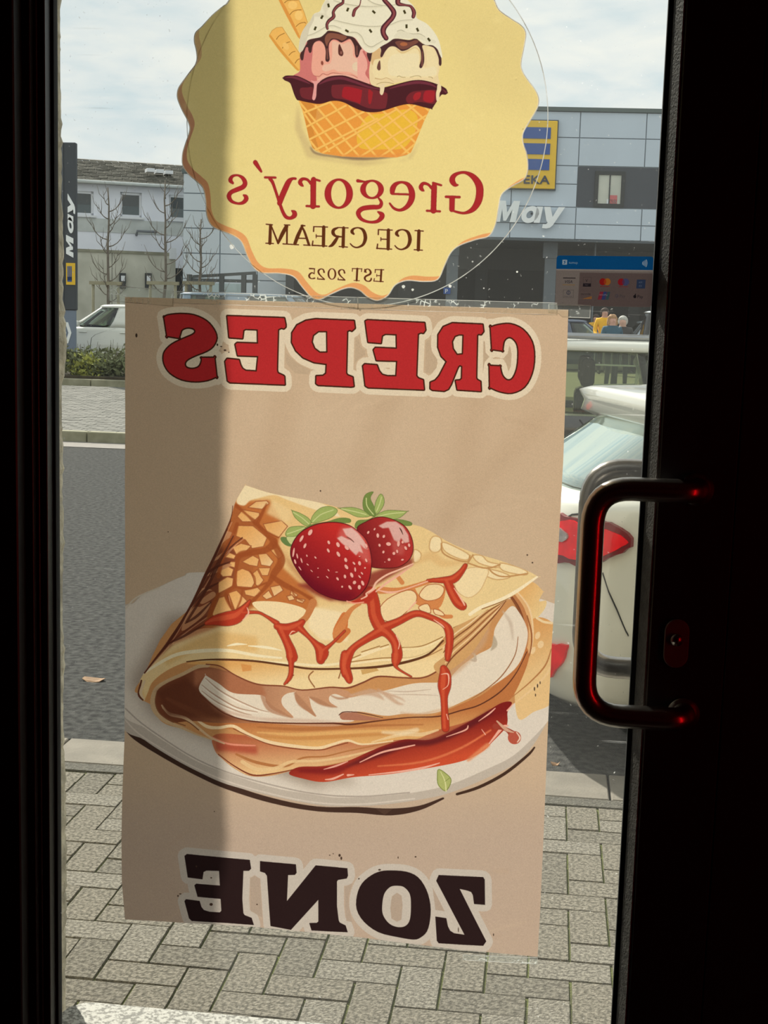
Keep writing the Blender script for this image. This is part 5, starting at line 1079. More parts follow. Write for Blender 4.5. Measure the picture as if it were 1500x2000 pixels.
# ---- sheets on the glass
def pin(px, py): v = at(px, py, 0); return (v.x, v.z)
def wv(x, z):
    return .0012 + .0009 * (1 + math.sin(x * 23 + z * 9) * math.sin(z * 31 + 1.3)) + .0008 * (1 + math.sin(x * 61 - z * 17)) * .5
pl = [(246, 580), (400, 584.5), (700, 593), (1000, 602), (1110, 605), (1107, 700), (1100, 900), (1090, 1080), (1078, 1250), (1071, 1400), (1063, 1600), (1055, 1780), (1050, 1866), (900, 1853), (700, 1828), (500, 1808), (380, 1801), (246, 1793), (240, 1720), (238.5, 1640), (240, 1560), (245, 1440), (246, 1300), (246, 1000), (246, 800)]
poster = sheet('crepe_poster', [pin(*p) for p in pl], cv, PAPER_MAT, -.0005, lambda x, z: .0012 + wv(x, z) + (.004 * max(0, .80 - z) if x < -.5 else 0))
tag(poster, 'large kraft brown poster with red mirrored CREPES lettering and a strawberry crepe', 'poster')
ro = crom(np.array([pin(*p) for p in rim_px]), True, 4)
badge = sheet('ice_cream_badge', [tuple(p) for p in ro], cb, BADGE_MAT, -.0005, lambda x, z: .0008 + .0004 * (1 + math.sin(x * 40) * math.sin(z * 33)), sub=10)
tag(badge, 'yellow scalloped round sticker with an ice cream cup and mirrored lettering', 'sticker')
# clear round film the badge was printed on, with its bright cut edge
bc = at(712, 238, 0); br = (at(1070, 215, 0) - bc).length
bm = bmesh.new(); n = 96
for k in range(1): pass
RA = np.array(ro) - [bc.x, bc.z]; ang_ = np.arctan2(RA[:, 1], RA[:, 0]); rad_ = np.hypot(RA[:, 0], RA[:, 1]); so_ = np.argsort(ang_)
n = 288
an_ = [2 * math.pi * k / n for k in range(n)]
ri_ = np.interp([(a + math.pi) % (2 * math.pi) - math.pi for a in an_], ang_[so_], rad_[so_], period=2 * math.pi) + .0006
ri_ = np.minimum(ri_, br - .0005)
o_ = [bm.verts.new((bc.x + br * math.cos(a), -.0004, bc.z + br * math.sin(a))) for a in an_]
i_ = [bm.verts.new((bc.x + r * math.cos(a), -.0004, bc.z + r * math.sin(a))) for a, r in zip(an_, ri_)]
for k in range(n): bm.faces.new((o_[k], o_[(k + 1) % n], i_[(k + 1) % n], i_[k]))
M_film = glass_mat('clear_film', tint=(.95, .965, .96), refl=.6, dirt=.25, haze=.03)
film = bmobj('clear_film_disc', bm, M_film); tag(film, 'clear round film around the yellow badge with a thin bright edge', 'film')
M_edge = mat('bright_film_edge', (236, 238, 232), rough=.5, noise=.1)
def edge_mat():
    m = bpy.data.materials.new('film_cut_edge'); m.use_nodes = True; t = m.node_tree; t.nodes.clear()
    o = t.nodes.new('ShaderNodeOutputMaterial'); a = t.nodes.new('ShaderNodeBsdfTranslucent'); a.inputs[0].default_value = (.95, .95, .93, 1)
    b = t.nodes.new('ShaderNodeBsdfTransparent'); mx = t.nodes.new('ShaderNodeMixShader'); nn = t.nodes.new('ShaderNodeTexNoise'); nn.inputs['Scale'].default_value = 30
    tcn = t.nodes.new('ShaderNodeTexCoord'); t.links.new(tcn.outputs['Object'], nn.inputs['Vector']); mr = t.nodes.new('ShaderNodeMapRange')
    mr.inputs['From Min'].default_value = .35; mr.inputs['From Max'].default_value = .6; mr.inputs['To Min'].default_value = .35; mr.inputs['To Max'].default_value = 1
    t.links.new(nn.outputs['Fac'], mr.inputs['Value']); t.links.new(mr.outputs[0], mx.inputs[0]); t.links.new(b.outputs[0], mx.inputs[1]); t.links.new(a.outputs[0], mx.inputs[2]); t.links.new(mx.outputs[0], o.inputs[0]); return m
M_cut = edge_mat()
rp = [(bc.x + br * math.cos(2 * math.pi * k / n), -.0008, bc.z + br * math.sin(2 * math.pi * k / n)) for k in range(n + 1)]
ce = tube('cut_edge', rp, .0007, M_cut, film, 5)
ws = [(x, -.0034, z) for x, z in ro] + [(ro[0][0], -.0034, ro[0][1])]
tube('white_cut_edge', [(x, -.0016, z) for x, _, z in ws], .0007, M_cut, badge, 5)


def tape_mat():
    m = bpy.data.materials.new('clear_tape_with_bubbles'); m.use_nodes = True; t = m.node_tree; t.nodes.clear()
    o = t.nodes.new('ShaderNodeOutputMaterial'); tr = t.nodes.new('ShaderNodeBsdfTransparent'); tr.inputs[0].default_value = (.93, .94, .93, 1)
    tl = t.nodes.new('ShaderNodeBsdfTranslucent'); tl.inputs[0].default_value = (.9, .92, .9, 1); mx = t.nodes.new('ShaderNodeMixShader')
    tcn = t.nodes.new('ShaderNodeTexCoord')
    v = t.nodes.new('ShaderNodeTexVoronoi'); v.feature = 'DISTANCE_TO_EDGE'; v.inputs['Scale'].default_value = 130
    nd = t.nodes.new('ShaderNodeTexNoise'); nd.inputs['Scale'].default_value = 42; nd.inputs['Detail'].default_value = 4
    t.links.new(tcn.outputs['Object'], v.inputs['Vector']); t.links.new(tcn.outputs['Object'], nd.inputs['Vector'])
    r1 = t.nodes.new('ShaderNodeMapRange'); r1.inputs['From Min'].default_value = .0; r1.inputs['From Max'].default_value = .12; r1.inputs['To Min'].default_value = 1; r1.inputs['To Max'].default_value = 0
    r2 = t.nodes.new('ShaderNodeMapRange'); r2.inputs['From Min'].default_value = .52; r2.inputs['From Max'].default_value = .60; r2.inputs['To Min'].default_value = 0; r2.inputs['To Max'].default_value = .85
    t.links.new(v.outputs['Distance'], r1.inputs['Value']); t.links.new(nd.outputs['Fac'], r2.inputs['Value'])
    mu = t.nodes.new('ShaderNodeMath'); mu.operation = 'MULTIPLY'; ad = t.nodes.new('ShaderNodeMath'); ad.operation = 'ADD'; ad.inputs[1].default_value = .07
    t.links.new(r1.outputs[0], mu.inputs[0]); t.links.new(r2.outputs[0], mu.inputs[1]); t.links.new(mu.outputs[0], ad.inputs[0])
    t.links.new(ad.outputs[0], mx.inputs[0]); t.links.new(tr.outputs[0], mx.inputs[1]); t.links.new(tl.outputs[0], mx.inputs[2]); t.links.new(mx.outputs[0], o.inputs[0]); return m
M_tape = tape_mat()
def tape(corners, label, lift):
    P = [Vector((pin(*c)[0], lift, pin(*c)[1])) for c in corners]
    bm = bmesh.new(); f = bm.faces.new([bm.verts.new(p) for p in P])
    r = bmesh.ops.extrude_face_region(bm, geom=[f]); bmesh.ops.translate(bm, vec=(0, -.0001, 0), verts=[v for v in r['geom'] if isinstance(v, bmesh.types.BMVert)])
    o = bmobj('clear_tape_strip', bm, M_tape); tag(o, label, 'tape', 'clear tape on the glass')
    tube('cut_edge', P + [P[0]], .0006, M_cut, o, 5)
tape([(215, 558), (340, 567), (340, 598), (215, 588)], 'crinkled clear tape end at the top left corner of the crepe poster', -.0046)
tape([(340, 569), (700, 581), (700, 604), (340, 592)], 'long clear tape strip above the red letters of the crepe poster, left half', -.0047)
tape([(700, 581), (1088, 592), (1088, 615), (700, 604)], 'long clear tape strip above the crepe poster, right half', -.0048)
tape([(1072, 594), (1153, 597), (1152, 621), (1098, 619), (1090, 612), (1072, 611)], 'short bubbly clear tape piece at the top right corner of the crepe poster', -.0062)
tape([(905, 1862), (1050, 1868), (1049, 1880), (905, 1872)], 'narrow clear tape edge under the bottom right corner of the crepe poster', -.0046)

# dried water spots on the pane
bm = bmesh.new()
for px, py, r_ in [(453, 482, .0036), (1010, 531, .0014), (879, 559, .0022), (945, 563, .001), (923, 511, .0012), (894, 594, .0014), (858, 594, .001), (1098, 590, .001), (788, 560, .0024), (806, 566, .0018), (1020, 250, .0008), (688, 596, .0016), (700, 600, .0012), (664, 598, .001), (1075, 690, .0006), (400, 402, .0008)]:
    c = at(px, py, 0); v_ = [bm.verts.new((c.x + r_ * math.cos(a) * (1 + .15 * math.sin(3 * a)), -.0002, c.z + r_ * math.sin(a))) for a in np.linspace(0, 2 * math.pi, 13)[:-1]]
    f_ = bm.faces.new(v_); q_ = bmesh.ops.extrude_face_region(bm, geom=[f_]); bmesh.ops.translate(bm, vec=(0, -.0002, 0), verts=[v for v in q_['geom'] if isinstance(v, bmesh.types.BMVert)])
wsp = bmobj('water_spots', bm, M_cut); tag(wsp, 'small dried white water spots on the pane around the badge', 'water spots', kind='stuff')

# card sticker
c0 = at(1084, 597, 0); c1 = at(1273, 503, 0)
cw = (at(1272, 600, 0) - c0).length; chh = (at(1085, 499, 0) - c0).length
kx, kz = .1385, .0705
ol = []
for cx_, cz_, a0 in ((kx - .004, .004, -90), (kx - .004, kz - .004, 0), (.004, kz - .004, 90), (.004, .004, 180)):
    for k in range(5): a = math.radians(a0 + 22.5 * k); ol.append((cx_ + .004 * math.cos(a), cz_ + .004 * math.sin(a)))
card = sheet('card_payment_sticker', ol, cs, CARD_MAT, 0, lambda x, z: 0.0, sub=3)
card.scale = (cw / kx, 1, chh / kz); card.location = (c0.x, -.0012, c0.z)
dv = at(1272, 600, 0) - c0; card.rotation_euler = (0, -math.atan2(dv.z, dv.x), 0)
tag(card, 'small blue and grey sticker of accepted payment cards beside the black door stile', 'sticker')

# a red neon tube on the side wall gives the red gleam on the handle and lock
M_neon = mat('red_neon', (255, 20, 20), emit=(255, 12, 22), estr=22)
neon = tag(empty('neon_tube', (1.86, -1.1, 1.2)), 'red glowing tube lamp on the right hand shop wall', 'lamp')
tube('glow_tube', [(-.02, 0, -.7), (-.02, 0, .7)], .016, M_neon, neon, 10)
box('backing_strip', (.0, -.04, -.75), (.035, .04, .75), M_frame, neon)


# ================================================================== the street: ground
M_asph = mat('worn_asphalt', (52, 52, 52), rough=1.0, spec=.15, rgb2=(86, 86, 84), nscale=30, bump=.8, bscale=150, detail=9)
M_asphm = mat('old_patched_asphalt', (65, 65, 64), rough=.92, rgb2=(80, 80, 78), nscale=3, bump=.5, bscale=90, detail=9)
M_pave = mat('concrete_paver', (98, 94, 85), rough=.95, spec=.2, rgb2=(146, 140, 128), nscale=95, bump=.7, bscale=150, detail=9, lo=.38, hi=.62)
M_pave2 = mat('worn_concrete_paver', (92, 88, 80), rough=.95, spec=.2, rgb2=(136, 131, 120), nscale=85, bump=.7, bscale=150, detail=9, lo=.38, hi=.62)
M_pave3 = mat('light_concrete_paver', (104, 100, 92), rough=.95, spec=.2, rgb2=(152, 147, 136), nscale=105, bump=.7, bscale=150, detail=9, lo=.38, hi=.62)
M_joint = mat('mossy_joint_sand', (84, 86, 52), rough=1.0, rgb2=(112, 120, 62), nscale=14, bump=.6, bscale=200)
M_cob = mat('pale_sidewalk_stone', (102, 101, 95), rough=.9, rgb2=(120, 118, 111), nscale=7, bump=.3, bscale=60)
M_park = mat('parking_lot_paving', (104, 102, 93), rough=.92, rgb2=(118, 117, 107), nscale=1.2, bump=.2, bscale=20)
M_kerb = mat('mossy_kerb_stone', (134, 130, 106), rough=.9, rgb2=(160, 156, 132), nscale=5)
M_gutter = mat('pale_gutter_stone', (140, 134, 128), rough=.9, noise=.08, nscale=8)

KY0, KY1 = 2.545, 2.81
tag(box('street', (-60, KY1, -.3), (60, 13.35, -.002), M_asph), kind='structure')
# bedding below the pavers: joints are real gaps down to it
pav = tag(empty('pavement', (0, 0, 0)), kind='structure')
box('joint_bed', (-14, .02, -.2), (14, 2.47, -.006), M_joint, pav)
UX, UY, OX, OY = .104, .102, -1.034, 1.031
def paver_mesh(w, l):
    bm = bmesh.new(); add_box(bm, (0.0021, 0.0021, -.03), (w - .0021, l - .0021, 0))
    top = [v for v in bm.verts if v.co.z > -.001]
    for v in top:
        v.co.x += .0014 if v.co.x < w / 2 else -.0014; v.co.y += .0014 if v.co.y < l / 2 else -.0014
    lowr = [(v.co.x, v.co.y) for v in bm.verts if v.co.z < -.001]
    bmesh.ops.recalc_face_normals(bm, faces=bm.faces)
    return bm
pm = {}
for key, (w, l) in {'h': (2 * UX, UY), 'v': (UX, 2 * UY)}.items():
    for mi, mm in enumerate((M_pave, M_pave2, M_pave3)):
        bm = paver_mesh(w, l); me = bpy.data.meshes.new('paver'); bm.to_mesh(me); bm.free(); me.materials.append(mm); pm[key, mi] = me
rest = bmesh.new(); prs = random.Random(11); npav = 0
for i in range(-46, 50):
    for j in range(-10, 15):
        r = (i - j) % 4
        if r not in (0, 3): continue
        key = 'h' if r == 0 else 'v'
        x, y = OX + i * UX, OY + j * UY
        w, l = (2 * UX, UY) if key == 'h' else (UX, 2 * UY)
        y1 = min(y + l, 2.468)
        if y < .05 or y1 - y < .03: continue
        if y1 < y + l - .001 and key == 'v': pass
        dz = prs.uniform(-.0018, .0018)
        vis = -1.75 < x < .42 and y > .70
        if vis and y1 >= y + l - .001:
            o = bpy.data.objects.new('paver', pm[key, prs.choice((0, 0, 1, 2))]); COL.objects.link(o); o.parent = pav
            o.location = (x, y, dz); o.rotation_euler = (prs.uniform(-.006, .006), prs.uniform(-.004, .004), prs.uniform(-.008, .008)); npav += 1
        else:
            add_box(rest, (x + .004, y + .004, -.03), (x + w - .004, y1 - .004, dz))
ro_ = bmobj('outer_pavers', rest, M_pave, pav); tag(ro_, kind='stuff')
print('pavers', npav)
# flush edging: rough granite strip and smooth kerb slabs
box('rough_edge_strip', (-14, 2.472, -.2), (14, 2.541, .002), mat('rough_edge_stone', (83, 80, 73), rough=.95, rgb2=(111, 108, 99), nscale=70, bump=1.0, bscale=120, detail=9), pav)
for k in range(-14, 14):
    x = .26 + k * 1.0
    box('kerb_slab', (x + .004, KY0, -.2), (x + .996, KY1 - .004, .004), M_conc, pav, bevel=.004)
# doorstep
SZ = .12
sl_l, sl_r = gr(132, 1957, SZ), gr(560, 2001, SZ)
SY = gr(140, 1951, SZ).y
bm = bmesh.new(); pts = [(sl_l.x + .0, .0), (sl_l.x - .012, SY - .10), (sl_l.x + .006, SY - .03), (sl_l.x + .035, SY - .004), (sl_l.x + .06, SY), (.60, SY), (.60, .0)]
f = bm.faces.new([bm.verts.new((x, y, -.02)) for x, y in pts]); r = bmesh.ops.extrude_face_region(bm, geom=[f])
bmesh.ops.translate(bm, vec=(0, 0, SZ + .02), verts=[v for v in r['geom'] if isinstance(v, bmesh.types.BMVert)])
bmesh.ops.bevel(bm, geom=[e_ for e_ in bm.edges if all(v.co.z > SZ - .001 for v in e_.verts)], offset=.006, segments=2, affect='EDGES')
step = bmobj('doorstep', bm, M_granite); tag(step, kind='structure')

# far side of the street
opp = tag(empty('sidewalk', (0, 13.35, 0)), kind='structure')
def opart(o): o.parent = opp; o.matrix_parent_inverse = Matrix.Translation((0, -13.35, 0)); return o
opart(box('gutter', (-60, 13.35, -.2), (60, 13.95, .006), M_gutter))
for k in range(-9, 14):
    opart(box('kerbstone', (-14 + k * 1.4 + .006, 13.96, -.2), (-14 + k * 1.4 + 1.394, 14.12, .13), M_kerb, bevel=.01))
opart(box('sidewalk_bed', (-60, 14.13, -.2), (60, 23.9, .10), M_kerb))
bm = bmesh.new()
for j in range(64):
    y = 14.16 + j * .15
    for i in range(46):
        x = -9.9 + i * .2 + (j % 2) * .1
        add_box(bm, (x + .006, y + .006, .09), (x + .194, y + .144, .125 + prs.uniform(-.003, .003)))
sb = opart(bmobj('sidewalk_stones', bm, M_cob)); tag(sb, kind='stuff')
opart(box('sidewalk_plain', (-.65, 14.16, .09), (60, 23.8, .124), M_cob)); opart(box('sidewalk_plain', (-60, 14.16, .09), (-9.95, 23.8, .124), M_cob))
for k in range(-14, 24):
    opart(box('edging_stone', (-12 + k * 1.0 + .008, 23.85, -.2), (-12 + k * 1.0 + .992, 24.03, .25), M_kerb, bevel=.012))
PZ = .25
tag(box('parking_lot', (-90, 24.04, -.2), (90, 90, PZ), M_park), kind='structure')
tag(box('planting_bed', (-30, 24.05, PZ - .01), (-2.5, 29.2, PZ + .05), mat('dark_soil', (70, 62, 46), rough=1, noise=.3, nscale=6, bump=.6, bscale=20)), kind='structure')

# a dry leaf and a scrap of litter on the road
M_leaf = mat('dry_leaf', (158, 128, 100), rough=.9, noise=.2)
for (px, py, s_, lab) in ((183, 1328, .035, 'pale dry leaf lying on the asphalt left of the crepe poster'), (1084, 1493, .012, 'tiny pinkish scrap on the dark asphalt near the kerb, right of the crepe poster')):
    c = gr(px, py); bm = bmesh.new()
    vv = [bm.verts.new((c.x + s_ * math.cos(a) * 1.5, c.y + s_ * math.sin(a), .004 + .008 * math.cos(2 * a))) for a in np.linspace(0, 5.4, 7)]
    bm.faces.new(vv); r = bmesh.ops.extrude_face_region(bm, geom=bm.faces[:]); bmesh.ops.translate(bm, vec=(0, 0, -.003), verts=[v for v in r['geom'] if isinstance(v, bmesh.types.BMVert)])
    tag(bmobj('dry_leaf' if s_ > .02 else 'paper_scrap', bm, M_leaf), lab, 'leaf' if s_ > .02 else 'litter')


# ================================================================== vehicles
M_tyre = mat('tyre_rubber', (24, 24, 25), rough=.85, noise=.1); M_rimm = mat('alloy_rim', (150, 152, 155), rough=.3, metal=.9, noise=.05)
M_cabin = mat('dark_cabin_trim', (34, 32, 30), rough=.8, noise=.15, nscale=8)
M_head = mat('head_lamp_lens', (210, 214, 216), rough=.15, spec=.8, noise=.1, nscale=30); M_tail = mat('red_tail_lamp_lens', (255, 8, 30), rough=.2, spec=.3, noise=.15, nscale=20)
M_blackp = mat('black_plastic_trim', (26, 26, 28), rough=.6, noise=.1)
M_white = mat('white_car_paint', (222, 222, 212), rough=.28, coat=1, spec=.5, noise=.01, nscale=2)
G_car = glass_mat('car_window_glass', tint=(.62, .70, .62), refl=1.4, ior=1.5)
G_tint = glass_mat('green_tinted_window', tint=(.84, .87, .74), refl=.8, ior=1.5)
SEN = 4.0


class Car:
    def __init__(s, L, prof, belt, ztop, name, label, loc, rz, paint, gm, intervals=None, pane_names=None, group=None, roof_sky_tone=None):
        s.prof = np.array(prof, float); s.belt, s.ztop, s.L = belt, ztop, L
        s.root = tag(empty(name, loc, rz), label, 'car' if 'van' not in name else 'van', group)
        s.loc = Vector(loc); s.rz = rz
        P = s.prof; zs = list(P[:, 0]); zs = sorted(set(zs + list(np.linspace(P[0, 0], belt, 10))))
        zs = [z for z in zs if z <= belt + 1e-6]
        N = 72; ang = [2 * math.pi * k / N for k in range(N)]
        bm = bmesh.new(); rings = [[bm.verts.new(s.S(a, z)) for a in ang] for z in zs]
        for a, b in zip(rings[:-1], rings[1:]):
            for k in range(N): bm.faces.new((a[k], a[(k + 1) % N], b[(k + 1) % N], b[k]))
        bm.faces.new(rings[0][::-1])
        tr_ = [bm.verts.new(Vector(s.S(a, belt)) * 1.0 + Vector((0, 0, 0)) + (s.cen(belt) - Vector(s.S(a, belt))) * .06) for a in ang]
        for k in range(N): bm.faces.new((rings[-1][k], rings[-1][(k + 1) % N], tr_[(k + 1) % N], tr_[k]))
        # inner side so that the shell has thickness
        bt = [bm.verts.new(v.co + Vector((0, 0, -.08))) for v in tr_]
        for k in range(N): bm.faces.new((tr_[k], tr_[(k + 1) % N], bt[(k + 1) % N], bt[k]))
        s.body = bmobj('body', bm, paint, s.root, True)
        # dark cabin floor and seats
        bm = bmesh.new()
        ri = [bm.verts.new(Vector(s.S(a, belt)) + (s.cen(belt) - Vector(s.S(a, belt))) * .05 + Vector((0, 0, -.05))) for a in ang]
        rl = [bm.verts.new(v.co + Vector((0, 0, -.12))) for v in ri]
        bm.faces.new(ri); bm.faces.new(rl[::-1])
        for k in range(N): bm.faces.new((ri[k], rl[k], rl[(k + 1) % N], ri[(k + 1) % N]))
        bmobj('cabin_trim', bm, M_cabin, s.root)
        xc = (P[-1, 1] + P[-1, 2]) / 2
        for dx in ((.35, -.55) if L > 3.9 else (.35,)):
            for dy in (-.38, .38):
                bm = bmesh.new(); add_box(bm, (xc + dx - .08, dy - .24, belt - .2), (xc + dx + .05, dy + .24, belt + .12), .04, seg=2); add_box(bm, (xc + dx - .06, dy - .12, belt + .16), (xc + dx + .03, dy + .12, min(belt + .34, ztop - .1)), .03, seg=2)
                add_box(bm, (xc + dx - .02, dy - .05, belt + .1), (xc + dx, dy + .05, belt + .18))
                bmobj('seat', bm, M_cabin, s.root)
        iv = intervals or [(-37, 37, 'windshield'), (37, 50, 0), (50, 88, 'side_window'), (88, 92, 0), (92, 125, 'side_window'), (125, 143, 0), (143, 217, 'rear_window'), (217, 235, 0), (235, 268, 'side_window'), (268, 272, 0), (272, 310, 'side_window'), (310, 323, 0)]
        zt = ztop - .055
        for a0, a1, nm in iv:
            if nm: s.patch(a0, a1, belt - .01, zt + .01, -.012, .006, gm, nm)
            else: s.patch(a0, a1, belt - .01, zt + .01, 0, .05, paint, 'pillar', None, 3, 3)
        # roof
        bm = bmesh.new(); rr = []
        for f, dz in ((1.0, -.055), (.985, -.02), (.94, .0), (.8, .02), (.5, .035), (.2, .04)):
            zz_ = zt if dz < -.01 else ztop
            rr.append([bm.verts.new(Vector((*(Vector(s.S(a, zt)) + (s.cen(zt) - Vector(s.S(a, zt))) * (1 - f))[:2], ztop + dz))) for a in ang])
        for a, b in zip(rr[:-1], rr[1:]):
            for k in range(N): bm.faces.new((a[k], a[(k + 1) % N], b[(k + 1) % N], b[k]))
        bm.faces.new(rr[-1])
        low = [bm.verts.new(v.co + Vector((0, 0, -.012)) + (s.cen(zt) - v.co) * .04) for v in rr[0]]
        for k in range(N): bm.faces.new((rr[0][k], low[k], low[(k + 1) % N], rr[0][(k + 1) % N]))
        bm.faces.new(low[::-1])
        bmobj('roof', bm, roof_sky_tone or paint, s.root, True)
        hw = s.at_(.45)[2]
        if True:
            for fx in (.18, .85 if L > 4.3 else .81):
                for sd_ in (-1, 1):
                    x = L * fx; w = bmesh.new()
                    add_tube(w, [(x, sd_ * (hw - .20), .32), (x, sd_ * (hw + .03), .32)], .32, 24)
                    wo_ = bmobj('wheel', w, M_tyre, s.root)
                    add = bmesh.new(); add_tube(add, [(x, sd_ * (hw + .0), .32), (x, sd_ * (hw + .038), .32)], .20, 20)
                    for k in range(5):
                        a = 2 * math.pi * k / 5
                        add_box(add, (-.02, -.01, 0), (.02, .012, .19), mtx=Matrix.Translation((x, sd_ * (hw + .038), .32)) @ Matrix.Rotation(a, 4, 'Y'))
                    bmobj('rim', add, M_rimm, wo_)
                    add = bmesh.new(); add_tube(add, [(x, sd_ * (hw - .03), .33), (x, sd_ * (hw + .018), .33)], .355, 24); bmobj('wheel_arch', add, M_blackp, s.root)
        s.front = None

    def at_(s, z):
        P = s.prof; return [np.interp(z, P[:, 0], P[:, k]) for k in (1, 2, 3)]

    def cen(s, z):
        a, b, h = s.at_(z); return Vector(((a + b) / 2, 0, z))

    def S(s, a, z, off=0.0):
        xr, xf, hw = s.at_(z); xc, ax = (xr + xf) / 2, (xf - xr) / 2
        c, n = math.cos(a), math.sin(a)
        return Vector((xc + (ax + off) * math.copysign(abs(c) ** (2 / SEN), c), (hw + off) * math.copysign(abs(n) ** (2 / SEN), n), z))

    def patch(s, a0, a1, z0, z1, off, th, m, name, into=None, na=9, nz_=6):
        bm = into if into is not None else bmesh.new(); G = []
        for o_ in (off, off - th):
            G.append([[bm.verts.new(s.S(math.radians(a0 + (a1 - a0) * i / na), z0 + (z1 - z0) * j / nz_, o_)) for i in range(na + 1)] for j in range(nz_ + 1)])
        for L_, g in enumerate(G):
            for j in range(nz_):
                for i in range(na):
                    q = (g[j][i], g[j][i + 1], g[j + 1][i + 1], g[j + 1][i]); bm.faces.new(q if L_ == 0 else q[::-1])
        g, h = G
        for j in range(nz_):
            bm.faces.new((g[j][0], g[j + 1][0], h[j + 1][0], h[j][0])); bm.faces.new((g[j][na], h[j][na], h[j + 1][na], g[j + 1][na]))
        for i in range(na):
            bm.faces.new((g[0][i], h[0][i], h[0][i + 1], g[0][i + 1])); bm.faces.new((g[nz_][i], g[nz_][i + 1], h[nz_][i + 1], h[nz_][i]))
        if into is None: return bmobj(name, bm, m, s.root, True)

    def w2l(s, v):
        d_ = Vector(v) - s.loc; c, n = math.cos(-s.rz), math.sin(-s.rz)
        return Vector((d_.x * c - d_.y * n, d_.x * n + d_.y * c, d_.z))

    def grid(s):
        if hasattr(s, '_g'): return s._g
        A = np.radians(np.arange(150, 330, .5)); Z = np.arange(s.prof[0, 0], s.ztop, .008); R = []
        c, n = math.cos(s.rz), math.sin(s.rz)
        for z in Z:
            for a in A:
                p = s.S(a, z); w = (s.loc.x + p.x * c - p.y * n, s.loc.y + p.x * n + p.y * c, s.loc.z + z)
                v = np.array(w) - [0, -CAM_D, CAM_H]; q = RT * v[0] + FW * v[1] + UP * v[2]
                R.append((750 + FPX * q[0] / q[2], 1000 + FPX * q[1] / q[2], a, z))
        s._g = np.array(R); return s._g

    def pick(s, px, py):
        g = s.grid(); k = np.argmin((g[:, 0] - px) ** 2 + (g[:, 1] - py) ** 2); return g[k, 2], g[k, 3]

    def decal(s, name, px_pts, off, th, m, parent=None, pickpts=None):
        """a raised moulding whose outline is given on the curved body"""
        az = pickpts or [s.pick(*p) for p in crom(np.array(px_pts, float), True, 3)]
        bm = bmesh.new(); f = bm.faces.new([bm.verts.new((a, 0, z)) for a, z in az])
        amin, amax = min(a for a, z in az), max(a for a, z in az)
        for k in range(1, 12):
            bmesh.ops.bisect_plane(bm, geom=bm.verts[:] + bm.edges[:] + bm.faces[:], plane_co=(amin + (amax - amin) * k / 12, 0, 0), plane_no=(1, 0, 0))
        r = bmesh.ops.extrude_face_region(bm, geom=bm.faces[:]); new = {v for v in r['geom'] if isinstance(v, bmesh.types.BMVert)}
        for v in list(bm.verts): v.co = s.S(v.co.x, v.co.z, off if v in new else off - th)
        return bmobj(name, bm, m, parent or s.root, False)


def common(c, paint, hx=None):
    P = c.prof
    for sd_ in (1, -1):
        c.patch(*((16, 52) if sd_ > 0 else (308, 344)), .62, .74, .012, .03, M_head, 'headlight')
        c.patch(*((132, 165) if sd_ > 0 else (195, 228)), .72, .9, .012, .03, M_tail, 'tail_light')
        xm = c.cen(c.belt).x + (c.at_(c.belt)[1] - c.cen(c.belt).x) * .72; hw = c.at_(c.belt)[2]
        bm = bmesh.new(); add_box(bm, (xm - .05, sd_ * (hw + .02), c.belt + .0), (xm + .07, sd_ * (hw + .2), c.belt + .14), .035, seg=3); bmobj('wing_mirror', bm, paint, c.root, True)
        for dx in (.25, -.75):
            bm = bmesh.new(); add_box(bm, (c.cen(.7).x + dx, sd_ * (c.at_(.84)[2] + .004), .82), (c.cen(.7).x + dx + .2, sd_ * (c.at_(.84)[2] + .03), .85), .008); bmobj('door_handle', bm, paint, c.root)
    c.patch(-30, 30, .36, .5, .008, .02, M_blackp, 'front_grille'); c.patch(168, 192, .5, .62, .008, .02, M_head, 'number_plate')
    for f in (.60, .06, -.5):
        q = [math.degrees(math.acos(math.copysign(abs(v) ** 2, v))) for v in (f + .0025, f - .0025)]
        for s2 in (1, -1):
            c.patch(min(s2 * q[0], s2 * q[1]), max(s2 * q[0], s2 * q[1]), .32, c.belt - .02, .002, .004, M_blackp, 'door_gap', None, 1, 8)


def sedan(L=4.5, hw=.9, top=1.45, belt=.92):
    return [(.20, .12, L - .12, hw - .06), (.34, .03, L - .03, hw), (.55, 0, L, hw + .01), (.70, .02, L - .06, hw), (.80, .05, L - .30, hw - .01), (.88, .10, L - .85, hw - .02), (belt, .22, L - 1.45, hw - .04), (top - .055, 1.0, L - 2.2, hw - .24), (top, 1.05, L - 2.25, hw - .27)]
def hatch(L=4.0, hw=.88, top=1.5, belt=.95):
    return [(.20, .10, L - .12, hw - .06), (.34, .03, L - .03, hw), (.55, 0, L, hw + .01), (.72, .02, L - .08, hw), (.82, .04, L - .4, hw - .01), (belt, .10, L - .95, hw - .04), (top - .055, .50, L - 1.7, hw - .22), (top, .55, L - 1.75, hw - .25)]
def vanp(L=4.9, hw=.95, top=1.95, belt=1.1):
    return [(.22, .06, L - .1, hw - .05), (.4, .02, L - .02, hw), (.7, 0, L, hw), (.9, .01, L - .25, hw), (belt, .03, L - .8, hw - .02), (top - .055, .12, L - 1.5, hw - .14), (top, .15, L - 1.55, hw - .17)]

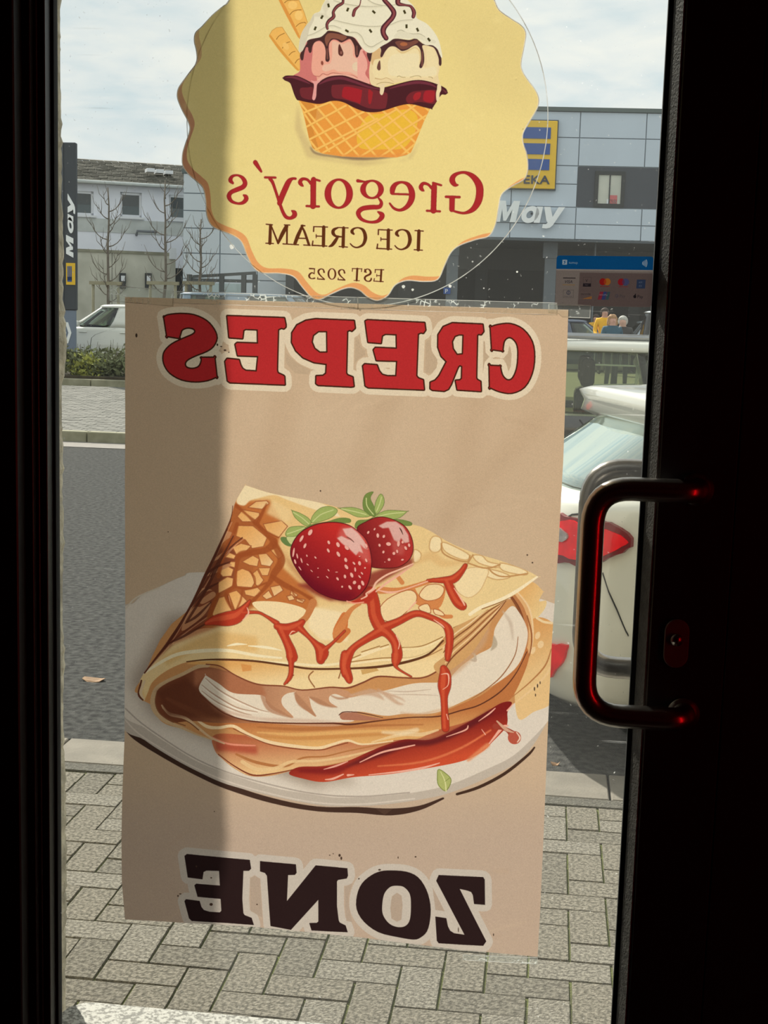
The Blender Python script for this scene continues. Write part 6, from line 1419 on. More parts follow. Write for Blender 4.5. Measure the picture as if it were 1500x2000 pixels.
# --- white hatchback at the kerb, seen from its rear corner
TH = math.radians(14)
np_ = [(.17, .16, 3.9, .78), (.22, .08, 3.96, .83), (.34, .02, 4.0, .86), (.52, 0, 4.02, .87), (.70, .015, 3.98, .87), (.86, .05, 3.6, .86), (.94, .09, 3.1, .845), (.99, .15, 2.95, .83), (1.28, .56, 2.45, .68), (1.345, .64, 2.4, .65)]
corner = at(1150, 1200, 2.86) + Vector((-.07, -.12, 0))
loc = Vector((corner.x, corner.y, 0)) - Vector((math.cos(TH) * .10 + math.sin(TH) * -.80 * -1, math.sin(TH) * .10 - math.cos(TH) * .80, 0))
near = Car(4.0, np_, .99, 1.345, 'white_hatchback', 'white hatchback parked at the kerb, its red tail lamp behind the door handle', (loc.x, loc.y, 0), TH, M_white, glass_mat('pale_rear_glass', tint=(.50, .60, .54), refl=4.0, ior=1.7, gcol=(.80, .90, .82)),
           [(-37, 37, 'windshield'), (37, 50, 0), (50, 88, 'side_window'), (88, 92, 0), (92, 122, 'side_window'), (122, 136, 0), (136, 224, 'rear_window'), (224, 238, 0), (238, 268, 'side_window'), (268, 272, 0), (272, 310, 'side_window'), (310, 323, 0)])
def prj(v):
    v = np.array(v) - [0, -CAM_D, CAM_H]; q = RT * v[0] + FW * v[1] + UP * v[2]; return 750 + FPX * q[0] / q[2], 1000 + FPX * q[1] / q[2]
def l2w(c, p):
    cc, n = math.cos(c.rz), math.sin(c.rz); return (c.loc.x + p[0] * cc - p[1] * n, c.loc.y + p[0] * n + p[1] * cc, c.loc.z + p[2])
for a in (180, 200, 225, 240, 270):
    print('near', a, [tuple(round(t) for t in prj(l2w(near, near.S(math.radians(a), z)))) for z in (.2, .5, .9, .99, 1.34)])
M_tdark = mat('dark_red_lamp_rim', (120, 8, 24), rough=.2, spec=.4, noise=.1); M_clear = mat('clear_reverse_lamp', (150, 140, 138), rough=.15, coat=1, noise=.2, nscale=40)
tl_ = near.decal('tail_light', [(1082, 1004), (1110, 1007), (1150, 1012), (1185, 1017), (1215, 1030), (1237, 1048), (1236, 1068), (1210, 1082), (1180, 1096), (1140, 1103), (1110, 1098), (1080, 1090)], .018, .03, M_tdark)
near.decal('red_lens', [(1084, 1022), (1120, 1016), (1150, 1024), (1190, 1034), (1230, 1052), (1228, 1064), (1200, 1076), (1175, 1088), (1140, 1092), (1110, 1086), (1084, 1072)], .024, .01, M_tail, tl_)
near.decal('clear_lens', [(1086, 1028), (1104, 1032), (1120, 1046), (1108, 1056), (1088, 1054)], .028, .008, M_clear, tl_)
near.decal('bumper_reflector', [(1072, 1262), (1090, 1258), (1110, 1258), (1110, 1272), (1094, 1302), (1074, 1322)], .012, .02, M_tail)
for a in [[(1176, 1118), (1190, 1155), (1205, 1190), (1226, 1240)], [(1088, 1024), (1100, 1016), (1118, 1006), (1135, 1002)]]:
    up_, dn_ = [(x, y - 1.2) for x, y in a], [(x, y + 1.2) for x, y in a[::-1]]
    near.decal('panel_gap', None, .003, .006, M_blackp, pickpts=[(lambda q: (q[0], q[1] + .003))(near.pick(*p)) for p in a] + [(lambda q: (q[0], q[1] - .003))(near.pick(*p)) for p in a[::-1]])
# roof spoiler, thick towards the front
sp = [(.43, 1.33), (.48, 1.345), (.80, 1.357), (1.3, 1.362), (1.3, .98), (.95, 1.03), (.72, 1.12), (.54, 1.205), (.45, 1.24), (.46, 1.285)]
bm = bmesh.new(); rows = []
for t in np.linspace(-1, 1, 15):
    k = 1 - .10 * abs(t) ** 4; rows.append([bm.verts.new((x + .06 * abs(t) ** 3, t * (.665 + .30 * (1.345 - z)), z - .02 * abs(t) ** 3)) for x, z in sp])
for a, b in zip(rows[:-1], rows[1:]):
    for k in range(len(sp)): bm.faces.new((a[k], a[(k + 1) % len(sp)], b[(k + 1) % len(sp)], b[k]))
bm.faces.new(rows[0]); bm.faces.new(rows[-1][::-1]); bmesh.ops.bevel(bm, geom=[e_ for e_ in bm.edges if e_.is_boundary], offset=.01, affect='EDGES')
bmobj('roof_spoiler', bm, M_white, near.root, True)
print('spoiler', [tuple(round(t) for t in prj(l2w(near, (x, -.665, z)))) for x, z in ((.40, 1.30), (.98, 1.34), (.98, 1.15))])
common2 = near.patch(168, 192, .5, .62, .008, .02, M_head, 'number_plate'); near.patch(132, 165, .72, .9, .012, .03, M_tail, 'tail_light')
for sd_ in (16, 308): near.patch(sd_, sd_ + 36, .62, .74, .012, .03, M_head, 'headlight')

# --- dark estate on the road behind it: one sees right through its side windows
M_darkcar = mat('dark_brown_car_paint', (48, 46, 44), rough=.25, coat=1, noise=.05)
suvp = [(.22, .12, 4.5, .84), (.38, .03, 4.6, .9), (.6, 0, 4.64, .92), (.8, .02, 4.45, .92), (.95, .05, 3.9, .90), (1.05, .10, 3.45, .88), (1.44, .42, 2.7, .72), (1.50, .47, 2.65, .70)]
suv = Car(4.64, suvp, 1.05, 1.50, 'dark_estate_car', 'dark estate car with green tinted windows, sky reflection painted on roof, behind the white hatchback', (-.78, 7.2, 0), 0, M_darkcar, G_tint, roof_sky_tone=M_white)  # white roof colour stands in for sky reflected on dark glossy paint
common(suv, M_darkcar)
# silver roof rail catching the sky
for sy in (-.62, .62): tube('roof_rail', [(.55, sy, 1.49), (.7, sy, 1.525), (2.5, sy, 1.525), (2.65, sy, 1.49)], .016, M_rimm, suv.root, 10)

# --- cars on the far parking lot
wc_ = at(148, 650, 29.2)
c_ = Car(4.6, sedan(4.6, .9, 1.47, .95), .95, 1.47, 'white_sedan', 'white sedan parked behind the hedge left of the crepe poster', (wc_.x + 2.8, 30.1, PZ), math.pi, M_white, G_car); common(c_, M_white)
M_blue = mat('silver_blue_car_paint', (120, 140, 160), rough=.2, coat=1, metal=.4, noise=.03)
vx = at(338, 580, 33.5).x
c_ = Car(4.9, vanp(4.9, .95, 1.88, 1.12), 1.12, 1.88, 'silver_blue_van', 'silver blue van whose roof shows above the crepe poster behind the tape', (vx, 34.0, PZ), 0, M_blue, G_car); common(c_, M_blue)
M_silver = mat('silver_car_paint', (170, 178, 182), rough=.25, coat=1, metal=.3, noise=.03)
for (px, Y, dep, p_, nm, lab, pt, top, bl) in [(1252, 34, 0, vanp(4.7, .93, 1.75, 1.05), 'silver_van', 'pale silver van cut off by the door stile beyond the two shoppers', M_silver, 1.75, 1.05), (1218, 40, 0, hatch(4.0, .88, 1.5, .95), 'silver_hatchback', 'small silver hatchback beyond the shopper with wavy hair', M_silver, 1.5, .95),
                                              (1075, 38, 0, sedan(4.5, .9, 1.46, .93), 'blue_sedan', 'dark blue sedan just right of the poster corner on the far parking lot', mat('dark_blue_car_paint', (52, 66, 92), rough=.25, coat=1, noise=.03), 1.46, .93)]:
    x = at(px, 620, Y).x
    if nm == 'blue_sedan': x -= 1.2
    c_ = Car(p_[2][2], p_, bl, top, nm, lab, (x, Y + .9, PZ), 0 if nm != 'silver_hatchback' else .15, pt, G_car); common(c_, pt)


# ================================================================== facade helper
class Plane:
    """a facade standing at origin o, turned rz; local x along it, z up"""
    def __init__(s, o, rz):
        s.o, s.rz = Vector(o), rz; s.ux = Vector((math.cos(rz), math.sin(rz), 0)); s.n = Vector((math.sin(rz), -math.cos(rz), 0))

    def p(s, px, py, off=0.0):
        r = Vector(ray(px, py)); c = Vector((0, -CAM_D, CAM_H)); o = s.o + s.n * off
        t = (o - c).dot(s.n) / r.dot(s.n); q = c + r * t - o
        return q.dot(s.ux), c.z + r.z * t


# ================================================================== pylon sign
M_pyd = mat('dark_sign_steel', (62, 66, 72), rough=.5, noise=.05, nscale=2); M_pyl = mat('blue_grey_sign_steel', (120, 132, 150), rough=.5, noise=.04, nscale=2)
M_wh = mat('white_sign_letters', (250, 252, 252), rough=.5, noise=.02); M_yel = mat('yellow_sign_panel', (244, 196, 36), rough=.45, noise=.03); M_blu = mat('blue_sign_bars', (34, 82, 160), rough=.45, noise=.04)
YP = 28.3
PY = Plane((0, YP, 0), 0)
pyl = tag(empty('pylon_sign', (0, YP, PZ)), 'tall dark pylon sign with vertical white lettering at the left edge of the glass', 'sign')
def pp(o): o.parent = pyl; o.matrix_parent_inverse = Matrix.Translation((0, -YP, -PZ)); return o
xa = PY.p(124, 600)[0]; xb = PY.p(148, 500)[0]; ztp = PY.p(136, 278)[1]; zmid = PY.p(136, 606)[1]
pp(box('upper_body', (xa - .62, YP +0.000, zmid), (xb, YP +0.140, ztp), M_pyd, bevel=.02)); pp(box('lower_body', (xa - .55, YP +0.030, PZ), (xb - .03, YP +0.120, zmid), M_pyl))
pp(box('edge_strip', (xa - .02, YP -0.025, zmid + .02), (xa + .012, YP +0.000, ztp - .02), mat('sign_edge', (84, 88, 94), rough=.4)))
def flat_letters(ch, fn, y0, y1, m, parent_fn):
    """bold italic sign letters; fn maps letter units to a point on the sign"""
    a_o = [(.42 + .37 * math.cos(t) + .09 * math.sin(t), .38 + .40 * math.sin(t)) for t in np.linspace(0, 2 * math.pi, 25)[:-1]]
    a_i = [(.40 + .14 * math.cos(t) + .05 * math.sin(t), .38 + .18 * math.sin(t)) for t in np.linspace(0, 2 * math.pi, 25)[:-1]]
    shapes = {'M': ([(0, 0), (.18, 1), (.46, 1), (.54, .45), (.80, 1), (1.08, 1), (.92, 0), (.66, 0), (.76, .60), (.50, .06), (.38, .06), (.32, .60), (.24, 0)], None), 'a': (a_o, a_i), 'y': ([(0, .76), (.27, .76), (.38, .30), (.62, .76), (.90, .76), (.40, -.10), (.28, -.22), (.12, -.26), (-.06, -.24), (-.02, -.05), (.10, -.06), (.18, .02), (.12, .10)], None)}
    for c, ox in ch:
        o_, i_ = shapes[c]; bm = bmesh.new()
        def solid(pts):
            f = bm.faces.new([bm.verts.new(fn(ox + x, z, y0)) for x, z in pts]); g = [bm.verts.new(fn(ox + x, z, y1)) for x, z in pts]; v = list(f.verts)
            bm.faces.new(g[::-1]); [bm.faces.new((v[k], g[k], g[(k + 1) % len(g)], v[(k + 1) % len(g)])) for k in range(len(g))]
        if i_ is None: solid(o_)
        else:
            R_ = [[bm.verts.new(fn(ox + x, z, y)) for x, z in L_] for L_ in (o_, i_) for y in (y0, y1)]; n = len(o_)
            for k in range(n):
                q = (k + 1) % n
                bm.faces.new((R_[0][k], R_[0][q], R_[2][q], R_[2][k])); bm.faces.new((R_[1][k], R_[3][k], R_[3][q], R_[1][q])); bm.faces.new((R_[0][k], R_[1][k], R_[1][q], R_[0][q])); bm.faces.new((R_[2][k], R_[2][q], R_[3][q], R_[3][k]))
            solid([(.58, 0), (.84, 0), (.96, .76), (.70, .76)])
        parent_fn(bmobj('letter_' + {'M': 'm', 'a': 'a', 'y': 'y'}[c], bm, m))
(tx0, tz0), (tx1, tz1) = PY.p(131, 503), PY.p(147, 380)
LS = (tz1 - tz0) / 3.0; base_x = PY.p(143.5, 450)[0]
flat_letters([('M', 0), ('a', 1.12), ('y', 2.13)], lambda u, v, y: Vector((base_x - v * .165, y, tz0 + u * LS)), YP - .03, YP, M_wh, pp)
(lx0, lz0), (lx1, lz1) = PY.p(130, 556), PY.p(147, 514)
pp(box('logo_panel', (lx0, YP -0.030, lz0), (lx1, YP +0.000, lz1), M_yel))
lw = lx1 - lx0
for k in range(3): pp(box('logo_bar', (lx0 + lw * (.18 + k * .18), YP -0.040, lz0 + .10), (lx0 + lw * (.28 + k * .18), YP -0.025, lz1 - .07), M_blu))
pp(box('logo_bar', (lx0 + lw * .16, YP -0.040, lz0 + .07), (lx0 + lw * .66, YP -0.025, lz0 + .18), M_blu))
for k in range(4):
    cxp = 118 + k * 10.2; (a_, b_) = PY.p(cxp, 650)
    pts = [(a_ - .02, b_ + .24), (a_ + .05, b_ + .24), (a_ + .13, b_), (a_ + .05, b_ - .24), (a_ - .02, b_ - .24), (a_ + .06, b_)]
    if a_ + .13 < xb - .02: pp(prism('chevron', pts, YP +0.015, YP +0.030, M_wh))

# ================================================================== hedge
def leafy(name, n, fn, size, m, parent=None, seed=1):
    r = random.Random(seed); V = []; F = []
    for k in range(n):
        c, s_ = fn(r); s_ *= size; u = Vector((r.gauss(0, 1), r.gauss(0, 1), r.gauss(0, 1))).normalized(); w = u.orthogonal().normalized(); w.rotate(Matrix.Rotation(r.uniform(0, 6.28), 3, u)); v = u.cross(w)
        b = len(V); V += [c - w * s_, c + v * s_ * .45, c + w * s_, c - v * s_ * .45]; F.append((b, b + 1, b + 2, b + 3))
    return mesh(name, V, F, m, parent)
M_hl = mat('hedge_leaves', (92, 96, 66), rough=.8, rgb2=(140, 146, 104), nscale=1.8, detail=6); M_tw = mat('hedge_twigs', (92, 82, 62), rough=.9, noise=.2)
M_yl = mat('yellow_green_leaves', (150, 152, 70), rough=.8, noise=.2, nscale=5)
hx0, hx1 = at(60, 740, 24.6).x, at(560, 740, 24.6).x
hed = tag(empty('hedge', ((hx0 + hx1) / 2, 26.0, PZ)), 'low green hedge behind the kerb below the white sedan', 'hedge')
def hp(o): o.parent = hed; o.matrix_parent_inverse = Matrix.Translation((-(hx0 + hx1) / 2, -26.0, -PZ)); return o
def hf(r):
    x = r.uniform(hx0, hx1); t = .42 + .10 * math.sin(x * 2.3) + .07 * math.sin(x * 5.1 + 1)
    y = r.uniform(24.35, 28.4); z = PZ + t * abs(r.random()) ** .6 + (.12 * r.random() if r.random() < .06 else 0)
    if r.random() < .5: y = 24.35 + r.random() * .35
    return Vector((x, y, z)), r.uniform(.6, 1.3)
hp(leafy('foliage', 9500, hf, .062, M_hl, seed=4))
tw = bmesh.new(); r = random.Random(8)
for k in range(150):
    x, y = r.uniform(hx0, hx1), r.uniform(24.4, 28); a = Vector((x, y, PZ)); b = a + Vector((r.uniform(-.2, .2), r.uniform(-.1, .1), r.uniform(.4, .72)))
    add_tube(tw, [a, a.lerp(b, .5) + Vector((r.uniform(-.05, .05), 0, 0)), b], [.008, .006, .003], 4)
o_ = hp(bmobj('twigs', tw, M_tw)); tag(o_, kind='stuff')
g = gr(128, 742, PZ)
hp(leafy('yellow_foliage', 700, lambda r: (Vector((g.x + r.gauss(0, .16), 24.5 + r.gauss(0, .12), PZ + abs(r.gauss(.16, .12)))), r.uniform(.6, 1.2)), .06, M_yl, seed=9))


# ================================================================== white house on the left
M_render = mat('white_house_render', (232, 234, 244), rough=.9, rgb2=(240, 242, 250), nscale=1.2, bump=.1); M_roof = mat('weathered_roof_tiles', (92, 90, 82), rough=.95, rgb2=(124, 120, 110), nscale=6, detail=8, bump=1, bscale=9)
M_dwin = mat('dark_window_glass', (52, 60, 62), rough=.15, spec=.8, noise=.1, nscale=2); M_shut = mat('grey_window_blind', (104, 112, 114), rough=.7, noise=.05); M_band = mat('grey_plaster_band', (196, 200, 198), rough=.9, noise=.08, nscale=3)
M_cwall = mat('stained_concrete_wall', (178, 176, 162), rough=.95, rgb2=(204, 202, 188), nscale=1.1, detail=8, bump=.2, bscale=12)
M_wfr = mat('white_window_frame', (226, 228, 232), rough=.6)
RH = math.radians(26)
HP = Plane(at(250, 450, 51), RH)
hou = tag(empty('house', (HP.o.x, HP.o.y, PZ), RH), 'long white house with a dark tiled roof above the concrete wall, left of the badge', 'house')
def hq(o): o.parent = hou; return o
def hl(px, py, off=0): x, z = HP.p(px, py, off); return x, z - PZ
x0 = hl(60, 420)[0]; x1 = hl(402, 420)[0]
ez = hl(250, 358)[1]; rzz = hl(250, 323)[1]
# wall with window openings
wins = []
for (pa, pb, ya, yb) in [(144, 183, 372, 421), (235, 277, 375, 425), (330, 372, 380, 430), (62, 100, 368, 415)]:
    (wx0, wz1), (wx1, wz0) = hl(pa, ya), hl(pb, yb); wins.append((wx0, wx1, wz0, wz1))
wins.sort(); bm = bmesh.new(); cur = x0
zb = min(w[2] for w in wins); zt_ = max(w[3] for w in wins)
for wx0, wx1, wz0, wz1 in wins:
    add_box(bm, (cur, 0, zb), (wx0, .35, zt_)); add_box(bm, (wx0, 0, wz1), (wx1, .35, zt_)) if zt_ - wz1 > .01 else None
    if wz0 - zb > .01: add_box(bm, (wx0, 0, zb), (wx1, .35, wz0))
    cur = wx1
add_box(bm, (cur, 0, zb), (x1, .35, zt_)); add_box(bm, (x0, 0, 0), (x1, .35, zb)); add_box(bm, (x0, 0, zt_), (x1, .35, ez)); add_box(bm, (x0, .35, 0), (x1, 9, ez - .1))
hq(bmobj('wall', bm, M_render, hou))
for wx0, wx1, wz0, wz1 in wins:
    f = bmesh.new(); t = .09
    add_box(f, (wx0, .1, wz0), (wx1, .2, wz0 + t)); add_box(f, (wx0, .1, wz1 - t), (wx1, .2, wz1)); add_box(f, (wx0, .1, wz0), (wx0 + t, .2, wz1)); add_box(f, (wx1 - t, .1, wz0), (wx1, .2, wz1))
    fo = bmobj('window', f, M_wfr, hou); box('pane', (wx0 + t, .15, wz0 + t), (wx1 - t, .19, wz1 - t), M_dwin, fo)
    box('blind', (wx0 + t, .13, wz0 + t), (wx1 - t, .15, wz0 + (wz1 - wz0) * .45), M_shut, fo); box('sill', (wx0 - .1, -.12, wz0 - .08), (wx1 + .1, .1, wz0), M_wfr, fo)
box('plaster_band', (x0, -.03, zb - .62), (x1, 0, zb - .1), M_band, hou)
# tiled roof as rows of tiles
rf = bmesh.new(); rows = 14; dep = 4.5
prs2 = random.Random(3)
for k in range(rows):
    t0, t1 = k / rows, (k + 1.15) / rows
    n = int((x1 - x0) / .6)
    for i in range(n):
        xx = x0 + i * .6 + (k % 2) * .3; zz0, zz1 = ez - .05 + (rzz * 1.0 - ez + .62) * t0 + prs2.uniform(0, .02), ez - .05 + (rzz - ez + .62) * t1
        m4 = Matrix.Identity(4); add_box(rf, (xx, -.35 + dep * t0, zz0), (xx + .58, -.35 + dep * t0 + .05, zz0 + .03))
        v = [rf.verts.new(c) for c in ((xx, -.35 + dep * t0, zz0), (xx + .58, -.35 + dep * t0, zz0), (xx + .58, -.35 + dep * t1, zz1), (xx, -.35 + dep * t1, zz1))]; rf.faces.new(v)
ro2 = bmobj('roof_tiles', rf, M_roof, hou); tag(ro2, kind='stuff')
prism('roof_body', [(x0, ez - .1), (x1, ez - .1), (x1, ez - .02), (x0, ez - .02)], -.3, .0, M_band, hou)
bm = bmesh.new(); v = [bm.verts.new(c) for c in ((x0, -.2, ez - .1), (x0, 8.9, ez - .1), (x0, 4.2, rzz + .5), (x1, -.2, ez - .1), (x1, 8.9, ez - .1), (x1, 4.2, rzz + .5))]
for f in ((0, 1, 2), (3, 5, 4), (0, 3, 4, 1), (1, 4, 5, 2), (0, 2, 5, 3)): bm.faces.new([v[k] for k in f])
bmobj('roof', bm, M_roof, hou)
tube('gutter', [(x0, -.42, ez - .06), (x1, -.42, ez - .06)], .07, M_band, hou, 8)
(ax_, az_), (bx_, bz_) = hl(266, 452), hl(304, 455)
tube('lamp_arm', [(ax_, -.05, az_ - .15), (ax_, -.3, az_), (bx_, -.3, az_)], .05, mat('dull_lamp_metal', (120, 124, 130), rough=.6), hou, 6)
# solar panels patch: pale roof lights
(sx0, sz0), (sx1, sz1) = hl(292, 345), hl(352, 330)
for k in range(3): box('roof_light', (sx0 + k * (sx1 - sx0) / 3 + .05, .9 + .2 * k, sz0 + .28), (sx0 + (k + 1) * (sx1 - sx0) / 3 - .05, 1.5 + .2 * k, sz0 + .42), M_wfr, hou)

# concrete retaining wall in front of it
CP = Plane(HP.o + HP.n * 2.2, RH)
cw_ = tag(empty('concrete_wall', (CP.o.x, CP.o.y, PZ), RH), 'stained concrete retaining wall under the white house', 'wall')
def cl(px, py): x, z = CP.p(px, py); return x, z - PZ
cx0_, ctz = cl(60, 476)[0], cl(250, 490)[1]; cx1_ = cl(344, 500)[0]
k = 0; xx = cx0_
while xx < cx1_:
    box('wall_panel', (xx, 0, 0), (min(xx + 3.0, cx1_) - .02, .3, ctz - .10), M_cwall, cw_); xx += 3.0; k += 1
box('coping', (cx0_, -.05, ctz - .10), (cx1_, .35, ctz), mat('mossy_coping', (140, 138, 120), rough=.95, noise=.2, nscale=2), cw_)
M_post = mat('dark_bollard', (46, 50, 52), rough=.5)
for px in (239, 289):
    (a, b) = cl(px, 548); bo = box('wall_lamp', (a - .12, -.14, b - .30), (a + .12, 0, b + .28), M_post, cw_, bevel=.01); box('lamp_glass', (a - .07, -.18, b - .02), (a + .07, -.14, b + .18), M_wfr, bo)
(a, b), (c, d_) = cl(344, 575), cl(358, 524)
box('doorway', (a, .1, 0), (c + .6, .3, d_), M_post, cw_)
(a, b), (c, d_) = cl(330, 506), cl(343, 485)
box('meter_box', (a, -.15, b), (c, 0, d_), M_wfr, cw_)


# ================================================================== young bare trees
M_bark = mat('grey_bark', (112, 104, 94), rough=.95, noise=.2, nscale=8); M_stake = mat('weathered_stake_wood', (150, 144, 120), rough=.9, noise=.1, nscale=6)
def young_tree(px, py_top, Y, seed, label, stake=True):
    b = at(px, 600, Y); top = at(px, py_top, Y).z; H_ = top - PZ; r = random.Random(seed)
    t = tag(empty('young_tree', (b.x, Y, PZ)), label, 'tree')
    bm = bmesh.new(); n = 9; pts = [(r.uniform(-.03, .03), r.uniform(-.03, .03), H_ * k / n) for k in range(n + 1)]
    add_tube(bm, pts, [.055 * (1 - .8 * k / n) + .008 for k in range(n + 1)], 7); bmobj('trunk', bm, M_bark, t, True)
    for k in range(15):
        f = .32 + .62 * (k / 15.0); z = H_ * f; a = k * 2.4 + r.uniform(-.4, .4); L_ = (1.0 - f * .62) * 1.25 * r.uniform(.7, 1.1)
        bm = bmesh.new(); P = []; 
        for q in range(6):
            u = q / 5; P.append((math.cos(a) * L_ * math.sin(u * 1.25) * .85, math.sin(a) * L_ * math.sin(u * 1.25) * .5, z + L_ * (.10 * u + .75 * u * u)))
        add_tube(bm, P, [.019 * (1 - .75 * q / 5) for q in range(6)], 5)
        for q in (2, 3, 4):
            p0 = Vector(P[q]); s_ = 1 if (q + k) % 2 else -1
            add_tube(bm, [p0, p0 + Vector((math.cos(a + s_) * .16, math.sin(a + s_) * .1, .16)), p0 + Vector((math.cos(a + s_ * .7) * .24, 0, .42))], [.010, .008, .004], 4)
        bmobj('branch', bm, M_bark, t, True)
    if stake:
        st_ = tag(empty('tree_stake', (b.x, Y, PZ)), 'wooden stake frame holding the tree ' + label.split('tree ')[1], 'stake')
        zs_ = at(px, 550, Y).z - PZ
        for dx in (-.42, .36):
            tube('post', [(dx, -.12, 0), (dx, -.12, zs_)], .045, M_stake, st_, 8)
        for dy in (-.17, -.07): box('crossbar', (-.52, dy - .02, zs_ - .10), (.46, dy + .02, zs_), M_stake, st_)
young_tree(211, 366, 38, 2, 'bare young tree in front of the middle window of the white house')
young_tree(322, 352, 38.5, 5, 'bare young tree in front of the corner of the white house')
young_tree(391, 428, 39.5, 9, 'bare young tree against the grey panelled wall under the badge')

# ================================================================== the supermarket
M_pan = mat('blue_grey_facade_panel', (198, 210, 222), rough=.45, noise=.03, nscale=.6); M_pan2 = mat('light_grey_facade_panel', (204, 212, 218), rough=.45, noise=.03, nscale=.6)
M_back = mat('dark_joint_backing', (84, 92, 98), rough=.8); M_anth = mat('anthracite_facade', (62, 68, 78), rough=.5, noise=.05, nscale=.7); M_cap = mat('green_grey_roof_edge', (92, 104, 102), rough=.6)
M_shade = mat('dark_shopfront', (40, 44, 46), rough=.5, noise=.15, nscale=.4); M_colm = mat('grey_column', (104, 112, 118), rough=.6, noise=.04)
RF = math.radians(3.3)
FP = Plane((0, 48, 0), RF)
mk = tag(empty('supermarket', (0, 48, PZ), RF), 'grey panelled supermarket building with a dark covered entrance, right half of the view', 'building')
def ml(px, py, off=0): x, z = FP.p(px, py, off); return x, z - PZ
mx0, mx1 = ml(560, 400)[0], ml(1133, 300)[0] + 2.33 * 6
ys = [218, 269, 324, 360, 405, 438, 469]
zs = [ml(1128, y)[1] for y in ys]
# body above the canopy, recess below
M_jnt = mat('panel_joint_backing', (150, 160, 168), rough=.8)
box('body', (mx0, .06, zs[-1] + .05), (mx1, 14, zs[0]), M_jnt, mk); box('roof_edge', (mx0 - .1, -.08, zs[0]), (mx1 + .1, .4, ml(1128, 210)[1]), M_cap, mk)
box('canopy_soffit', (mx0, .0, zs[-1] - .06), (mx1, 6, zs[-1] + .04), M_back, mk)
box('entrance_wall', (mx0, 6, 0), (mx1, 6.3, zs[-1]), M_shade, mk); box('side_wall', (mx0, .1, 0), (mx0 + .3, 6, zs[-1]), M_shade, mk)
for k in range(9):
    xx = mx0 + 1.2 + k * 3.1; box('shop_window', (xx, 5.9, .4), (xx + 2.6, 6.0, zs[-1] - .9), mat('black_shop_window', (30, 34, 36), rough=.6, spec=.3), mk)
vx_ = ml(1132, 270)[0]; PW = 2.33
wb0, wb1 = ml(1124, 366)[0], ml(1124, 366)[0] + 5 * PW
nlo = int(math.ceil((vx_ - mx0) / PW))
for ri in range(6):
    for k in range(-nlo, 6):
        xa_, xb_ = max(mx0, vx_ + k * PW), vx_ + (k + 1) * PW
        if ri in (2, 3) and k >= 0: continue
        box('facade_panel', (xa_ + .018, 0, zs[ri + 1] + .018), (xb_ - .018, .06, zs[ri] - .018), M_pan, mk)
box('window_band', (vx_ + .01, .02, zs[4] + .02), (mx1, .07, zs[2] - .02), M_anth, mk)
(wx0, wz1), (wx1, wz0) = ml(1163, 334), ml(1218, 406)
wf = bmesh.new(); t = .13
add_box(wf, (wx0, -.04, wz0), (wx1, .1, wz0 + t)); add_box(wf, (wx0, -.04, wz1 - t), (wx1, .1, wz1)); add_box(wf, (wx0, -.04, wz0 + t), (wx0 + t, .1, wz1 - t)); add_box(wf, (wx1 - t, -.04, wz0 + t), (wx1, .1, wz1 - t))
wfo = bmobj('window', wf, M_shade, mk); box('pane', (wx0 + t, .0, wz0 + t), (wx1 - t, .015, wz1 - t), mat('office_window_painted_bright', (176, 182, 170), rough=.2, rgb2=(206, 206, 192), nscale=.9), wfo)  # bright interior and reflection are painted into the pane colour
box('window_bar', ((wx0 + wx1) / 2 - .02, -.03, wz0 + t), ((wx0 + wx1) / 2 + .02, .0, wz1 - t), M_shade, wfo)
box('desk_item', (wx1 - .55, -.02, wz0 + t), (wx1 - .25, -.005, wz0 + t + .3), mat('pink_desk_item', (206, 110, 110), rough=.6), wfo); box('desk_item', (wx0 + .45, -.02, wz0 + t), (wx0 + .8, -.005, wz0 + t + .16), M_wfr, wfo)
for px, wdt in ((1074, .42), (883, .42), (620, .42), (1160, .05)):
    xx = ml(px, 540, -1.0)[0]; col = box('column', (xx - wdt / 2, .9, 0), (xx + wdt / 2, 1.3, zs[-1]), M_colm, mk)
    if wdt > .1: box('column_head', (xx - wdt / 2 - .08, .85, zs[-1] - .62), (xx + wdt / 2 + .02, 1.35, zs[-1]), M_colm, col)
(px0, pz0), (px1, pz1) = ml(866, 574, -.85), ml(880, 562, -.85)
pk = box('parking_sign', (px0, .82, pz0), (px1, .86, pz1), M_blu, mk)
tt = text_mesh('sign_letter', 'P', 1.0, M_wh, pk, extrude=.005); s_ = (pz1 - pz0) * .95
tt.data.transform(Matrix.Translation((px0 + .05, .81, pz0 + .03)) @ Matrix.Diagonal((s_, 1, s_, 1)) @ Matrix.Rotation(math.pi / 2, 4, 'X'))
# wall to the left of the main block
(gx0, gz) = ml(358, 338, -1.0); 
box('wing_body', (gx0, 1.06, 0), (mx0 + .2, 3.2, gz), M_jnt, mk)
zz_ = [gz] + [ml(400, y, -1.0)[1] for y in (378, 412, 446, 495, 545)] + [0]
gw = (mx0 + .2 - gx0) / 3
for ri in range(6):
    for k in range(3): box('facade_panel', (gx0 + k * gw + .02, 1.0, zz_[ri + 1] + .02), (gx0 + (k + 1) * gw - .02, 1.06, zz_[ri] - .02), M_pan2, mk)
box('wing_roof_edge', (gx0 - .05, .95, gz), (mx0, 1.3, gz + .15), M_cap, mk)

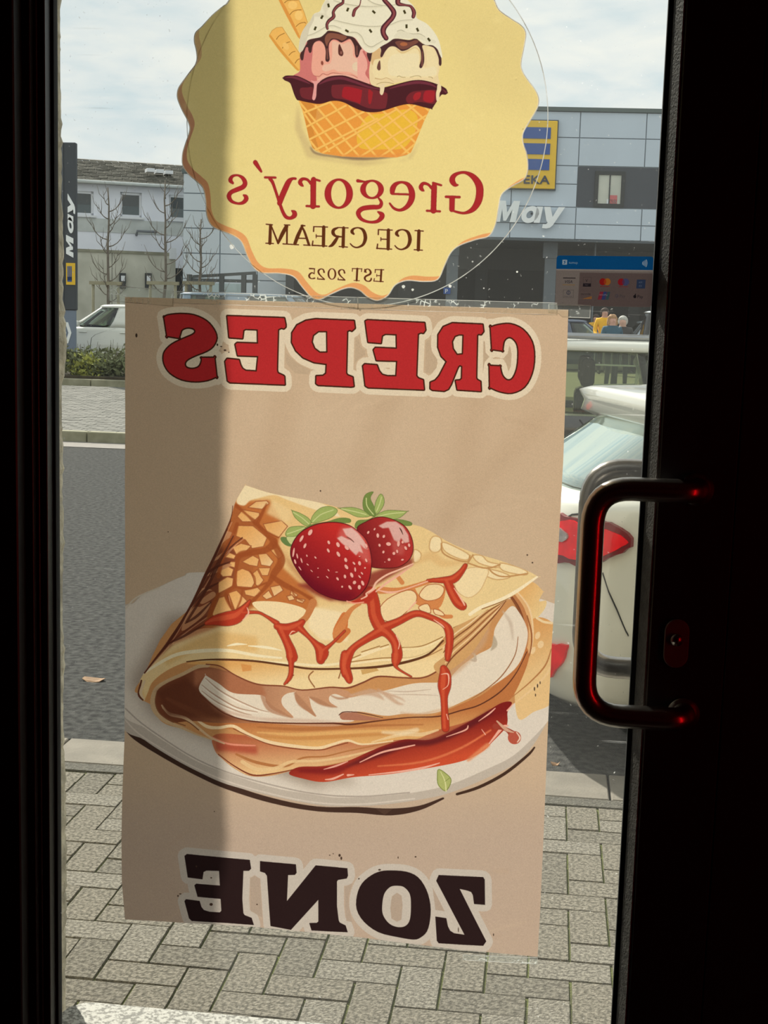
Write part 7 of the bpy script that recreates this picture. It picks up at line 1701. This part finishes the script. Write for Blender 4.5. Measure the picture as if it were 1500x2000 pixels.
# trolley shelter with railing
M_rail = mat('dark_railing', (76, 80, 80), rough=.6); M_glz = glass_mat('shelter_glass', tint=(.80, .85, .83), refl=1)
SP = Plane((0, 45.5, 0), RF)
sh_ = tag(empty('trolley_shelter', (0, 45.5, PZ), RF), 'dark railed trolley shelter in front of the grey wall below the badge', 'shelter')
def sl2(px, py): x, z = SP.p(px, py); return x, z - PZ
(a, za), (b, zb_) = sl2(366, 541), sl2(500, 533)
bm = bmesh.new(); add_box(bm, (a, -.06, -.05), (b, .06, .05)); bmesh.ops.rotate(bm, verts=bm.verts, cent=(a, 0, 0), matrix=Matrix.Rotation(-math.atan2(zb_ - za, b - a), 3, 'Y')); bmesh.ops.translate(bm, verts=bm.verts, vec=(0, 0, za)); bmobj('top_rail', bm, M_rail, sh_)
zr = sl2(430, 548)[1]; box('middle_rail', (a, -.04, zr - .05), (b, .04, zr + .04), M_rail, sh_)
for px in (370, 433, 476, 498): xx = sl2(px, 560)[0]; box('post', (xx - .08, -.08, 0), (xx + .08, .08, sl2(px, 536)[1]), M_rail, sh_)
for p0_, p1_ in ((374, 428), (438, 472)): xa_, xb_ = sl2(p0_, 560)[0], sl2(p1_, 560)[0]; box('glass_panel', (xa_, -.01, .3), (xb_, .01, zr - .1), M_glz, sh_)
kx0 = sl2(385, 560)[0]
box('low_wall', (kx0 - .5, .4, 0), (kx0 + 6, .7, .8), M_wfr, sh_)

# the big yellow sign
(ex1, ez1), (ex0, ez0) = ml(1092, 238), ml(978, 368)
ex0, ex1 = ex0, ml(1086, 300)[0]
es = tag(empty('store_sign', (0, 48, PZ), RF), 'large yellow sign with blue bars and dark letters on the grey facade', 'sign')
box('panel', (ex0, -.22, ez0), (ex1, -.02, ez1), M_yel, es, bevel=.02); box('sign_rim', (ex0 - .04, -.16, ez0 - .04), (ex1 + .04, -.01, ez1 + .04), M_back, es)
W = ex1 - ex0; Hh = ez1 - ez0
for f0, f1 in ((.735, .90), (.505, .665), (.275, .435)): box('blue_bar', (ex0 + W * .12, -.25, ez0 + Hh * f0), (ex1 - W * .12, -.21, ez0 + Hh * f1), M_blu, es)
box('blue_bar', (ex0 + W * .12, -.25, ez0 + Hh * .275), (ex0 + W * .30, -.215, ez0 + Hh * .90), M_blu, es)
M_dk = mat('dark_blue_letters', (50, 58, 76), rough=.5)
def fit_text(name, s, box_, m, parent, y, ext, shear=0, off=0, spc=1.0):
    o = text_mesh(name, s, 1.0, m, parent, extrude=ext, shear=shear, offset=off, spacing=spc); co_ = np.array([v.co for v in o.data.vertices]); mn, mx = co_.min(0), co_.max(0)
    x0_, x1_, z0_, z1_ = box_; sx_, sz_ = (x1_ - x0_) / (mx[0] - mn[0]), (z1_ - z0_) / (mx[1] - mn[1])
    o.data.transform(Matrix(((sx_, 0, 0, x0_ - mn[0] * sx_), (0, 0, -1, y), (0, sz_, 0, z0_ - mn[1] * sz_), (0, 0, 0, 1)))); return o
fit_text('letters', 'EDEKA', (ex0 + W * .08, ex1 - W * .10, ez0 + Hh * .07, ez0 + Hh * .195), M_dk, es, -.24, .02, off=.015, spc=1.05)
# white raised letters
(tx0, tz1), (tx1, tz0) = ml(963, 394), ml(1102, 446)
ms = tag(empty('store_lettering', (0, 48, PZ), RF), 'raised white italic lettering on the grey facade below the yellow sign', 'sign')
UW, UH = (ml(1101, 420)[0] - ml(966, 420)[0]) / 3.0, ml(1030, 394)[1] - ml(1030, 435.5)[1]; LB = ml(1030, 435.5)[1]; LX = ml(966, 420)[0]
def msp(o): o.parent = ms
flat_letters([('M', 0), ('a', 1.12), ('y', 2.13)], lambda u, v, y: Vector((LX + u * UW, y, LB + v * UH)), -.22, -.10, M_wh, msp)
for u in (.5, 1.6, 2.4): box('stand_off', (LX + u * UW - .03, -.10, LB + .3), (LX + u * UW + .03, .0, LB + .36), M_back, ms)


# ================================================================== people on the far parking lot
def person(name_label, px, Y, h, skin_, top_c, leg_c, hair_c, face=0.0, hair_long=False, stride=.12, arms=.25, coat=False):
    x = at(px, 640, Y).x
    root = tag(empty('person', (x, Y, PZ), face), name_label, 'person')
    s = h / 1.72
    J = dict(pel=(0, 0, .93), wai=(0, 0, 1.08), che=(0, .01, 1.30), nec=(0, .01, 1.47), hea=(0, -.01, 1.56), crn=(0, 0, 1.66),
             ls=(-.19, .01, 1.40), le=(-.25, .0, 1.13), lh=(-.23, -arms, .98), rs=(.19, .01, 1.40), re=(.25, .0, 1.13), rh=(.23, -arms, .98),
             lp=(-.10, 0, .90), lk=(-.11, -stride, .50), la=(-.11, -stride * .4, .09), lt=(-.11, -stride * .4 - .16, .04), rp=(.10, 0, .90), rk=(.11, stride * .3, .50), ra=(.11, stride, .09), rt=(.11, stride - .16, .04))
    R = dict(pel=.15, wai=.14, che=.17, nec=.065, hea=.085, crn=.095, ls=.085, le=.055, lh=.045, rs=.085, re=.055, rh=.045, lp=.10, lk=.065, la=.05, lt=.045, rp=.10, rk=.065, ra=.05, rt=.045)
    if coat: R.update(pel=.19, lk=.08, rk=.08)
    E_ = [('pel', 'wai'), ('wai', 'che'), ('che', 'nec'), ('nec', 'hea'), ('hea', 'crn'), ('che', 'ls'), ('ls', 'le'), ('le', 'lh'), ('che', 'rs'), ('rs', 're'), ('re', 'rh'), ('pel', 'lp'), ('lp', 'lk'), ('lk', 'la'), ('la', 'lt'), ('pel', 'rp'), ('rp', 'rk'), ('rk', 'ra'), ('ra', 'rt')]
    ks_ = list(J); me = bpy.data.meshes.new('body'); me.from_pydata([tuple(c * s for c in J[k]) for k in ks_], [(ks_.index(a), ks_.index(b)) for a, b in E_], [])
    tmp = bpy.data.objects.new('body', me); COL.objects.link(tmp); md = tmp.modifiers.new('skin', 'SKIN'); tmp.modifiers.new('sub', 'SUBSURF').levels = 1
    for k, v in zip(ks_, me.skin_vertices[0].data): v.radius = (R[k] * s, R[k] * s * (.75 if k in ('pel', 'wai', 'che') else 1)); v.use_root = (k == 'pel')
    dg = bpy.context.evaluated_depsgraph_get(); m2 = bpy.data.meshes.new_from_object(tmp.evaluated_get(dg)); bpy.data.objects.remove(tmp)
    for i, (n_, c) in enumerate((('skin', skin_), ('jacket', top_c), ('trousers', leg_c), ('shoes', (40, 38, 38)))): m2.materials.append(mat('person_%s_%d_%d_%d' % (n_, *c), c, rough=.8, noise=.08, nscale=10))
    for p in m2.polygons:
        z = p.center.z / s; ax = abs(p.center.x / s); p.use_smooth = True
        p.material_index = 0 if z > 1.49 or (ax > .18 and z < 1.03 and z > .9 and p.center.y / s < -arms * .8) else 1 if z > (.72 if coat else .93) else 2 if z > .12 else 3
    b = bpy.data.objects.new('body', m2); COL.objects.link(b); b.parent = root
    hb = bmesh.new(); r = random.Random(len(name_label))
    bmesh.ops.create_icosphere(hb, subdivisions=3, radius=.118 * s)
    for v in hb.verts:
        v.co.z *= 1.08
        if v.co.y < -.03 * s and v.co.z < .05 * s: v.co *= .62
        if hair_long and v.co.z < 0 and v.co.y > -.03 * s: v.co.z *= 2.3; v.co.x *= 1.22
        v.co *= 1 + .07 * math.sin(v.co.z * 90 / s + v.co.x * 60) if hair_long else 1
        v.co += Vector((0, .018, 1.615)) * s if True else 0
    bmobj('hair', hb, mat('hair_%d_%d_%d' % hair_c, hair_c, rough=.8, noise=.25, nscale=30), root, True)
    nb = bmesh.new(); add_box(nb, (-.012 * s, -.125 * s, 1.565 * s), (.012 * s, -.09 * s, 1.605 * s), .004); bmobj('nose', nb, m2.materials[0], root)
    return root
person('woman with long wavy brown hair above the dark car roof', 1196, 26.6, 1.56, (206, 160, 140), (40, 84, 104), (64, 68, 74), (176, 136, 96), face=.35, hair_long=True)
person('grey haired shopper in dark clothes just right of the wavy haired woman', 1216, 27.2, 1.54, (206, 166, 146), (56, 56, 56), (56, 58, 62), (196, 194, 186), face=-.1)
person('person in a long yellow coat standing by the dark shopfront', 1180, 36, 1.80, (196, 150, 130), (240, 180, 20), (60, 60, 66), (60, 46, 38), face=.2, coat=True)
person('person in a yellow jacket partly behind the clear tape corner', 1163, 41.5, 1.66, (196, 150, 130), (226, 170, 34), (56, 60, 76), (70, 52, 42), face=-.3)
# shopping trolley in front of the two shoppers
tx_ = at(1203, 740, 25.9).x
M_chr = mat('chrome_wire', (176, 182, 184), rough=.3, metal=.8, noise=.05)
tr_ = tag(empty('shopping_trolley', (tx_, 25.9, PZ)), 'wire shopping trolley pushed by the two shoppers, seen through the dark car windows', 'trolley')
bm = bmesh.new()
for z, w in ((.55, .24), (.95, .30)):
    add_tube(bm, [(-.45, -w, z), (.42, -w, z), (.42, w, z), (-.45, w, z), (-.45, -w, z)], .012, 6)
for k in range(6):
    x = -.45 + k * .174
    for s_ in (-1, 1): add_tube(bm, [(x, s_ * .24, .55), (x, s_ * .30, .95)], .003, 4)
    add_tube(bm, [(x, -.24, .55), (x, .24, .55)], .003, 4)
bmobj('basket', bm, M_chr, tr_)
bm = bmesh.new()
for s_ in (-1, 1): add_tube(bm, [(.45, s_ * .26, 1.02), (.42, s_ * .24, .55), (.40, s_ * .24, .18), (-.42, s_ * .2, .14)], .014, 6)
bmobj('chassis', bm, M_chr, tr_)
tube('push_handle', [(.47, -.28, 1.03), (.47, .28, 1.03)], .02, M_blackp, tr_, 8)
for x, y in ((-.4, .2), (-.4, -.2), (.4, .24), (.4, -.24)): tube('castor', [(x, y - .015, .06), (x, y + .015, .06)], .06, M_tyre, tr_, 12)
